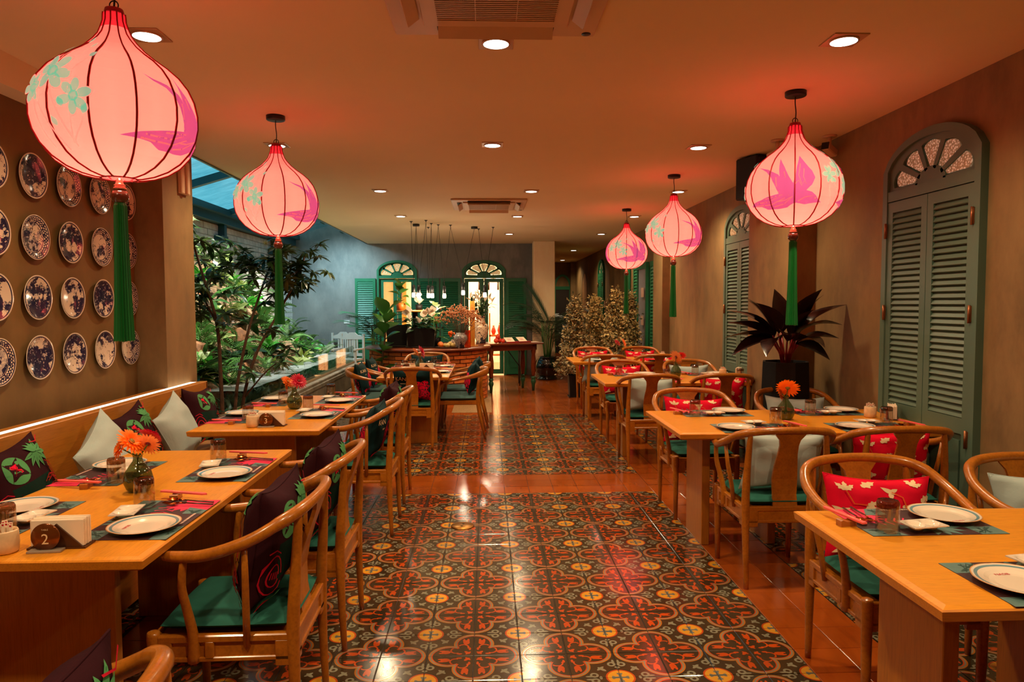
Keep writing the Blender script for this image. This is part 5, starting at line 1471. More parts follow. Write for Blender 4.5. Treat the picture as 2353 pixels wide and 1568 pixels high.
def lantern_meshes():
    N = 12; n = N*6
    m = MB(); vs = []
    pr = LP
    for (r, z) in pr:
        for k in range(n):
            a = 2*PI*k/n; q = scallop(a, r); vs.append((q*cos(a), q*sin(a), z))
    for i in range(len(pr)-1):
        m.add(vs, [(i*n+k, (i+1)*n+k, (i+1)*n+(k+1) % n, i*n+(k+1) % n) for k in range(n)], 1 if pr[i][1] > 0.55 else 0, True)
    shade = m.mesh('lantern_shade', [m_lan, m_lan_neck])
    sm = MB()
    for k in range(N):
        a = 2*PI*k/N
        sm.tube([((r+0.0015)*cos(a), (r+0.0015)*sin(a), z) for r, z in pr], [0.0042 if z < 0.45 else 0.003 for r, z in pr], 5)
    sm.tube([(0.061*cos(2*PI*k/24), 0.061*sin(2*PI*k/24), 0.0) for k in range(25)], 0.004, 5, 0, None, False)
    seams = sm.mesh('seams', m_lan_rib)
    # printed pattern wrapped round the silk: (azimuth offset in metres at the belly, height)
    P = []
    def wrap(pts, a0): return [(a0+x/0.277, z) for x, z in pts]
    def fl(x, z, r, a):
        out = []
        for k in range(6):
            an = a+k*PI/3+0.12*sin(k*2.1); out.append([(x+cx_*cos(an)-cy_*sin(an), z+cx_*sin(an)+cy_*cos(an)) for cx_, cy_ in circ(r*0.58, 0, r*0.42, r*0.27, 12)])
        out.append(circ(x, z, r*0.30, r*0.30, 10))
        return out
    def cluster(a0, s):
        for pts, w_ in (([(0.06, 0.07), (0.03, 0.16), (0.0, 0.26), (-0.01, 0.36)], 0.006), ([(0.02, 0.06), (-0.02, 0.15), (-0.06, 0.22)], 0.006), ([(0.05, 0.08), (0.07, 0.17), (0.08, 0.22)], 0.006), ([(0.05, 0.08), (0.10, 0.13), (0.115, 0.16)], 0.006), ([(0.0, 0.28), (0.05, 0.37), (0.09, 0.42)], 0.006), ([(-0.01, 0.3), (0.0, 0.38), (0.03, 0.45)], 0.005), ([(-0.05, 0.07), (-0.09, 0.18), (-0.10, 0.27)], 0.006), ([(0.01, 0.26), (0.08, 0.33), (0.12, 0.37)], 0.005)):
            P.append((wrap([(x*s, z) for x, z in stroke(pts, w_)], a0), 1))
        for x, z, r, a in ((0.085, 0.225, 0.062, 0.3), (0.0, 0.315, 0.070, 0.9), (-0.10, 0.27, 0.052, 0.1)):
            for q in fl(x*s, z, r+0.006, a): P.append((wrap(q, a0), 1))
            for q in fl(x*s, z, r, a): P.append((wrap(q, a0), 0))
        for x, z, a in ((0.115, 0.165, 1.2), (0.09, 0.42, 1.0), (0.03, 0.45, 1.3), (0.12, 0.37, 0.8), (0.045, 0.19, 1.9), (-0.06, 0.22, 1.9), (-0.03, 0.40, 1.4), (0.02, 0.13, 2.0)):
            P.append((wrap(lens(x*s, z, 0.035, 0.010, a), a0), 0))
    def bird(a0, s):
        B = [(-0.250, 0.112), (-0.220, 0.130), (-0.185, 0.142), (-0.125, 0.155), (-0.085, 0.163), (-0.105, 0.215), (-0.125, 0.262), (-0.155, 0.298), (-0.210, 0.335), (-0.150, 0.312), (-0.090, 0.275), (-0.082, 0.262), (-0.088, 0.300), (-0.095, 0.372), (-0.060, 0.318), (-0.030, 0.255), (-0.008, 0.215), (0.004, 0.260), (0.010, 0.310), (0.030, 0.382), (0.060, 0.335), (0.092, 0.285), (0.105, 0.245), (0.090, 0.205), (0.062, 0.175), (0.092, 0.165), (0.112, 0.145), (0.128, 0.125), (0.150, 0.108), (0.110, 0.105), (0.060, 0.098), (0.0, 0.108), (-0.045, 0.085), (-0.100, 0.080), (-0.165, 0.082), (-0.195, 0.102)]
        def ww(p):
            o = []
            for x, z in p:
                r = 0.285
                o.append((a0+s*math.asin(max(-0.97, min(0.97, 1.08*x/r))), z))
            return o
        P.append((ww(B), 2))
        for ln in ([(-0.16, 0.14), (-0.12, 0.145), (-0.06, 0.158)], [(-0.21, 0.125), (-0.14, 0.122), (-0.08, 0.148)], [(-0.22, 0.11), (-0.13, 0.105), (-0.06, 0.135), (-0.03, 0.15)], [(-0.12, 0.092), (-0.06, 0.105), (-0.01, 0.14)], [(-0.10, 0.12), (-0.05, 0.125), (-0.01, 0.142)], [(0.02, 0.115), (0.06, 0.138), (0.10, 0.142)],
                   [(-0.10, 0.26), (-0.095, 0.21), (-0.085, 0.17)], [(0.03, 0.33), (0.02, 0.26), (0.035, 0.21)], [(0.05, 0.30), (0.045, 0.25), (0.055, 0.225)], [(0.07, 0.27), (0.065, 0.24), (0.075, 0.215)], [(0.0, 0.21), (0.02, 0.23), (0.035, 0.20), (0.05, 0.225), (0.07, 0.20)], [(-0.06, 0.29), (-0.05, 0.25)]):
            P.append((ww(stroke(ln, 0.006, 0.003)), 3))
        P.append((ww(circ(0.112, 0.13, 0.005, 0.005, 8)), 3))
    D = PI/180
    bird(0, 1); cluster(64*D, 1); bird(129*D, 1); cluster(243*D, 1)
    pm_ = MB()
    for k, (poly, mi) in enumerate(P):
        try: tv, tf = tri_poly([(a*0.3, z) for a, z in poly], 0.022)
        except Exception: continue
        o = []
        for aa, z in tv:
            a = aa/0.3; r = scallop(a, lr(z))+0.0016+0.00008*k
            o.append((r*sin(a), -r*cos(a), z))
        pm_.add(o, tf, mi, True)
    prints = pm_.mesh('lantern_print', [m_lan_mint, m_lan_line, m_lan_bird, m_lan_bline])
    return shade, seams, prints
shade_me, seam_me, print_me = lantern_meshes()
LAN = [(-1.368, 2.70, 2.0, 1.73, 'largest pink silk lantern at the upper left, in front of the wall plates'), (-1.4245, 4.886, 2.0, 1.50, 'second pink silk lantern on the left, before the garden'), (1.870, 4.256, 2.0, -0.40, 'nearest right pink silk lantern with a mauve swallow facing forward'), (1.866, 7.007, 2.0, 0.96, 'middle right pink silk lantern'), (1.89, 9.505, 2.0, -1.77, 'farthest pink silk lantern, smallest of the three on the right')]
LZ = 1.985
m_white = glow('lantern_bulb', (1.0, 0.72, 0.5), 9.0)
def lantern(label, x, y, rz):
    t = thing('lantern', label, 'lantern', (x, y, LZ), 0, 'pink onion shaped lanterns')
    link('lantern_shade', shade_me, t, None, (0, 0, rz)); link('seams', seam_me, t, None, (0, 0, rz)); link('lantern_print', print_me, t, None, (0, 0, rz))
    m = MB(); m.lathe([(0.036, 0.596), (0.030, 0.618), (0.012, 0.622), (0.001, 0.622)], 20, 0, None, True, False); obj('neck_cap', m, m_lan_rib, t)
    m = MB(); ring = [(0.016*cos(2*PI*k/16), 0, 0.632+0.016*sin(2*PI*k/16)) for k in range(17)]; m.tube(ring, 0.0025, 6, 0, None, False); m.tube(catmull([(0, 0, 0.62), (0.004, 0, 0.68), (-0.002, 0, 0.74), (0, 0, H-LZ-0.02)], 4), 0.0035, 6); obj('cord', m, m_black, t)
    m = MB(); m.lathe([(0.001, -0.03), (0.058, -0.03), (0.062, -0.026), (0.062, 0)], 28, 0, Matrix.Translation((0, 0, H-LZ))); obj('canopy', m, m_black, t)
    m = MB(); m.sphere((0, 0, 0.26), 0.035, 12); m.tube([(0, 0, 0.28), (0, 0, 0.6)], 0.004, 5); obj('bulb', m, m_white, t)
    m = MB(); m.lathe([(0.001, 0.002), (0.008, 0.0), (0.012, -0.012), (0.015, -0.020), (0.021, -0.025), (0.019, -0.030), (0.024, -0.036), (0.024, -0.041), (0.022, -0.043)], 18); obj('bead_cap', m, m_cap, t)
    m = MB(); m.lathe([(0.022, -0.043), (0.030, -0.055), (0.032, -0.068), (0.028, -0.080), (0.020, -0.088), (0.014, -0.092)], 18); obj('bead', m, m_bead, t)
    m = MB(); N = 40
    vs = []
    zs = [-0.088, -0.10, -0.2, -0.35, -0.5, -0.58, -0.605]
    rs = [0.016, 0.021, 0.022, 0.025, 0.029, 0.032, 0.033]
    for z, r in zip(zs, rs):
        for k in range(N):
            a = 2*PI*k/N; q = r*(1+(0.10 if k % 2 else -0.06)); vs.append((q*cos(a), q*sin(a), z+(0.004*sin(k*2.7) if z < -0.6 else 0)))
    for i in range(len(zs)-1): m.add(vs, [(i*N+k, (i+1)*N+k, (i+1)*N+(k+1) % N, i*N+(k+1) % N) for k in range(N)], 0, False)
    m.add(vs[-N:], [tuple(range(N))[::-1]])
    obj('tassel', m, m_tassel, t)
    l = bpy.data.lights.new('lantern_light', 'POINT'); l.energy = 8.0; l.color = (1.0, 0.7, 0.5); l.shadow_soft_size = 0.06
    lo = bpy.data.objects.new('lantern_light', l); C.objects.link(lo); lo.parent = t; lo.location = (0, 0, 0.19)
    return t
for (x, y, z, a, l) in LAN: lantern(l, x, y, a)

# ------------------------------------------------------------------ plates on the left wall
def wall_plate_mesh(mat):
    m = MB(); n = 40
    m.lathe([(0.001, 0.010), (0.082, 0.010), (0.092, 0.014), (0.121, 0.026), (0.1255, 0.027), (0.126, 0.025), (0.095, 0.010), (0.07, 0.0), (0.001, 0.0)], n, 0, None, True, False)
    return m.mesh('wall_plate', mat)
wp1, wp2 = wall_plate_mesh(m_plate1), wall_plate_mesh(m_plate2)
RIM = {(0, 2), (0, 3), (1, 1), (1, 3), (1, 4), (3, 4), (2, 4), (3, 0)}
rows = ['top', 'second', 'third', 'bottom']; cols = ['leftmost, cut by the picture edge', 'second column from the left', 'middle column', 'fourth column', 'last column, partly behind the green tassel']
for i, z in enumerate((2.236, 1.895, 1.558, 1.22)):
    for k, y in enumerate((3.72, 4.055, 4.39, 4.733, 5.065)):
        o = link('wall_plate', wp2 if (i, k) in RIM else wp1)
        o.matrix_world = Matrix.Translation((XL+0.002, y, z)) @ Matrix.Rotation(PI/2, 4, 'Y') @ Matrix.Rotation(PI/2, 4, 'Z')
        tag(o, 'blue and white plate, %s row, %s' % (rows[i], cols[k]), 'plate', 'blue and white plates on the wall')
# ------------------------------------------------------------------ leaves and plants
def leaf_mesh(name, L, W, mat, curl=0.4, fold=0.25, n=6, shape=0.8, notch=0):
    m = MB(); vs = []
    for i in range(n+1):
        u = i/n; w = W*sin(PI*min(1, max(0.02, u**shape)))
        if notch and i % 2 == 1: w *= (1-notch)
        x = L*u; z = -curl*L*u*u; y = L*u*(1-0.25*curl*u)
        vs += [(-w, y, z+fold*w), (0, y, z), (w, y, z+fold*w)]
    fs = []
    for i in range(n):
        for k in range(2): fs.append((i*3+k, i*3+k+1, i*3+k+4, i*3+k+3))
    m.add(vs, fs, 0, True)
    return m.mesh(name, mat)
def frond_mesh(name, L, mat, pairs=16, pl=0.2, pw=0.012, droop=0.6, ang=1.0, hang=0.2, taper=True):
    """feather leaf along +y with leaflets on both sides"""
    m = MB(); pts = []
    for i in range(pairs+2):
        u = i/(pairs+1); pts.append(Vector((0, L*u*(1-0.3*droop*u), L*(0.35*u-droop*u*u))))
    m.tube(pts, [0.006*(1-0.8*i/(pairs+1)) for i in range(pairs+2)], 4)
    for i in range(1, pairs+1):
        u = i/(pairs+1); p = pts[i]; l = pl*(sin(PI*(0.12+0.86*u))**0.7 if taper else 1)
        for s in (-1, 1):
            a = ang*(1-0.45*u)
            d = Vector((s*sin(a), cos(a), -hang)).normalized(); q = Vector((-s*cos(a), sin(a), 0)).normalized()*pw
            m.add([p, p+d*l*0.4+q, p+d*l, p+d*l*0.4-q], [(0, 1, 2, 3)], 0, True)
    return m.mesh(name, mat)
m_f1 = foliage('garden_leaf', (50, 92, 34), (26, 58, 22), 0.35); m_f2 = foliage('dark_glossy_leaf', (26, 56, 26), (16, 36, 18), 0.28, 0.1); m_f3 = foliage('pale_variegated_leaf', (166, 180, 118), (66, 104, 46), 0.4); m_f4 = foliage('fern_leaf', (82, 130, 58), (44, 88, 36), 0.45); m_f5 = foliage('bright_leaf', (70, 170, 50), (40, 120, 34), 0.3); m_f6 = foliage('yellow_green_leaf', (116, 130, 52), (66, 90, 32), 0.4)
m_ti = foliage('dark_burgundy_leaf', (46, 22, 20), (30, 18, 14), 0.22, 0.08); m_tistem = pbr('crimson_stalk', (150, 18, 30), 0.35, var=0.25)
m_bark = pbr('brown_bark', (96, 66, 42), 0.8, var=0.3, scale=20, bmp=0.4); m_gold = foliage('gold_edged_leaf', (232, 200, 136), (150, 132, 84), 0.4, 0.15); m_palm = foliage('palm_leaf', (58, 84, 58), (36, 60, 42), 0.4, 0.12); m_fig = foliage('fig_leaf', (76, 132, 54), (44, 92, 40), 0.28, 0.2); m_whitefl = foliage('white_spathe', (240, 222, 200), (230, 206, 180), 0.4, 0.2); m_dried = foliage('dried_pink_blossom', (224, 160, 112), (190, 120, 76), 0.7, 0.1)
m_rock = plaster('wet_brown_rock', (122, 98, 70), (74, 60, 44), (170, 144, 112), 0.8, 6.0); m_rockr = plaster('rusty_rock', (120, 76, 44), (80, 54, 34), (146, 100, 62), 0.85, 7.0)
grd = random.Random(17)
LV = {'lance': leaf_mesh('leaf', 0.20, 0.030, m_f1, 0.45), 'dark': leaf_mesh('leaf', 0.26, 0.055, m_f2, 0.5), 'pale': leaf_mesh('leaf', 0.22, 0.075, m_f3, 0.45, 0.2), 'strap': leaf_mesh('leaf', 0.34, 0.028, m_f1, 0.6), 'bright': leaf_mesh('leaf', 0.26, 0.040, m_f5, 0.35), 'yellow': leaf_mesh('leaf', 0.16, 0.028, m_f6, 0.4),
      'bird': leaf_mesh('leaf', 0.50, 0.085, m_f2, 0.35, 0.3)}
FR = frond_mesh('frond', 0.55, m_f4, 20, 0.085, 0.012, 0.75, 1.25, 0.15)
def aim(base, az, el, roll=0.0):
    return Matrix.Translation(base) @ Matrix.Rotation(az-PI/2, 4, 'Z') @ Matrix.Rotation(el, 4, 'X') @ Matrix.Rotation(roll, 4, 'Y')
def rosette(name, label, cat, group, loc, me, n, el=(0.2, 1.2), sc=1.0, part='leaf', lean=(0, 0)):
    t = thing(name, label, cat, loc, 0, group)
    for k in range(n):
        az = k*2.4+grd.uniform(-.3, .3); e = el[0]+(el[1]-el[0])*((k+0.5)/n)+grd.uniform(-.1, .1)
        o = link(part, me, t)
        s = sc*grd.uniform(0.8, 1.15)
        o.matrix_local = Matrix.Translation((lean[0]*0, 0, 0)) @ aim((0.02*cos(az), 0.02*sin(az), 0.0), az, e, grd.uniform(-.4, .4)) @ Matrix.Scale(s, 4)
    return t
# ------------------------------------------------------------------ garden shell
GW = -4.1
bm_ = MB(); bm_.box(GW-0.2, GW-0.012, 5.2, YB, 0, 2.75); wb = struct('wall_garden', bm_, m_mortar)
bk = MB(); bk.box(-0.006, 0.012, -0.148, 0.148, -0.043, 0.043, 0, None, 0.004); me_b = bk.mesh('block', m_wbrick)
for r in range(11):
    for k in range(27):
        y = 6.9+k*0.304+(0.152 if r % 2 else 0); z = 1.76+r*0.092
        link('block', me_b, wb, (GW-0.008+grd.uniform(-.004, .004), y, z), (0, grd.uniform(-.02, .02), 0))
bk = MB()
for r in range(18):
    for k in range(27): 
        y = 6.9+k*0.304+(0.152 if r % 2 else 0); bk.box(GW-0.014, GW+0.004, y-0.148, y+0.148, 0.06+r*0.092, 0.146+r*0.092)
tag(obj('lower_blocks', bk, m_wbrick, wb), kind='stuff')
gf = MB(); gf.box(GW, -2.75, 5.2, YB, 0.0, 0.12); struct('trim_9', gf, pbr('garden_soil', (52, 40, 28), 0.9, var=0.4, scale=20, bmp=0.5, coord='Position'))
gb = MB(); gb.box(GW, -2.75, 5.0, 5.2, 0, 3.3); struct('wall_garden_end', gb, m_wall_b)
# glass roof on steel rafters, rising from the gutter to the ceiling edge
def rz(x): return 2.93+0.30*(x-GW)
rf = MB(); rf.add([(GW-0.1, 4.8, rz(GW-0.1)), (-2.40, 4.8, rz(-2.40)), (-2.40, YB+0.1, rz(-2.40)), (GW-0.1, YB+0.1, rz(GW-0.1))], [(0, 1, 2, 3)])
roof = thing('glass_roof', 'sloping blue tinted glass roof over the garden', 'roof', (0, 0, 0))
obj('roof_panel', rf, m_roofg, roof)
me_r = MB(); 
L = (-2.40-GW); me_r.box(0, L+0.05, -0.04, 0.04, -0.10, -0.01, 0, Matrix.Rotation(-math.atan(0.30), 4, 'Y')); me_r = me_r.mesh('rafter', m_teal)
for y in (6.9, 8.95, 11.0, 13.05): link('rafter', me_r, roof, (GW, y, rz(GW)))
g = MB(); g.box(GW-0.02, GW+0.12, 5.2, YB-0.05, 2.74, 2.93, 0, None, 0.004); g.box(GW+0.12, GW+0.20, 5.2, YB-0.05, 2.86, 2.95); obj('gutter', g, m_teal, roof)
for y in (8.2, 11.0, 13.6):
    g = MB(); g.box(GW, GW+0.10, y-0.05, y+0.05, 2.52, 2.80); g.box(GW+0.0, GW+0.12, y-0.22, y+0.05, 2.46, 2.56); obj('bracket', g, m_teal, roof)
g = MB(); g.box(-2.53, -2.505, 5.72, YB, H-0.01, 3.45); obj('edge_beam', g, m_teal, roof)
for i, (y, d) in enumerate(((10.2, 0), (11.6, 1), (13.1, 2))):
    t = thing('garden_spotlight', 'teal cylinder spotlight under the ceiling edge, %s of three' % ('nearest', 'middle', 'farthest')[i], 'spotlight', (-2.62, y, 2.93), 0, 'teal garden spotlights')
    T = Matrix.Rotation(0.55, 4, 'Y') @ Matrix.Rotation(0.35, 4, 'X')
    g = MB(); g.lathe([(0.045, -0.11), (0.047, 0.09), (0.001, 0.092)], 16, 0, T); g.tube([(0, 0, 0.0), (0.08, 0, 0.02)], 0.012, 6); obj('housing', g, m_teal, t)
    g = MB(); g.lathe([(0.001, -0.106), (0.042, -0.106)], 16, 0, T, True, False); obj('lens', g, glow('spot_lens', (1, 0.95, 0.85), 4.0), t)
# plinth, sill and glass tank
pt = MB(); pt.box(-2.80, -2.50, 5.74, 13.8, 0, 0.375, 0, None, 0.008); pt.box(-2.52, -2.485, 5.74, 13.8, 0.27, 0.33, 0, None, 0.006)
plinth = struct('trim_10', pt, m_stonew)
sl = MB(); sl.box(-2.70, -2.585, 5.76, 13.78, 0.375, 0.412, 0, None, 0.004); obj('sill', sl, m_sill, plinth)
tk = thing('glass_tank', 'long low glass tank with misty water along the rockery', 'glass tank', (0, 0, 0))
for i in range(5):
    a, b = 7.62+i*1.22, 7.62+(i+1)*1.22-0.008
    g = MB(); g.box(-2.605, -2.595, a, b, 0.412, 0.715); obj('glass_panel', g, m_tank, tk)
g = MB(); g.box(-3.5, -2.605, 7.60, 7.61, 0.13, 0.63); obj('glass_panel', g, m_tank, tk)
wm = MB(); n = 40
vs = [(-3.7+1.09*i/6, 7.62+6.1*k/n, 0.585+0.004*sin(3*i+1.7*k)) for k in range(n+1) for i in range(7)]
wm.add(vs, [(k*7+i, k*7+i+1, (k+1)*7+i+1, (k+1)*7+i) for k in range(n) for i in range(6)], 0, True)
obj('misty_water', wm, m_mist, tk)
# rockery
rk = thing('rockery', 'tall brown rock face covered with plants behind the glass tank', 'rockery', (0, 0, 0))
def rock_h(s, y):
    """height of the face at distance s (0 front .. 1 wall)"""
    e = min(1.0, max(0.0, (14.4-y)/2.2)); e0 = min(1.0, max(0.0, (y-5.6)/0.8))
    return (0.28+(1.95*s**0.75)*(0.72+0.28*sin(y*1.3+1)))*min(1, 0.35+0.65*e)*(0.5+0.5*e0)
def face(y, s): return (-2.95-1.12*s, y, rock_h(s, y))
m = MB(); ny, ns = 70, 18; vs = []
for i in range(ny+1):
    for k in range(ns+1):
        y = 5.3+9.2*i/ny; s = k/ns
        p = Vector(face(y, s)); d = noise.noise(p*2.3)*0.16+noise.noise(p*6.0)*0.08
        vs.append((max(-4.07, p.x+d*0.8), p.y, max(0.1, p.z+d)))
m.add(vs, [(i*(ns+1)+k, (i+1)*(ns+1)+k, (i+1)*(ns+1)+k+1, i*(ns+1)+k+1) for i in range(ny) for k in range(ns)], 0, False)
obj('rock_face', m, m_rock, rk)
def rock_mesh(seed, mat):
    b = bmesh.new(); bmesh.ops.create_icosphere(b, subdivisions=2, radius=1.0)
    for v in b.verts:
        p = v.co*1.3+Vector((seed*7.1, seed*3.3, 0)); v.co *= 1+0.45*noise.noise(p)+0.18*noise.noise(p*3)
    me = bpy.data.meshes.new('rock'); b.to_mesh(me); b.free(); me.materials.append(mat)
    return me
RM = [rock_mesh(i, m_rock if i % 2 else m_rockr) for i in range(5)]
for k in range(70):
    y = grd.uniform(6.0, 14.2); s = grd.uniform(0.0, 0.85); p = face(y, s); q = grd.uniform(0.06, 0.15)
    o = link('rock', RM[k % 5], rk, (p[0]+0.05, p[1], p[2]), (grd.uniform(0, 3), grd.uniform(0, 3), grd.uniform(0, 3))); o.scale = (q, q*grd.uniform(0.8, 1.3), q*grd.uniform(0.7, 1.2))
KINDS = [('fern', 'arching green fern', 'fern', 'ferns on the rock face', FR, 9, (0.0, 0.9), 0.9, 'frond', 30), ('pothos', 'pale variegated plant', 'plant', 'pale plants on the rock face', LV['pale'], 9, (0.0, 1.1), 0.85, 'leaf', 30),
         ('bromeliad', 'bright green rosette', 'plant', 'green rosettes on the rock face', LV['bright'], 11, (0.1, 1.2), 0.9, 'leaf', 22), ('strap_plant', 'strap leaved plant', 'plant', 'strap leaved plants on the rock face', LV['strap'], 12, (0.1, 1.2), 0.8, 'leaf', 24),
         ('philodendron', 'dark glossy plant', 'plant', 'dark leaved plants on the rock face', LV['dark'], 9, (0.0, 1.1), 1.0, 'leaf', 26), ('creeper', 'small yellow green plant', 'plant', 'small yellow green plants on the rock face', LV['yellow'], 14, (0.0, 1.3), 1.0, 'leaf', 26)]
for (nm, lb, ct, gp, me, n, el, sc, part, cnt) in KINDS:
    base = None; made = []
    for k in range(cnt):
        y = 5.9+8.3*((k*0.618+grd.uniform(0, .08)) % 1.0); s = grd.uniform(0.0, 1.0)**0.8; p = face(y, s)
        loc = (max(p[0]+0.10, -3.80 if part == 'frond' else -3.86), p[1], p[2]+0.04)
        if base is None or k % 6 == 0: base = rosette(nm, lb, ct, gp, loc, me, n, el, sc, part); made.append((y, base))
        else:
            c_ = dup(base, loc, (grd.uniform(-.2, .2), grd.uniform(0.1, .6), grd.uniform(0, 6)))
            c_.scale = (1,)*3 if k % 2 else (1.2,)*3; made.append((y, c_))
    for q_, (y_, o_) in enumerate(sorted(made, key=lambda a_: a_[0])):
        h_ = o_.location.z; o_['label'] = '%s %s, %s of its kind from the pillar along the rocks' % (('low', 'midway', 'high')[0 if h_ < 0.8 else 1 if h_ < 1.5 else 2], lb, ORD[q_])
# low planting inside the tank front and in the near bed
gc = MB(); r_ = random.Random(8)
for k in range(1500):
    y = r_.uniform(5.8, 13.6); x = r_.uniform(-2.95, -2.72) if y > 7.6 else r_.uniform(-3.2, -2.66); h = r_.uniform(0.06, 0.17)
    if y < 7.6: h *= 1.5
    z = 0.36 if y > 7.6 else 0.14
    a = r_.uniform(0, 6.28); dx, dy = cos(a)*h*0.6, sin(a)*h*0.6; wx, wy = -sin(a)*h*0.16, cos(a)*h*0.16
    gc.add([(x, y, z), (x+dx*0.5+wx, y+dy*0.5+wy, z+h*0.7), (x+dx, y+dy, z+h), (x+dx*0.5-wx, y+dy*0.5-wy, z+h*0.7)], [(0, 1, 2, 3)], 0, True)
single('ground_cover', gc, foliage('grey_green_groundcover', (124, 150, 116), (70, 104, 70), 0.5), 'low grey green ground cover planted along the plinth', 'ground cover')['kind'] = 'stuff'
sb = MB(); sb.box(-2.98, -2.70, 7.62, 13.7, 0.12, 0.37); struct('trim_11', sb, pbr('planting_bed', (46, 40, 28), 0.9, var=0.4, scale=14))
for i, (x, y, z) in enumerate(((-2.62, 6.3, 0.40), (-2.75, 6.9, 0.36), (-3.1, 7.2, 0.3), (-2.68, 7.35, 0.40), (-2.9, 6.5, 0.35))):
    rosette('shrub', ('leafy green bed plant nearest the left pillar', 'strap leaved bed plant in the middle of the small bed', 'leafy green bed plant at the back against the rocks', 'strap leaved bed plant by the tree trunks', 'leafy green bed plant between the pillar and the tree')[i], 'plant', 'bed plants at the foot of the small tree', (x, y, z-0.06), LV['lance'] if i % 2 else LV['strap'], 20, (0.1, 1.35), 1.0)
rosette('broad_leaf_plant', 'large dark upright paddle leaf plant beside the left pillar', 'plant', None, (-3.05, 6.9, 0.35), LV['bird'], 8, (0.5, 1.3), 1.0)
# small tree with three thin trunks
tr = thing('garden_tree', 'small tree with three thin trunks and whorled leaves by the pillar', 'tree', (-2.62, 7.15, 0.12))
TR = [[(-0.05, 0, 0), (-0.07, 0.02, 0.6), (-0.10, 0.03, 1.2), (-0.20, -0.05, 1.7), (-0.30, -0.1, 2.15)], [(0.06, 0.02, 0), (0.08, 0.02, 0.5), (0.18, 0.1, 1.1), (0.30, 0.25, 1.6), (0.42, 0.35, 1.98)], [(0.12, 0, 0), (0.16, 0.0, 0.45), (0.28, 0.05, 0.9), (0.46, 0.2, 1.3), (0.62, 0.45, 1.72), (0.66, 0.55, 1.95)], [(-0.10, 0.03, 1.2), (-0.32, 0.1, 1.6), (-0.52, 0.15, 1.95)], [(0.16, 0, 0.45), (0.40, -0.05, 0.72), (0.62, -0.1, 0.88)]]
tips = []
for i, p in enumerate(TR):
    c_ = catmull(p, 4); m = MB(); k = len(c_); r0 = (0.024, 0.020, 0.020, 0.012, 0.010)[i]
    m.tube(c_, [r0*(1-0.6*j/(k-1)) for j in range(k)], 7); obj('trunk' if i < 3 else 'branch', m, m_bark, tr)
    tips.append(Vector(p[-1]))
    for j in range(k//2, k, 2): tips.append(c_[j]+Vector((grd.uniform(-.2, .2), grd.uniform(-.2, .2), grd.uniform(0, .12))))
def whorl(mat, n, L, W, name):
    m = MB()
    for k in range(n):
        a = 2*PI*k/n*1.618+grd.uniform(-.3, .3); e = grd.uniform(-0.35, 0.55)
        T = aim((0, 0, 0), a, e, grd.uniform(-.3, .3)) @ Matrix.Scale(grd.uniform(0.8, 1.15), 4)
        q = 5; vs = []
        for i in range(q+1):
            u = i/q; w_ = W*sin(PI*(0.04+0.94*u)**0.9); vs += [(-w_, L*u, 0.2*w_-0.35*L*u*u), (0, L*u, -0.35*L*u*u), (w_, L*u, 0.2*w_-0.35*L*u*u)]
        m.add(vs, [(i*3+d, i*3+d+1, i*3+d+4, i*3+d+3) for i in range(q) for d in range(2)], 0, True, T)
    return m.mesh(name, mat)
m_treeleaf = foliage('tree_leaf', (54, 84, 40), (34, 58, 30), 0.3, 0.2); m_treeleaf2 = foliage('tree_leaf_painted_lit', (92, 112, 58), (56, 80, 42), 0.35, 0.25)  # second leaf is a paler copy, with light put into its colour
WH = [whorl(m_treeleaf, 12, 0.125, 0.019, 'leaf_whorl'), whorl(m_treeleaf2, 13, 0.115, 0.018, 'leaf_whorl'), whorl(m_treeleaf, 11, 0.135, 0.021, 'leaf_whorl')]
canopy = list(tips)
for k in range(120):
    a = grd.uniform(0, 6.28); q = sqrt(grd.uniform(0, 1))
    cx_, cz_ = grd.choice(((-0.30, 1.72), (0.45, 1.72), (-0.5, 1.40), (-0.15, 1.85), (0.60, 1.78)))
    canopy.append(Vector((cx_+0.34*q*cos(a), grd.uniform(-0.15, 0.5), cz_+0.24*q*sin(a))))
for k, c_ in enumerate(canopy):
    o = link('leaf_whorl', WH[k % 3], tr, c_, (grd.uniform(-.5, .5), grd.uniform(-.5, .5), grd.uniform(0, 6))); s = grd.uniform(0.8, 1.2); o.scale = (s, s, s)
    if k % 5 == 0:
        m = MB(); near = min(tips, key=lambda q_: (q_-c_).length); m.tube([near, (near+c_)/2+Vector((0, 0, -.02)), c_], 0.005, 5); obj('branch', m, m_bark, tr)
fz = MB()
for k in range(90):
    d = Vector((grd.gauss(0, 1), grd.gauss(0, 1), grd.gauss(0.4, 1))).normalized()*grd.uniform(0.035, 0.06); q = d.orthogonal().normalized()*0.0016
    fz.add([q, d, -q], [(0, 1, 2)])
me_fz = fz.mesh('fuzzy_blossom', foliage('cream_stamen', (224, 214, 150), (180, 180, 100), 0.6))
for (x, y, z) in ((-0.28, -0.1, 2.24), (-0.42, -0.1, 1.72), (-0.62, 0.0, 1.42), (-0.5, -0.1, 1.25), (0.15, 0.0, 1.30), (0.05, 0.1, 1.15), (0.35, 0.2, 2.02)):
    link('fuzzy_blossom', me_fz, tr, (x, y, z))
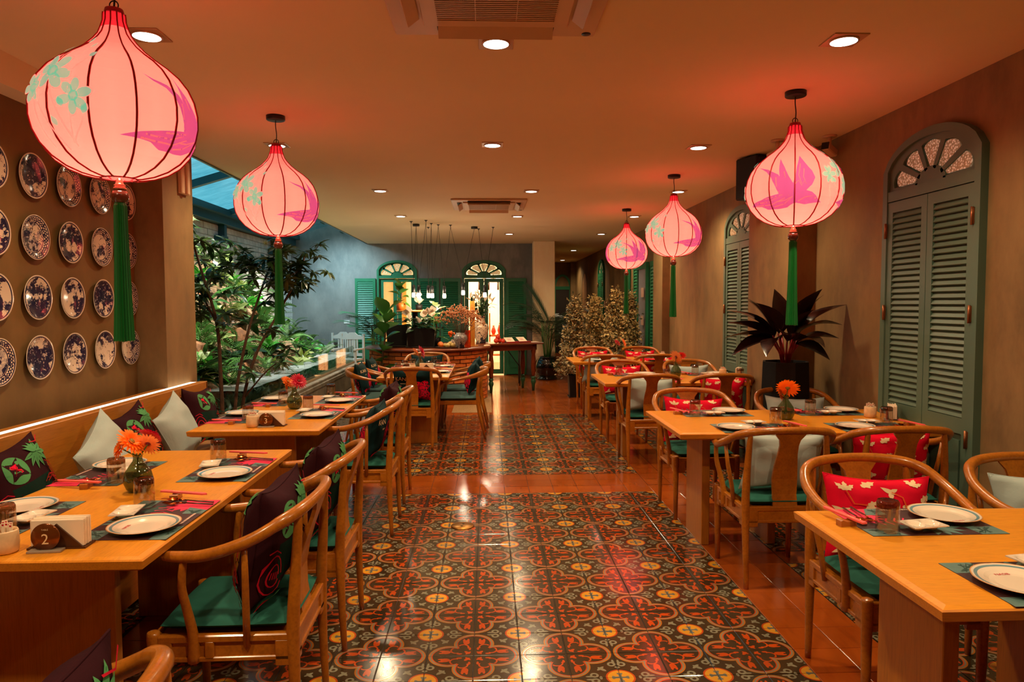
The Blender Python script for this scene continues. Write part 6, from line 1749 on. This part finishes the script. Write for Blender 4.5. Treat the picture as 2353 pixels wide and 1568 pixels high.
# white garden seats at the far end
def white_seat(label, x, y, a):
    t = thing('garden_chair', label, 'chair', (x, y, 0.0), a, 'white slatted garden seats')
    mw = m_whitew
    for sx in (-0.24, 0.24):
        m = MB(); m.box(sx-0.02, sx+0.02, 0.18, 0.22, 0, 0.60); obj('leg', m, mw, t)
        m = MB(); m.box(sx-0.02, sx+0.02, -0.22, -0.18, 0, 0.92); obj('leg', m, mw, t)
        m = MB(); m.box(sx-0.03, sx+0.03, -0.2, 0.24, 0.60, 0.63); obj('armrest', m, mw, t)
    m = MB(); m.box(-0.24, 0.24, -0.2, 0.22, 0.38, 0.42); obj('seat', m, mw, t)
    m = MB(); m.prism([(-0.22, 0.80), (0.22, 0.80), (0.22, 0.86), (0.12, 0.89), (0.06, 0.94), (-0.06, 0.94), (-0.12, 0.89), (-0.22, 0.86)], 0.185, 0.215, 0, Matrix.Rotation(PI/2, 4, 'X')); obj('top_rail', m, mw, t)
    m = MB(); m.box(-0.22, 0.22, -0.21, -0.19, 0.46, 0.52); obj('lower_rail', m, mw, t)
    for k in range(5):
        m = MB(); x_ = (k-2)*0.052; m.box(x_-0.016, x_+0.016, -0.208, -0.192, 0.52, 0.80); obj('slat', m, mw, t)
m_whitew = pbr('white_painted_wood', (206, 196, 184), 0.5, var=0.06)
white_seat('white slatted garden chair at the end of the plinth', -2.80, 14.25, 2.9); white_seat('white garden chair half hidden behind the rockery plants', -3.06, 14.62, 2.9)
# ------------------------------------------------------------------ brick counter and what stands on it
BX, BY, BR = -0.95, 11.45, 0.95
ct = thing('brick_counter', 'curved brick counter with dark wooden top behind the table', 'counter', (BX, BY, 0))
m = MB(); m.lathe([(BR-0.035, 0), (BR-0.035, 0.80)], 40, 0, None, True, True); obj('mortar_core', m, m_mortar, ct)
nb = 26; brick = MB(); wa = 2*PI/nb*0.93/2; vs = []
for z in (0.0, 0.047):
    for a in (-wa, -wa/3, wa/3, wa):
        for r in (BR-0.06, BR): vs.append((r*sin(a), -r*cos(a), z))
fs = []
for k in range(3):
    a = 2*k; fs += [(a, a+2, a+3, a+1), (8+a, 8+a+1, 8+a+3, 8+a+2), (a+1, a+3, 8+a+3, 8+a+1)]
fs += [(0, 1, 9, 8), (6, 14, 15, 7)]
brick.add(vs, fs, 0); me_br = brick.mesh('brick', m_brick)
for r in range(13):
    for k in range(-7, 8):
        a = 2*PI/nb*(k+(0.5 if r % 2 else 0)); o = link('brick', me_br, ct, (0, 0, 0.012+r*0.0605), (0, 0, a)); o.scale = (1+grd.uniform(-.006, .006),)*2+(1,)
m = MB(); m.lathe([(0.001, 0.80), (BR+0.05, 0.80), (BR+0.065, 0.815), (BR+0.065, 0.828), (BR+0.05, 0.842), (0.001, 0.842)], 64); obj('counter_top', m, m_maho, ct)
CT = 0.842
t = thing('timber_post', 'square timber post standing on the counter behind the dried flowers', 'post', (-0.235, 11.25, CT)); m = MB(); m.box(-0.04, 0.04, -0.04, 0.04, 0, 0.72, 0, None, 0.004); obj('post', m, m_bench, t); m = MB(); m.box(-0.09, 0.09, -0.09, 0.09, 0, 0.012); obj('foot', m, m_bench, t)
t = thing('display_shelf', 'round wooden display shelf on a dark stand over the white flowers', 'shelf', (-1.16, 11.35, CT)); m = MB(); m.lathe([(0.001, 0.545), (0.285, 0.545), (0.30, 0.56), (0.285, 0.578), (0.001, 0.578)], 36); obj('shelf_board', m, m_bench, t); m = MB(); m.tube([(0, 0, 0), (0, 0, 0.545)], 0.04, 10); m.lathe([(0.12, 0), (0.12, 0.015), (0.001, 0.015)], 20); obj('stand', m, m_black, t)
def planter(label, x, y, z, w, d, h):
    t = thing('planter_box', label, 'planter', (x, y, z), 0, 'black planters on the counter')
    m = MB(); m.add([(-w*.88, -d*.88, 0), (w*.88, -d*.88, 0), (w*.88, d*.88, 0), (-w*.88, d*.88, 0), (-w, -d, h), (w, -d, h), (w, d, h), (-w, d, h), (-w*.9, -d*.9, h), (w*.9, -d*.9, h), (w*.9, d*.9, h), (-w*.9, d*.9, h), (-w*.85, -d*.85, h*.85), (w*.85, -d*.85, h*.85), (w*.85, d*.85, h*.85), (-w*.85, d*.85, h*.85)],
                     [(0, 3, 2, 1), (0, 1, 5, 4), (1, 2, 6, 5), (2, 3, 7, 6), (3, 0, 4, 7), (4, 5, 9, 8), (5, 6, 10, 9), (6, 7, 11, 10), (7, 4, 8, 11), (8, 9, 13, 12), (9, 10, 14, 13), (10, 11, 15, 14), (11, 8, 12, 15), (12, 13, 14, 15)]); obj('pot', m, m_blackpot, t)
    m = MB(); m.box(-w*1.05, w*1.05, -d*1.05, d*1.05, 0, 0.02, 0, None, 0.006); obj('tray', m, m_blackgloss, t)
    return t
planter('wide black planter box of white anthuriums on the counter', -1.02, 10.95, CT, 0.22, 0.14, 0.30)
planter('large black planter on the left of the counter', -1.42, 11.25, CT, 0.17, 0.16, 0.34)
an = thing('anthurium', 'white anthurium with glossy dark leaves in the counter planter', 'plant', (-1.02, 10.95, CT+0.28))
me_al = leaf_mesh('leaf', 0.16, 0.05, m_f2, 0.3); me_sp = leaf_mesh('bloom', 0.10, 0.045, m_whitefl, -0.15, 0.5, 6, 0.6)
for k in range(34):
    a = grd.uniform(0, 6.28); q = grd.uniform(0, 0.2); o = link('leaf', me_al, an); o.matrix_local = aim((q*cos(a), q*sin(a)*0.7, grd.uniform(0, 0.17)), a, grd.uniform(-.3, .8), grd.uniform(-.4, .4))
for (x, z) in ((-0.22, 0.22), (-0.17, 0.16), (-0.02, 0.10), (0.08, 0.22), (0.13, 0.24), (0.18, 0.20), (0.20, 0.27), (-0.16, 0.26), (0.05, 0.19)):
    o = link('bloom', me_sp, an); o.matrix_local = aim((x, -0.16, z), grd.uniform(3.6, 5.8), grd.uniform(0.7, 1.3), 0.0) @ Matrix.Scale(1.25, 4)
    m = MB(); m.tube([(x, -0.14, z), (x*0.6, -0.05, 0)], 0.003, 5); obj('stalk', m, m_stem, an)
def potplant(label, x, y, z, r, h, potm, me, n, el, sc, stem=0.0):
    t = thing('potted_plant', label, 'plant', (x, y, z))
    m = MB(); m.lathe([(0.001, 0), (r*0.78, 0), (r, h), (r*0.93, h), (r*0.9, h*0.9), (0.001, h*0.9)], 24); obj('pot', m, potm, t)
    if stem: m = MB(); m.tube([(0, 0, h*0.8), (0.02, 0, h+stem*0.5), (0, 0.01, h+stem)], 0.012, 6); obj('stem', m, m_bark, t)
    for k in range(n):
        a = k*2.4; u = (k+0.5)/n
        o = link('leaf', me, t); o.matrix_local = aim((0, 0, h*0.9+stem*u), a, el[0]+(el[1]-el[0])*u+grd.uniform(-.15, .15), grd.uniform(-.3, .3)) @ Matrix.Scale(sc*grd.uniform(.85, 1.15), 4)
    return t
m_orangepot = pbr('orange_terracotta_pot', (206, 98, 24), 0.5); me_fig = leaf_mesh('leaf', 0.26, 0.085, m_fig, 0.25, 0.35, 7, 0.9); me_mon = leaf_mesh('leaf', 0.24, 0.095, m_fig, 0.35, 0.2, 8, 0.7, 0.45); me_monw = leaf_mesh('leaf', 0.24, 0.095, m_f3, 0.35, 0.2, 8, 0.7, 0.5)
potplant('broad leaved plant in an orange pot on the round shelf', -1.38, 11.30, CT+0.578, 0.075, 0.12, m_orangepot, me_fig, 10, (-.2, 1.2), 0.8, 0.28)
potplant('white flowering peace lily on the round shelf', -1.10, 11.42, CT+0.578, 0.06, 0.09, m_blackpot, me_sp, 7, (0.6, 1.4), 1.2, 0.14)
potplant('monstera with one pale variegated leaf right of the shelf', -0.82, 11.15, CT, 0.09, 0.14, m_blackpot, me_mon, 9, (0.0, 1.0), 0.95, 0.36)
o = thing('variegated_leaf_plant', 'white veined variegated leaf plant beside the monstera', 'plant', (-0.86, 10.98, 1.30))
for k, (a, e) in enumerate(((3.6, 0.1), (5.2, 0.4), (0.4, 0.7), (2.4, 0.9))):
    l = link('leaf', me_monw, o); l.matrix_local = aim((0.03*k, 0, 0.05*k), a, e)
m = MB(); m.tube([(0, 0, -0.455), (0.02, 0, -0.2), (0.04, 0, 0.1)], 0.007, 6); obj('stalk', m, m_stem, o)
# dried bouquet, lily vase
def china_vase(label, x, y, z, prof, mat, neck=None):
    t = thing('porcelain_vase', label, 'vase', (x, y, z)); m = MB(); m.lathe(prof, 32, 0, None, True, False); obj('body', m, mat, t)
    return t
v1 = china_vase('small blue and white bowl shaped vase of dried flowers', -0.41, 10.72, CT, [(0.001, 0), (0.07, 0), (0.062, 0.04), (0.075, 0.075), (0.108, 0.13), (0.112, 0.165), (0.095, 0.20), (0.07, 0.215), (0.075, 0.235), (0.07, 0.236), (0.062, 0.215), (0.08, 0.15), (0.001, 0.12)], vase_print('blue_marbled_glaze', (176, 172, 168), (34, 40, 62), 16))
m = MB(); fl_ = MB(); r_ = random.Random(6)
for k in range(46):
    a = r_.uniform(0, 6.28); q = sqrt(r_.random()); tip = Vector((0.36*q*cos(a), 0.24*q*sin(a), 0.60-0.20*q*q+r_.uniform(-.05, .05)))
    m.tube([(0.02*cos(a), 0.02*sin(a), 0.12), tip*0.45+Vector((0, 0, 0.08)), tip], 0.0028, 4)
    for j in range(11):
        c_ = tip+Vector((r_.gauss(0, .035), r_.gauss(0, .035), r_.gauss(0, .03))); s = r_.uniform(0.008, 0.016); fl_.sphere(c_, s, 6)
obj('dried_stems', m, m_bark, v1); tag(obj('dried_blossoms', fl_, m_dried, v1), kind='stuff')
cs_y = 12.0
def con(u, v): return (0.345+u*cos(0.42)-v*sin(0.42), 12.235+u*sin(0.42)+v*cos(0.42))
cz = 0.845
tb = thing('console_table', 'dark mahogany console table with turned legs and green feet', 'table', (0.345, 12.235, 0), 0.42)
m = MB(); m.box(-0.72, 0.56, -0.32, 0.32, cz-0.03, cz, 0, None, 0.008); obj('tabletop', m, m_maho, tb)
m = MB(); m.box(-0.60, 0.46, -0.24, -0.21, cz-0.13, cz-0.03); m.box(-0.60, 0.46, 0.21, 0.24, cz-0.13, cz-0.03); m.box(0.43, 0.46, -0.24, 0.24, cz-0.13, cz-0.03); m.box(-0.60, -0.57, -0.24, 0.24, cz-0.13, cz-0.03); obj('apron', m, m_maho, tb)
for (u, v) in ((-0.40, -0.205), (0.41, -0.205), (0.41, 0.205), (-0.40, 0.205)):
    m = MB(); m.lathe([(0.030, 0.25), (0.034, 0.30), (0.046, 0.42), (0.044, 0.54), (0.032, 0.64), (0.038, 0.66), (0.045, 0.70), (0.045, cz-0.03)], 16, 0, Matrix.Translation((u, v, 0))); lg = obj('leg', m, m_maho, tb)
    m = MB(); m.lathe([(0.022, 0), (0.030, 0.11), (0.034, 0.12), (0.045, 0.15), (0.040, 0.185), (0.028, 0.20), (0.040, 0.22), (0.036, 0.25)], 16, 0, Matrix.Translation((u, v, 0))); obj('foot', m, m_ironstone, lg)
ft = thing('folding_table', 'white folding table with black metal legs behind the console', 'table', (0.22, 13.15, 0)); m = MB(); m.box(-0.45, 0.45, -0.25, 0.25, 0.69, 0.735, 0, None, 0.006); obj('tabletop', m, m_whitew, ft)
for sx in (-0.38, 0.38):
    m = MB(); m.tube([(sx, -0.2, 0), (sx, -0.2, 0.69)], 0.011, 6); m.tube([(sx, 0.2, 0), (sx, 0.2, 0.69)], 0.011, 6); m.tube([(sx, -0.2, 0.35), (sx-0.25*(1 if sx > 0 else -1), 0, 0.69)], 0.009, 6); obj('leg', m, m_black, ft)
x, y = con(-0.52, 0.0)
v2 = china_vase('tall crackled porcelain vase holding white lilies', x+0.02, y, cz, [(0.001, 0), (0.085, 0), (0.088, 0.03), (0.082, 0.045), (0.125, 0.17), (0.14, 0.26), (0.13, 0.32), (0.085, 0.345), (0.075, 0.37), (0.07, 0.42), (0.085, 0.46), (0.09, 0.468), (0.08, 0.468), (0.06, 0.42), (0.001, 0.30)], vase_print('painted_figure_glaze', (210, 176, 140), (46, 44, 50), 11))
me_ll = leaf_mesh('leaf', 0.15, 0.018, m_f2, 0.3); me_lp = leaf_mesh('lily_bud', 0.14, 0.022, m_whitefl, 0.05, 0.9, 5, 0.8)
st = MB()
for k in range(16):
    a = k*2.4; q = 0.22*sqrt((k+.5)/16); tip = Vector((q*cos(a), q*sin(a)*0.8, 0.80-0.35*q+grd.uniform(-.05, .05))); st.tube([(0.02*cos(a), 0.02*sin(a), 0.35), tip*0.6+Vector((0, 0, .22)), tip], 0.004, 5)
    for j in range(8):
        u = 0.30+0.65*j/8; p = Vector((0.02*cos(a), 0.02*sin(a), 0.35)).lerp(tip, u); l = link('leaf', me_ll, v2); l.matrix_local = aim(p, grd.uniform(0, 6.28), grd.uniform(0.1, 1.0))
    for j in range(2 if k % 2 else 1): l = link('lily_bud', me_lp, v2); l.matrix_local = aim(tip, grd.uniform(0, 6.28), grd.uniform(0.5, 1.4))
obj('stems', st, m_stem, v2)
# fruit, menus
tray = thing('fruit_tray', 'round wooden fruit tray on the brick counter', 'tray', (-0.60, 10.78, CT)); m = MB(); m.lathe([(0.001, 0.008), (0.17, 0.008), (0.19, 0.022), (0.195, 0.02), (0.175, 0), (0.001, 0)], 32); obj('tray', m, m_dkwood, tray)
m_or = pbr('orange_peel', (240, 120, 20), 0.45, var=0.1, scale=40, bmp=0.1); m_me = pbr('pale_melon', (226, 190, 110), 0.5, var=0.1, scale=20); m_pom = pbr('pomegranate_skin', (214, 56, 30), 0.35, var=0.25, scale=12)
fr = [(-0.70, 10.72, 0.036, m_or, 'orange at the left end of the fruit tray'), (-0.72, 10.84, 0.045, m_or, 'orange behind on the left of the fruit tray'), (-0.60, 10.68, 0.036, m_me, 'pale round fruit at the front of the fruit tray'), (-0.52, 10.73, 0.036, m_me, 'pale fruit right of the front one on the tray'), (-0.57, 10.82, 0.046, m_me, 'largest pale fruit at the back of the fruit tray'), (-0.65, 10.80, 0.034, m_me, 'small pale fruit between the orange and the large pale one')]
for (x, y, r, mt, l) in fr:
    t = thing('fruit', l, 'fruit', (x, y, CT+0.009)); m = MB(); m.sphere((0, 0, r), r, 14, 0, None, 0.95); obj('flesh', m, mt, t); m = MB(); m.tube([(0, 0, r*1.9), (0.002, 0, r*2.1)], 0.003, 5); obj('stem', m, m_bark, t)
for i, (du, dv, r) in enumerate(((-0.24, -0.16, 0.045), (-0.16, -0.12, 0.045), (-0.20, -0.14, 0.042), (-0.13, -0.19, 0.038))):
    x, y = con(du-0.04, dv); t = thing('pomegranate', 'red pomegranate on the console, '+('left of the pile', 'right of the pile', 'topmost of the pile', 'nearest of the pile')[i], 'fruit', (x, y, cz+(0.065 if i == 2 else 0)), 0, 'pomegranates on the console'); m = MB(); m.sphere((0, 0, r*0.95), r, 14, 0, None, 0.95); obj('flesh', m, m_pom, t); m = MB(); m.lathe([(0.012, r*1.8), (0.016, r*2.15)], 8, 0, None, True, False); obj('crown', m, m_pom, t)
jar = thing('orange_jar', 'tall orange glass jar between the dried flowers and the post', 'jar', (-0.30, 10.82, CT)); m = MB(); m.lathe([(0.001, 0), (0.045, 0), (0.05, 0.04), (0.048, 0.26), (0.052, 0.27), (0.045, 0.27), (0.04, 0.03), (0.001, 0.02)], 20); obj('jar_body', m, glass('orange_glass', (0.95, 0.35, 0.08), 0.05, 0.1, 0.25, (236, 110, 30)), jar)
yv = thing('bud_vase', 'small white vase of yellow orchids behind the fruit', 'vase', (-0.54, 11.0, CT)); m = MB(); m.lathe([(0.001, 0), (0.03, 0), (0.045, 0.05), (0.03, 0.10), (0.02, 0.12)], 18, 0, None, True, False); obj('body', m, m_china, yv)
m = MB()
for k in range(9): m.sphere((grd.uniform(-.05, .05), grd.uniform(-.04, .02), 0.15+grd.uniform(0, .09)), 0.022, 8)
obj('blossoms', m, m_petal_o, yv)
for i, (u, v) in enumerate(((0.05, -0.15), (0.30, -0.12))):
    x, y = con(u-0.05, v); t = thing('menu_book', 'open menu book with red edges on the console, %s' % ('left one', 'right one')[i], 'book', (x, y, cz), 0.42+0.1*i, 'menu books on the console')
    m = MB(); m.box(-0.10, 0.12, -0.075, 0.075, 0.0, 0.022, 0, None, 0.002); obj('cover', m, pbr('menu_red', (150, 22, 24), 0.45), t)
    m = MB(); m.box(-0.11, 0.05, -0.07, 0.07, 0.0, 0.008, 0, Matrix.Translation((0, 0, 0.05)) @ Matrix.Rotation(0.5, 4, 'X')); pg = obj('page', m, m_paper, t)
    m = MB(); Tm = Matrix.Translation((0, 0, 0.05)) @ Matrix.Rotation(0.5, 4, 'X')
    for k in range(3): m.add([(-0.07, -0.03+0.025*k, 0.0086), (0.0, -0.03+0.025*k, 0.0086), (0.0, -0.022+0.025*k, 0.0086), (-0.07, -0.022+0.025*k, 0.0086)], [(0, 1, 2, 3)], 0, False, Tm)
    obj('printed_lines', m, m_redline, pg)
x, y = con(0.45, -0.1); single('paper_sheet', MB().box(-0.10, 0.10, -0.07, 0.07, 0, 0.002), m_paper, 'loose white sheet at the right end of the console', 'paper', None, (x, y, cz+0.0005), (0, 0, 0.42))
# fiddle leaf fig and small palm left of the counter
fg = thing('fiddle_leaf_fig', 'tall fiddle leaf fig left of the counter in a dark pot', 'plant', (-1.62, 10.65, 0)); m = MB(); m.lathe([(0.001, 0), (0.15, 0), (0.19, 0.30), (0.17, 0.30), (0.16, 0.26), (0.001, 0.26)], 24); obj('pot', m, m_blackpot, fg)
m = MB(); m.tube([(0, 0, 0.2), (0.02, 0, 0.6), (0.08, 0, 1.0), (0.10, 0, 1.36)], 0.014, 7); obj('stem', m, m_bark, fg)
me_fl = leaf_mesh('leaf', 0.30, 0.105, m_fig, 0.2, 0.3, 7, 1.15)
for k in range(22):
    u = k/21; l = link('leaf', me_fl, fg); l.matrix_local = aim((0.1*u, 0, 0.28+1.10*u), k*2.4, 0.1+0.9*u+grd.uniform(-.25, .25), grd.uniform(-.3, .3)) @ Matrix.Scale(1.0 if k < 20 else 1.25, 4)
pf = thing('parlour_palm', 'small feathery palm in front of the far left shutter', 'plant', (-2.0, 12.4, 0)); m = MB(); m.lathe([(0.001, 0), (0.13, 0), (0.16, 0.28), (0.14, 0.28), (0.001, 0.24)], 20); obj('pot', m, m_blackpot, pf)
me_pf = frond_mesh('frond', 0.8, foliage('teal_palm_leaf', (40, 104, 78), (28, 76, 60), 0.35), 16, 0.24, 0.012, 0.6, 1.0, 0.3)
for k in range(11):
    st_ = 0.85+0.3*(k/10); az = k*2.4; m = MB()
    m.tube([(0, 0, 0.2), (0.03*cos(az), 0.03*sin(az), st_)], 0.006, 5); obj('stalk', m, m_stem, pf); l = link('frond', me_pf, pf); l.matrix_local = aim((0.03*cos(az), 0.03*sin(az), st_), az, 0.6)
# areca palm in a round black jar
pa = thing('areca_palm', 'large palm in a round glossy black jar before the cream pillar', 'plant', (1.20, 14.02, 0))
m = MB(); m.lathe([(0.001, 0), (0.20, 0), (0.21, 0.03), (0.17, 0.06), (0.235, 0.16), (0.25, 0.26), (0.225, 0.37), (0.17, 0.44), (0.185, 0.46), (0.15, 0.46), (0.14, 0.40), (0.001, 0.38)], 36); obj('jar', m, m_blackgloss, pa)
me_pa = frond_mesh('frond', 0.95, m_palm, 26, 0.30, 0.011, 0.75, 0.95, 0.5); me_pu = frond_mesh('frond', 1.0, m_palm, 26, 0.30, 0.012, 0.15, 0.8, 0.1)
for k in range(26):
    az = k*2.4; u = k/25; h = 0.75+0.5*((k*7) % 10)/10; m = MB(); bx, by = 0.12*cos(az), 0.12*sin(az); m.tube([(0.05*cos(az), 0.05*sin(az), 0.38), (bx, by, h)], 0.007, 5); obj('stalk', m, m_stem, pa)
    l = link('frond', me_pa, pa); l.matrix_local = aim((bx, by, h), az, 0.45+0.4*grd.random()) @ Matrix.Scale(grd.uniform(.75, 1.0), 4)
m = MB(); m.tube([(0, -0.05, 0.38), (0.02, -0.1, 1.1)], 0.008, 5); obj('stalk', m, m_stem, pa); l = link('frond', me_pu, pa); l.matrix_local = aim((0.02, -0.1, 1.1), 2.9, 0.95, 1.3)
# clipped shrubs in black pots behind the farthest right table
def shrub(label, x, y, h, w, seed, n=4600):
    t = thing('potted_shrub', label, 'shrub', (x, y, 0), 0, 'gold tinted shrubs in black pots'); r_ = random.Random(seed)
    m = MB(); a, b = 0.105, 0.125; m.add([(-a, -a, 0), (a, -a, 0), (a, a, 0), (-a, a, 0), (-b, -b, 0.36), (b, -b, 0.36), (b, b, 0.36), (-b, b, 0.36), (-b*.9, -b*.9, 0.33), (b*.9, -b*.9, 0.33), (b*.9, b*.9, 0.33), (-b*.9, b*.9, 0.33)], [(0, 3, 2, 1), (0, 1, 5, 4), (1, 2, 6, 5), (2, 3, 7, 6), (3, 0, 4, 7), (4, 5, 9, 8), (5, 6, 10, 9), (6, 7, 11, 10), (7, 4, 8, 11), (8, 9, 10, 11)]); m.box(-0.125, 0.125, -0.125, 0.125, 0, 0.015); obj('pot', m, m_blackpot, t)
    m = MB(); m.tube([(0, 0, 0.3), (0.01, 0, 0.8), (0, 0.01, h*0.92)], [0.018, 0.014, 0.006], 6)
    cl = []
    for k in range(64):
        u = (k+0.5)/64; z = 0.42+(h-0.45)*u; q = w*1.15*(1-u)**0.85*sqrt(r_.uniform(0.15, 1)); az = k*2.4; cl.append(Vector((q*cos(az), q*sin(az), z+r_.uniform(-.05, .05))))
        if k % 2: m.tube([(0, 0, max(0.35, z-0.12)), cl[-1]], 0.004, 4)
    cl.append(Vector((0, 0, h)))
    obj('branches', m, m_bark, t)
    lf = MB(); per = n//len(cl)
    for c_ in cl:
        for k in range(per):
            p = c_+Vector((r_.gauss(0, .045), r_.gauss(0, .045), r_.gauss(0, .045))); d = Vector((r_.gauss(0, 1), r_.gauss(0, 1), r_.gauss(0.3, 1))).normalized(); s = r_.uniform(0.018, 0.034); q = d.orthogonal().normalized()*s*0.55
            lf.add([p, p+d*s+q, p+d*s*2, p+d*s-q], [(0, 1, 2, 3)], r_.choice((0, 0, 1, 2)), True)
    tag(obj('leaves', lf, [m_gold, m_goldd, m_goldl], t), kind='stuff')
m_goldd = foliage('olive_leaf', (96, 90, 54), (60, 58, 38), 0.45, 0.12); m_goldl = foliage('pale_gold_leaf', (250, 222, 160), (214, 176, 108), 0.45, 0.12)
shrub('gold tinted shrub in a black pot, leftmost of the row, beside the palm', 1.44, 11.36, 1.56, 0.30, 1); shrub('gold tinted shrub second from the left in the row', 1.82, 11.75, 1.56, 0.30, 4); shrub('gold tinted shrub with the tallest pointed top, third in the row', 2.10, 11.45, 1.68, 0.30, 2); shrub('gold tinted shrub at the right of the row against the glazed door', 2.38, 11.70, 1.64, 0.20, 3)
# dark ti plant in the tall black planter
tp = thing('ti_plant', 'dark burgundy ti plant in a tall black faceted planter by the pilaster', 'plant', (2.33, 5.40, 0), 0.0)
m = MB(); m.lathe([(0.001, 0), (0.215, 0), (0.18, 1.06), (0.16, 1.06), (0.155, 1.0), (0.001, 1.0)], 8, 0, None, False); obj('planter', m, m_blackpot, tp)
me_ti = leaf_mesh('leaf', 0.44, 0.095, m_ti, 0.5, 0.3, 9, 0.85)
for k, (az, e, s, r0) in enumerate(((3.2, 0.35, 1.05, .2), (3.5, 0.0, 1.0, -.2), (3.9, -0.05, 0.95, .3), (5.15, 0.5, 0.95, .2), (5.3, 1.2, 1.0, -.3), (5.6, 1.4, 1.0, .2), (4.95, 0.2, 0.95, -.2), (2.7, 0.8, 1.0, .3), (2.9, 1.2, 0.9, -.2), (1.5, 1.45, 0.9, .1), (5.2, 0.4, 0.8, .4), (4.4, 0.45, 0.75, -.4), (4.8, 1.0, 0.8, .2), (5.6, 0.85, 1.0, .5), (3.7, 0.95, 0.9, 0), (5.1, -0.1, 0.75, .3), (3.0, 0.6, 0.9, -.5), (2.9, 1.2, 0.9, .3))):
    bz = 1.20+0.02*(k % 5); bx, by = 0.06*cos(az), 0.06*sin(az); m = MB(); m.tube([(0.02*cos(k), 0.02*sin(k), 1.0), (bx*0.7, by*0.7, 1.12), (bx+0.04*cos(az), by+0.04*sin(az), bz)], [0.011, 0.009, 0.006], 6); obj('stalk', m, m_tistem, tp)
    l = link('leaf', me_ti, tp); l.matrix_local = aim((bx+0.03*cos(az), by+0.03*sin(az), bz), az, e+0.25, r0) @ Matrix.Scale(s*0.95, 4)
# ------------------------------------------------------------------ pendant cluster
pc = thing('pendant_cluster', 'cluster of bare bulb pendants on long black cords above the counter', 'pendant lamp', (0, 0, 0))
hooks = [(-1.162, 10.95), (-0.921, 10.80), (-0.967, 11.76), (-0.872, 11.2), (-0.775, 11.38), (-0.583, 11.44), (-0.136, 12.0), (0.106, 11.75)]
cans = [(-1.123, 11.32), (-0.203, 11.69)]
bulbs = [(-1.15, 11.1, 1.62), (-1.06, 11.0, 1.615), (-0.91, 11.0, 1.61), (-0.865, 11.2, 1.61), (-0.67, 11.1, 1.605), (-0.375, 11.1, 1.655), (-0.034, 11.2, 1.62)]
for x, y in cans:
    m = MB(); m.lathe([(0.001, -0.035), (0.055, -0.035), (0.055, 0)], 20, 0, Matrix.Translation((x, y, H))); obj('canopy', m, m_black, pc)
for x, y in hooks:
    m = MB(); m.lathe([(0.001, -0.03), (0.006, -0.03), (0.008, -0.012), (0.024, -0.008), (0.024, 0)], 10, 0, Matrix.Translation((x, y, H))); obj('hook', m, m_black, pc)
pairs = [(0, 0, 0), (0, 1, 1), (1, 3, 1), (2, 2, 3), (3, 4, 4), (4, 5, 5), (5, 6, 6)]
cn = [(0, 0, -1), (1, 1, -1), (2, 1, 3), (3, 3, 4), (4, 4, 5), (5, 5, -2), (6, 6, 7)]
for b, h1, h2 in cn:
    x, y, z = bulbs[b]
    m = MB(); m.lathe([(0.001, 0.20), (0.022, 0.195), (0.026, 0.19), (0.026, 0.075), (0.001, 0.075)], 14, 0, Matrix.Translation((x, y, z))); so = obj('socket', m, m_black, pc)
    m = MB(); m.lathe([(0.024, 0.075), (0.028, 0.05), (0.028, 0.01), (0.020, 0.0), (0.001, 0.0)], 14, 0, Matrix.Translation((x, y, z))); obj('bulb', m, m_bulb, so)
    for h in (h1, h2):
        p = hooks[h] if h >= 0 else cans[-h-1]
        m = MB(); m.tube([(x, y, z+0.2), (p[0], p[1], H-0.03)], 0.0035, 4, 0, None, False); obj('cord', m, m_black, pc)
    l = bpy.data.lights.new('pendant_light', 'POINT'); l.energy = 6.0; l.color = (1, 0.78, 0.55); l.shadow_soft_size = 0.03
    lo = bpy.data.objects.new('pendant_light', l); C.objects.link(lo); lo.location = (x, y, z-0.04)
# chandelier and sideboard in the room beyond
ch = thing('chandelier', 'chandelier of glowing white shades seen through the right back door', 'lamp', (0.15, 16.4, 0))
m = MB(); m.tube([(0, 0, H), (0, 0, 2.05)], 0.012, 6); m.box(-0.35, 0.35, -0.02, 0.02, 2.02, 2.05); obj('frame', m, m_black, ch)
for k in range(4):
    x = -0.33+0.22*k; m = MB(); m.lathe([(0.055, 2.05), (0.065, 2.19)], 14, 0, Matrix.Translation((x, 0, 0))); obj('lamp_shade', m, m_bright, ch); m = MB(); m.tube([(x, 0, 2.02), (x, 0, 1.84)], 0.022, 6); obj('drop', m, m_dkwood, ch)
sd = thing('sideboard', 'small glass sideboard with red ornaments in the room beyond the right door', 'cabinet', (0.3, 16.6, 0)); m = MB(); m.box(-0.25, 0.25, -0.15, 0.15, 0.75, 0.79); m.box(-0.25, 0.25, -0.15, 0.15, 0.30, 0.33); 
for sx in (-0.24, 0.24): m.box(sx-0.015, sx+0.015, -0.15, -0.12, 0, 1.3); m.box(sx-0.015, sx+0.015, 0.12, 0.15, 0, 1.3)
obj('frame', m, m_orangepot, sd)
for k, (x, h) in enumerate(((-0.15, 0.2), (0.0, 0.26), (0.15, 0.18))):
    t = thing('ornament', 'red ornament on the sideboard beyond the right door, '+('left', 'middle', 'right')[k], 'ornament', (0.3+x, 16.6, 0.79), 0, 'red ornaments'); m = MB(); m.lathe([(0.03, 0), (0.06, h*0.4), (0.035, h*0.8), (0.02, h)], 12); obj('body', m, m_pom, t); m = MB(); m.lathe([(0.02, h), (0.03, h+0.015), (0.001, h+0.02)], 10); obj('lid', m, m_brass, t)
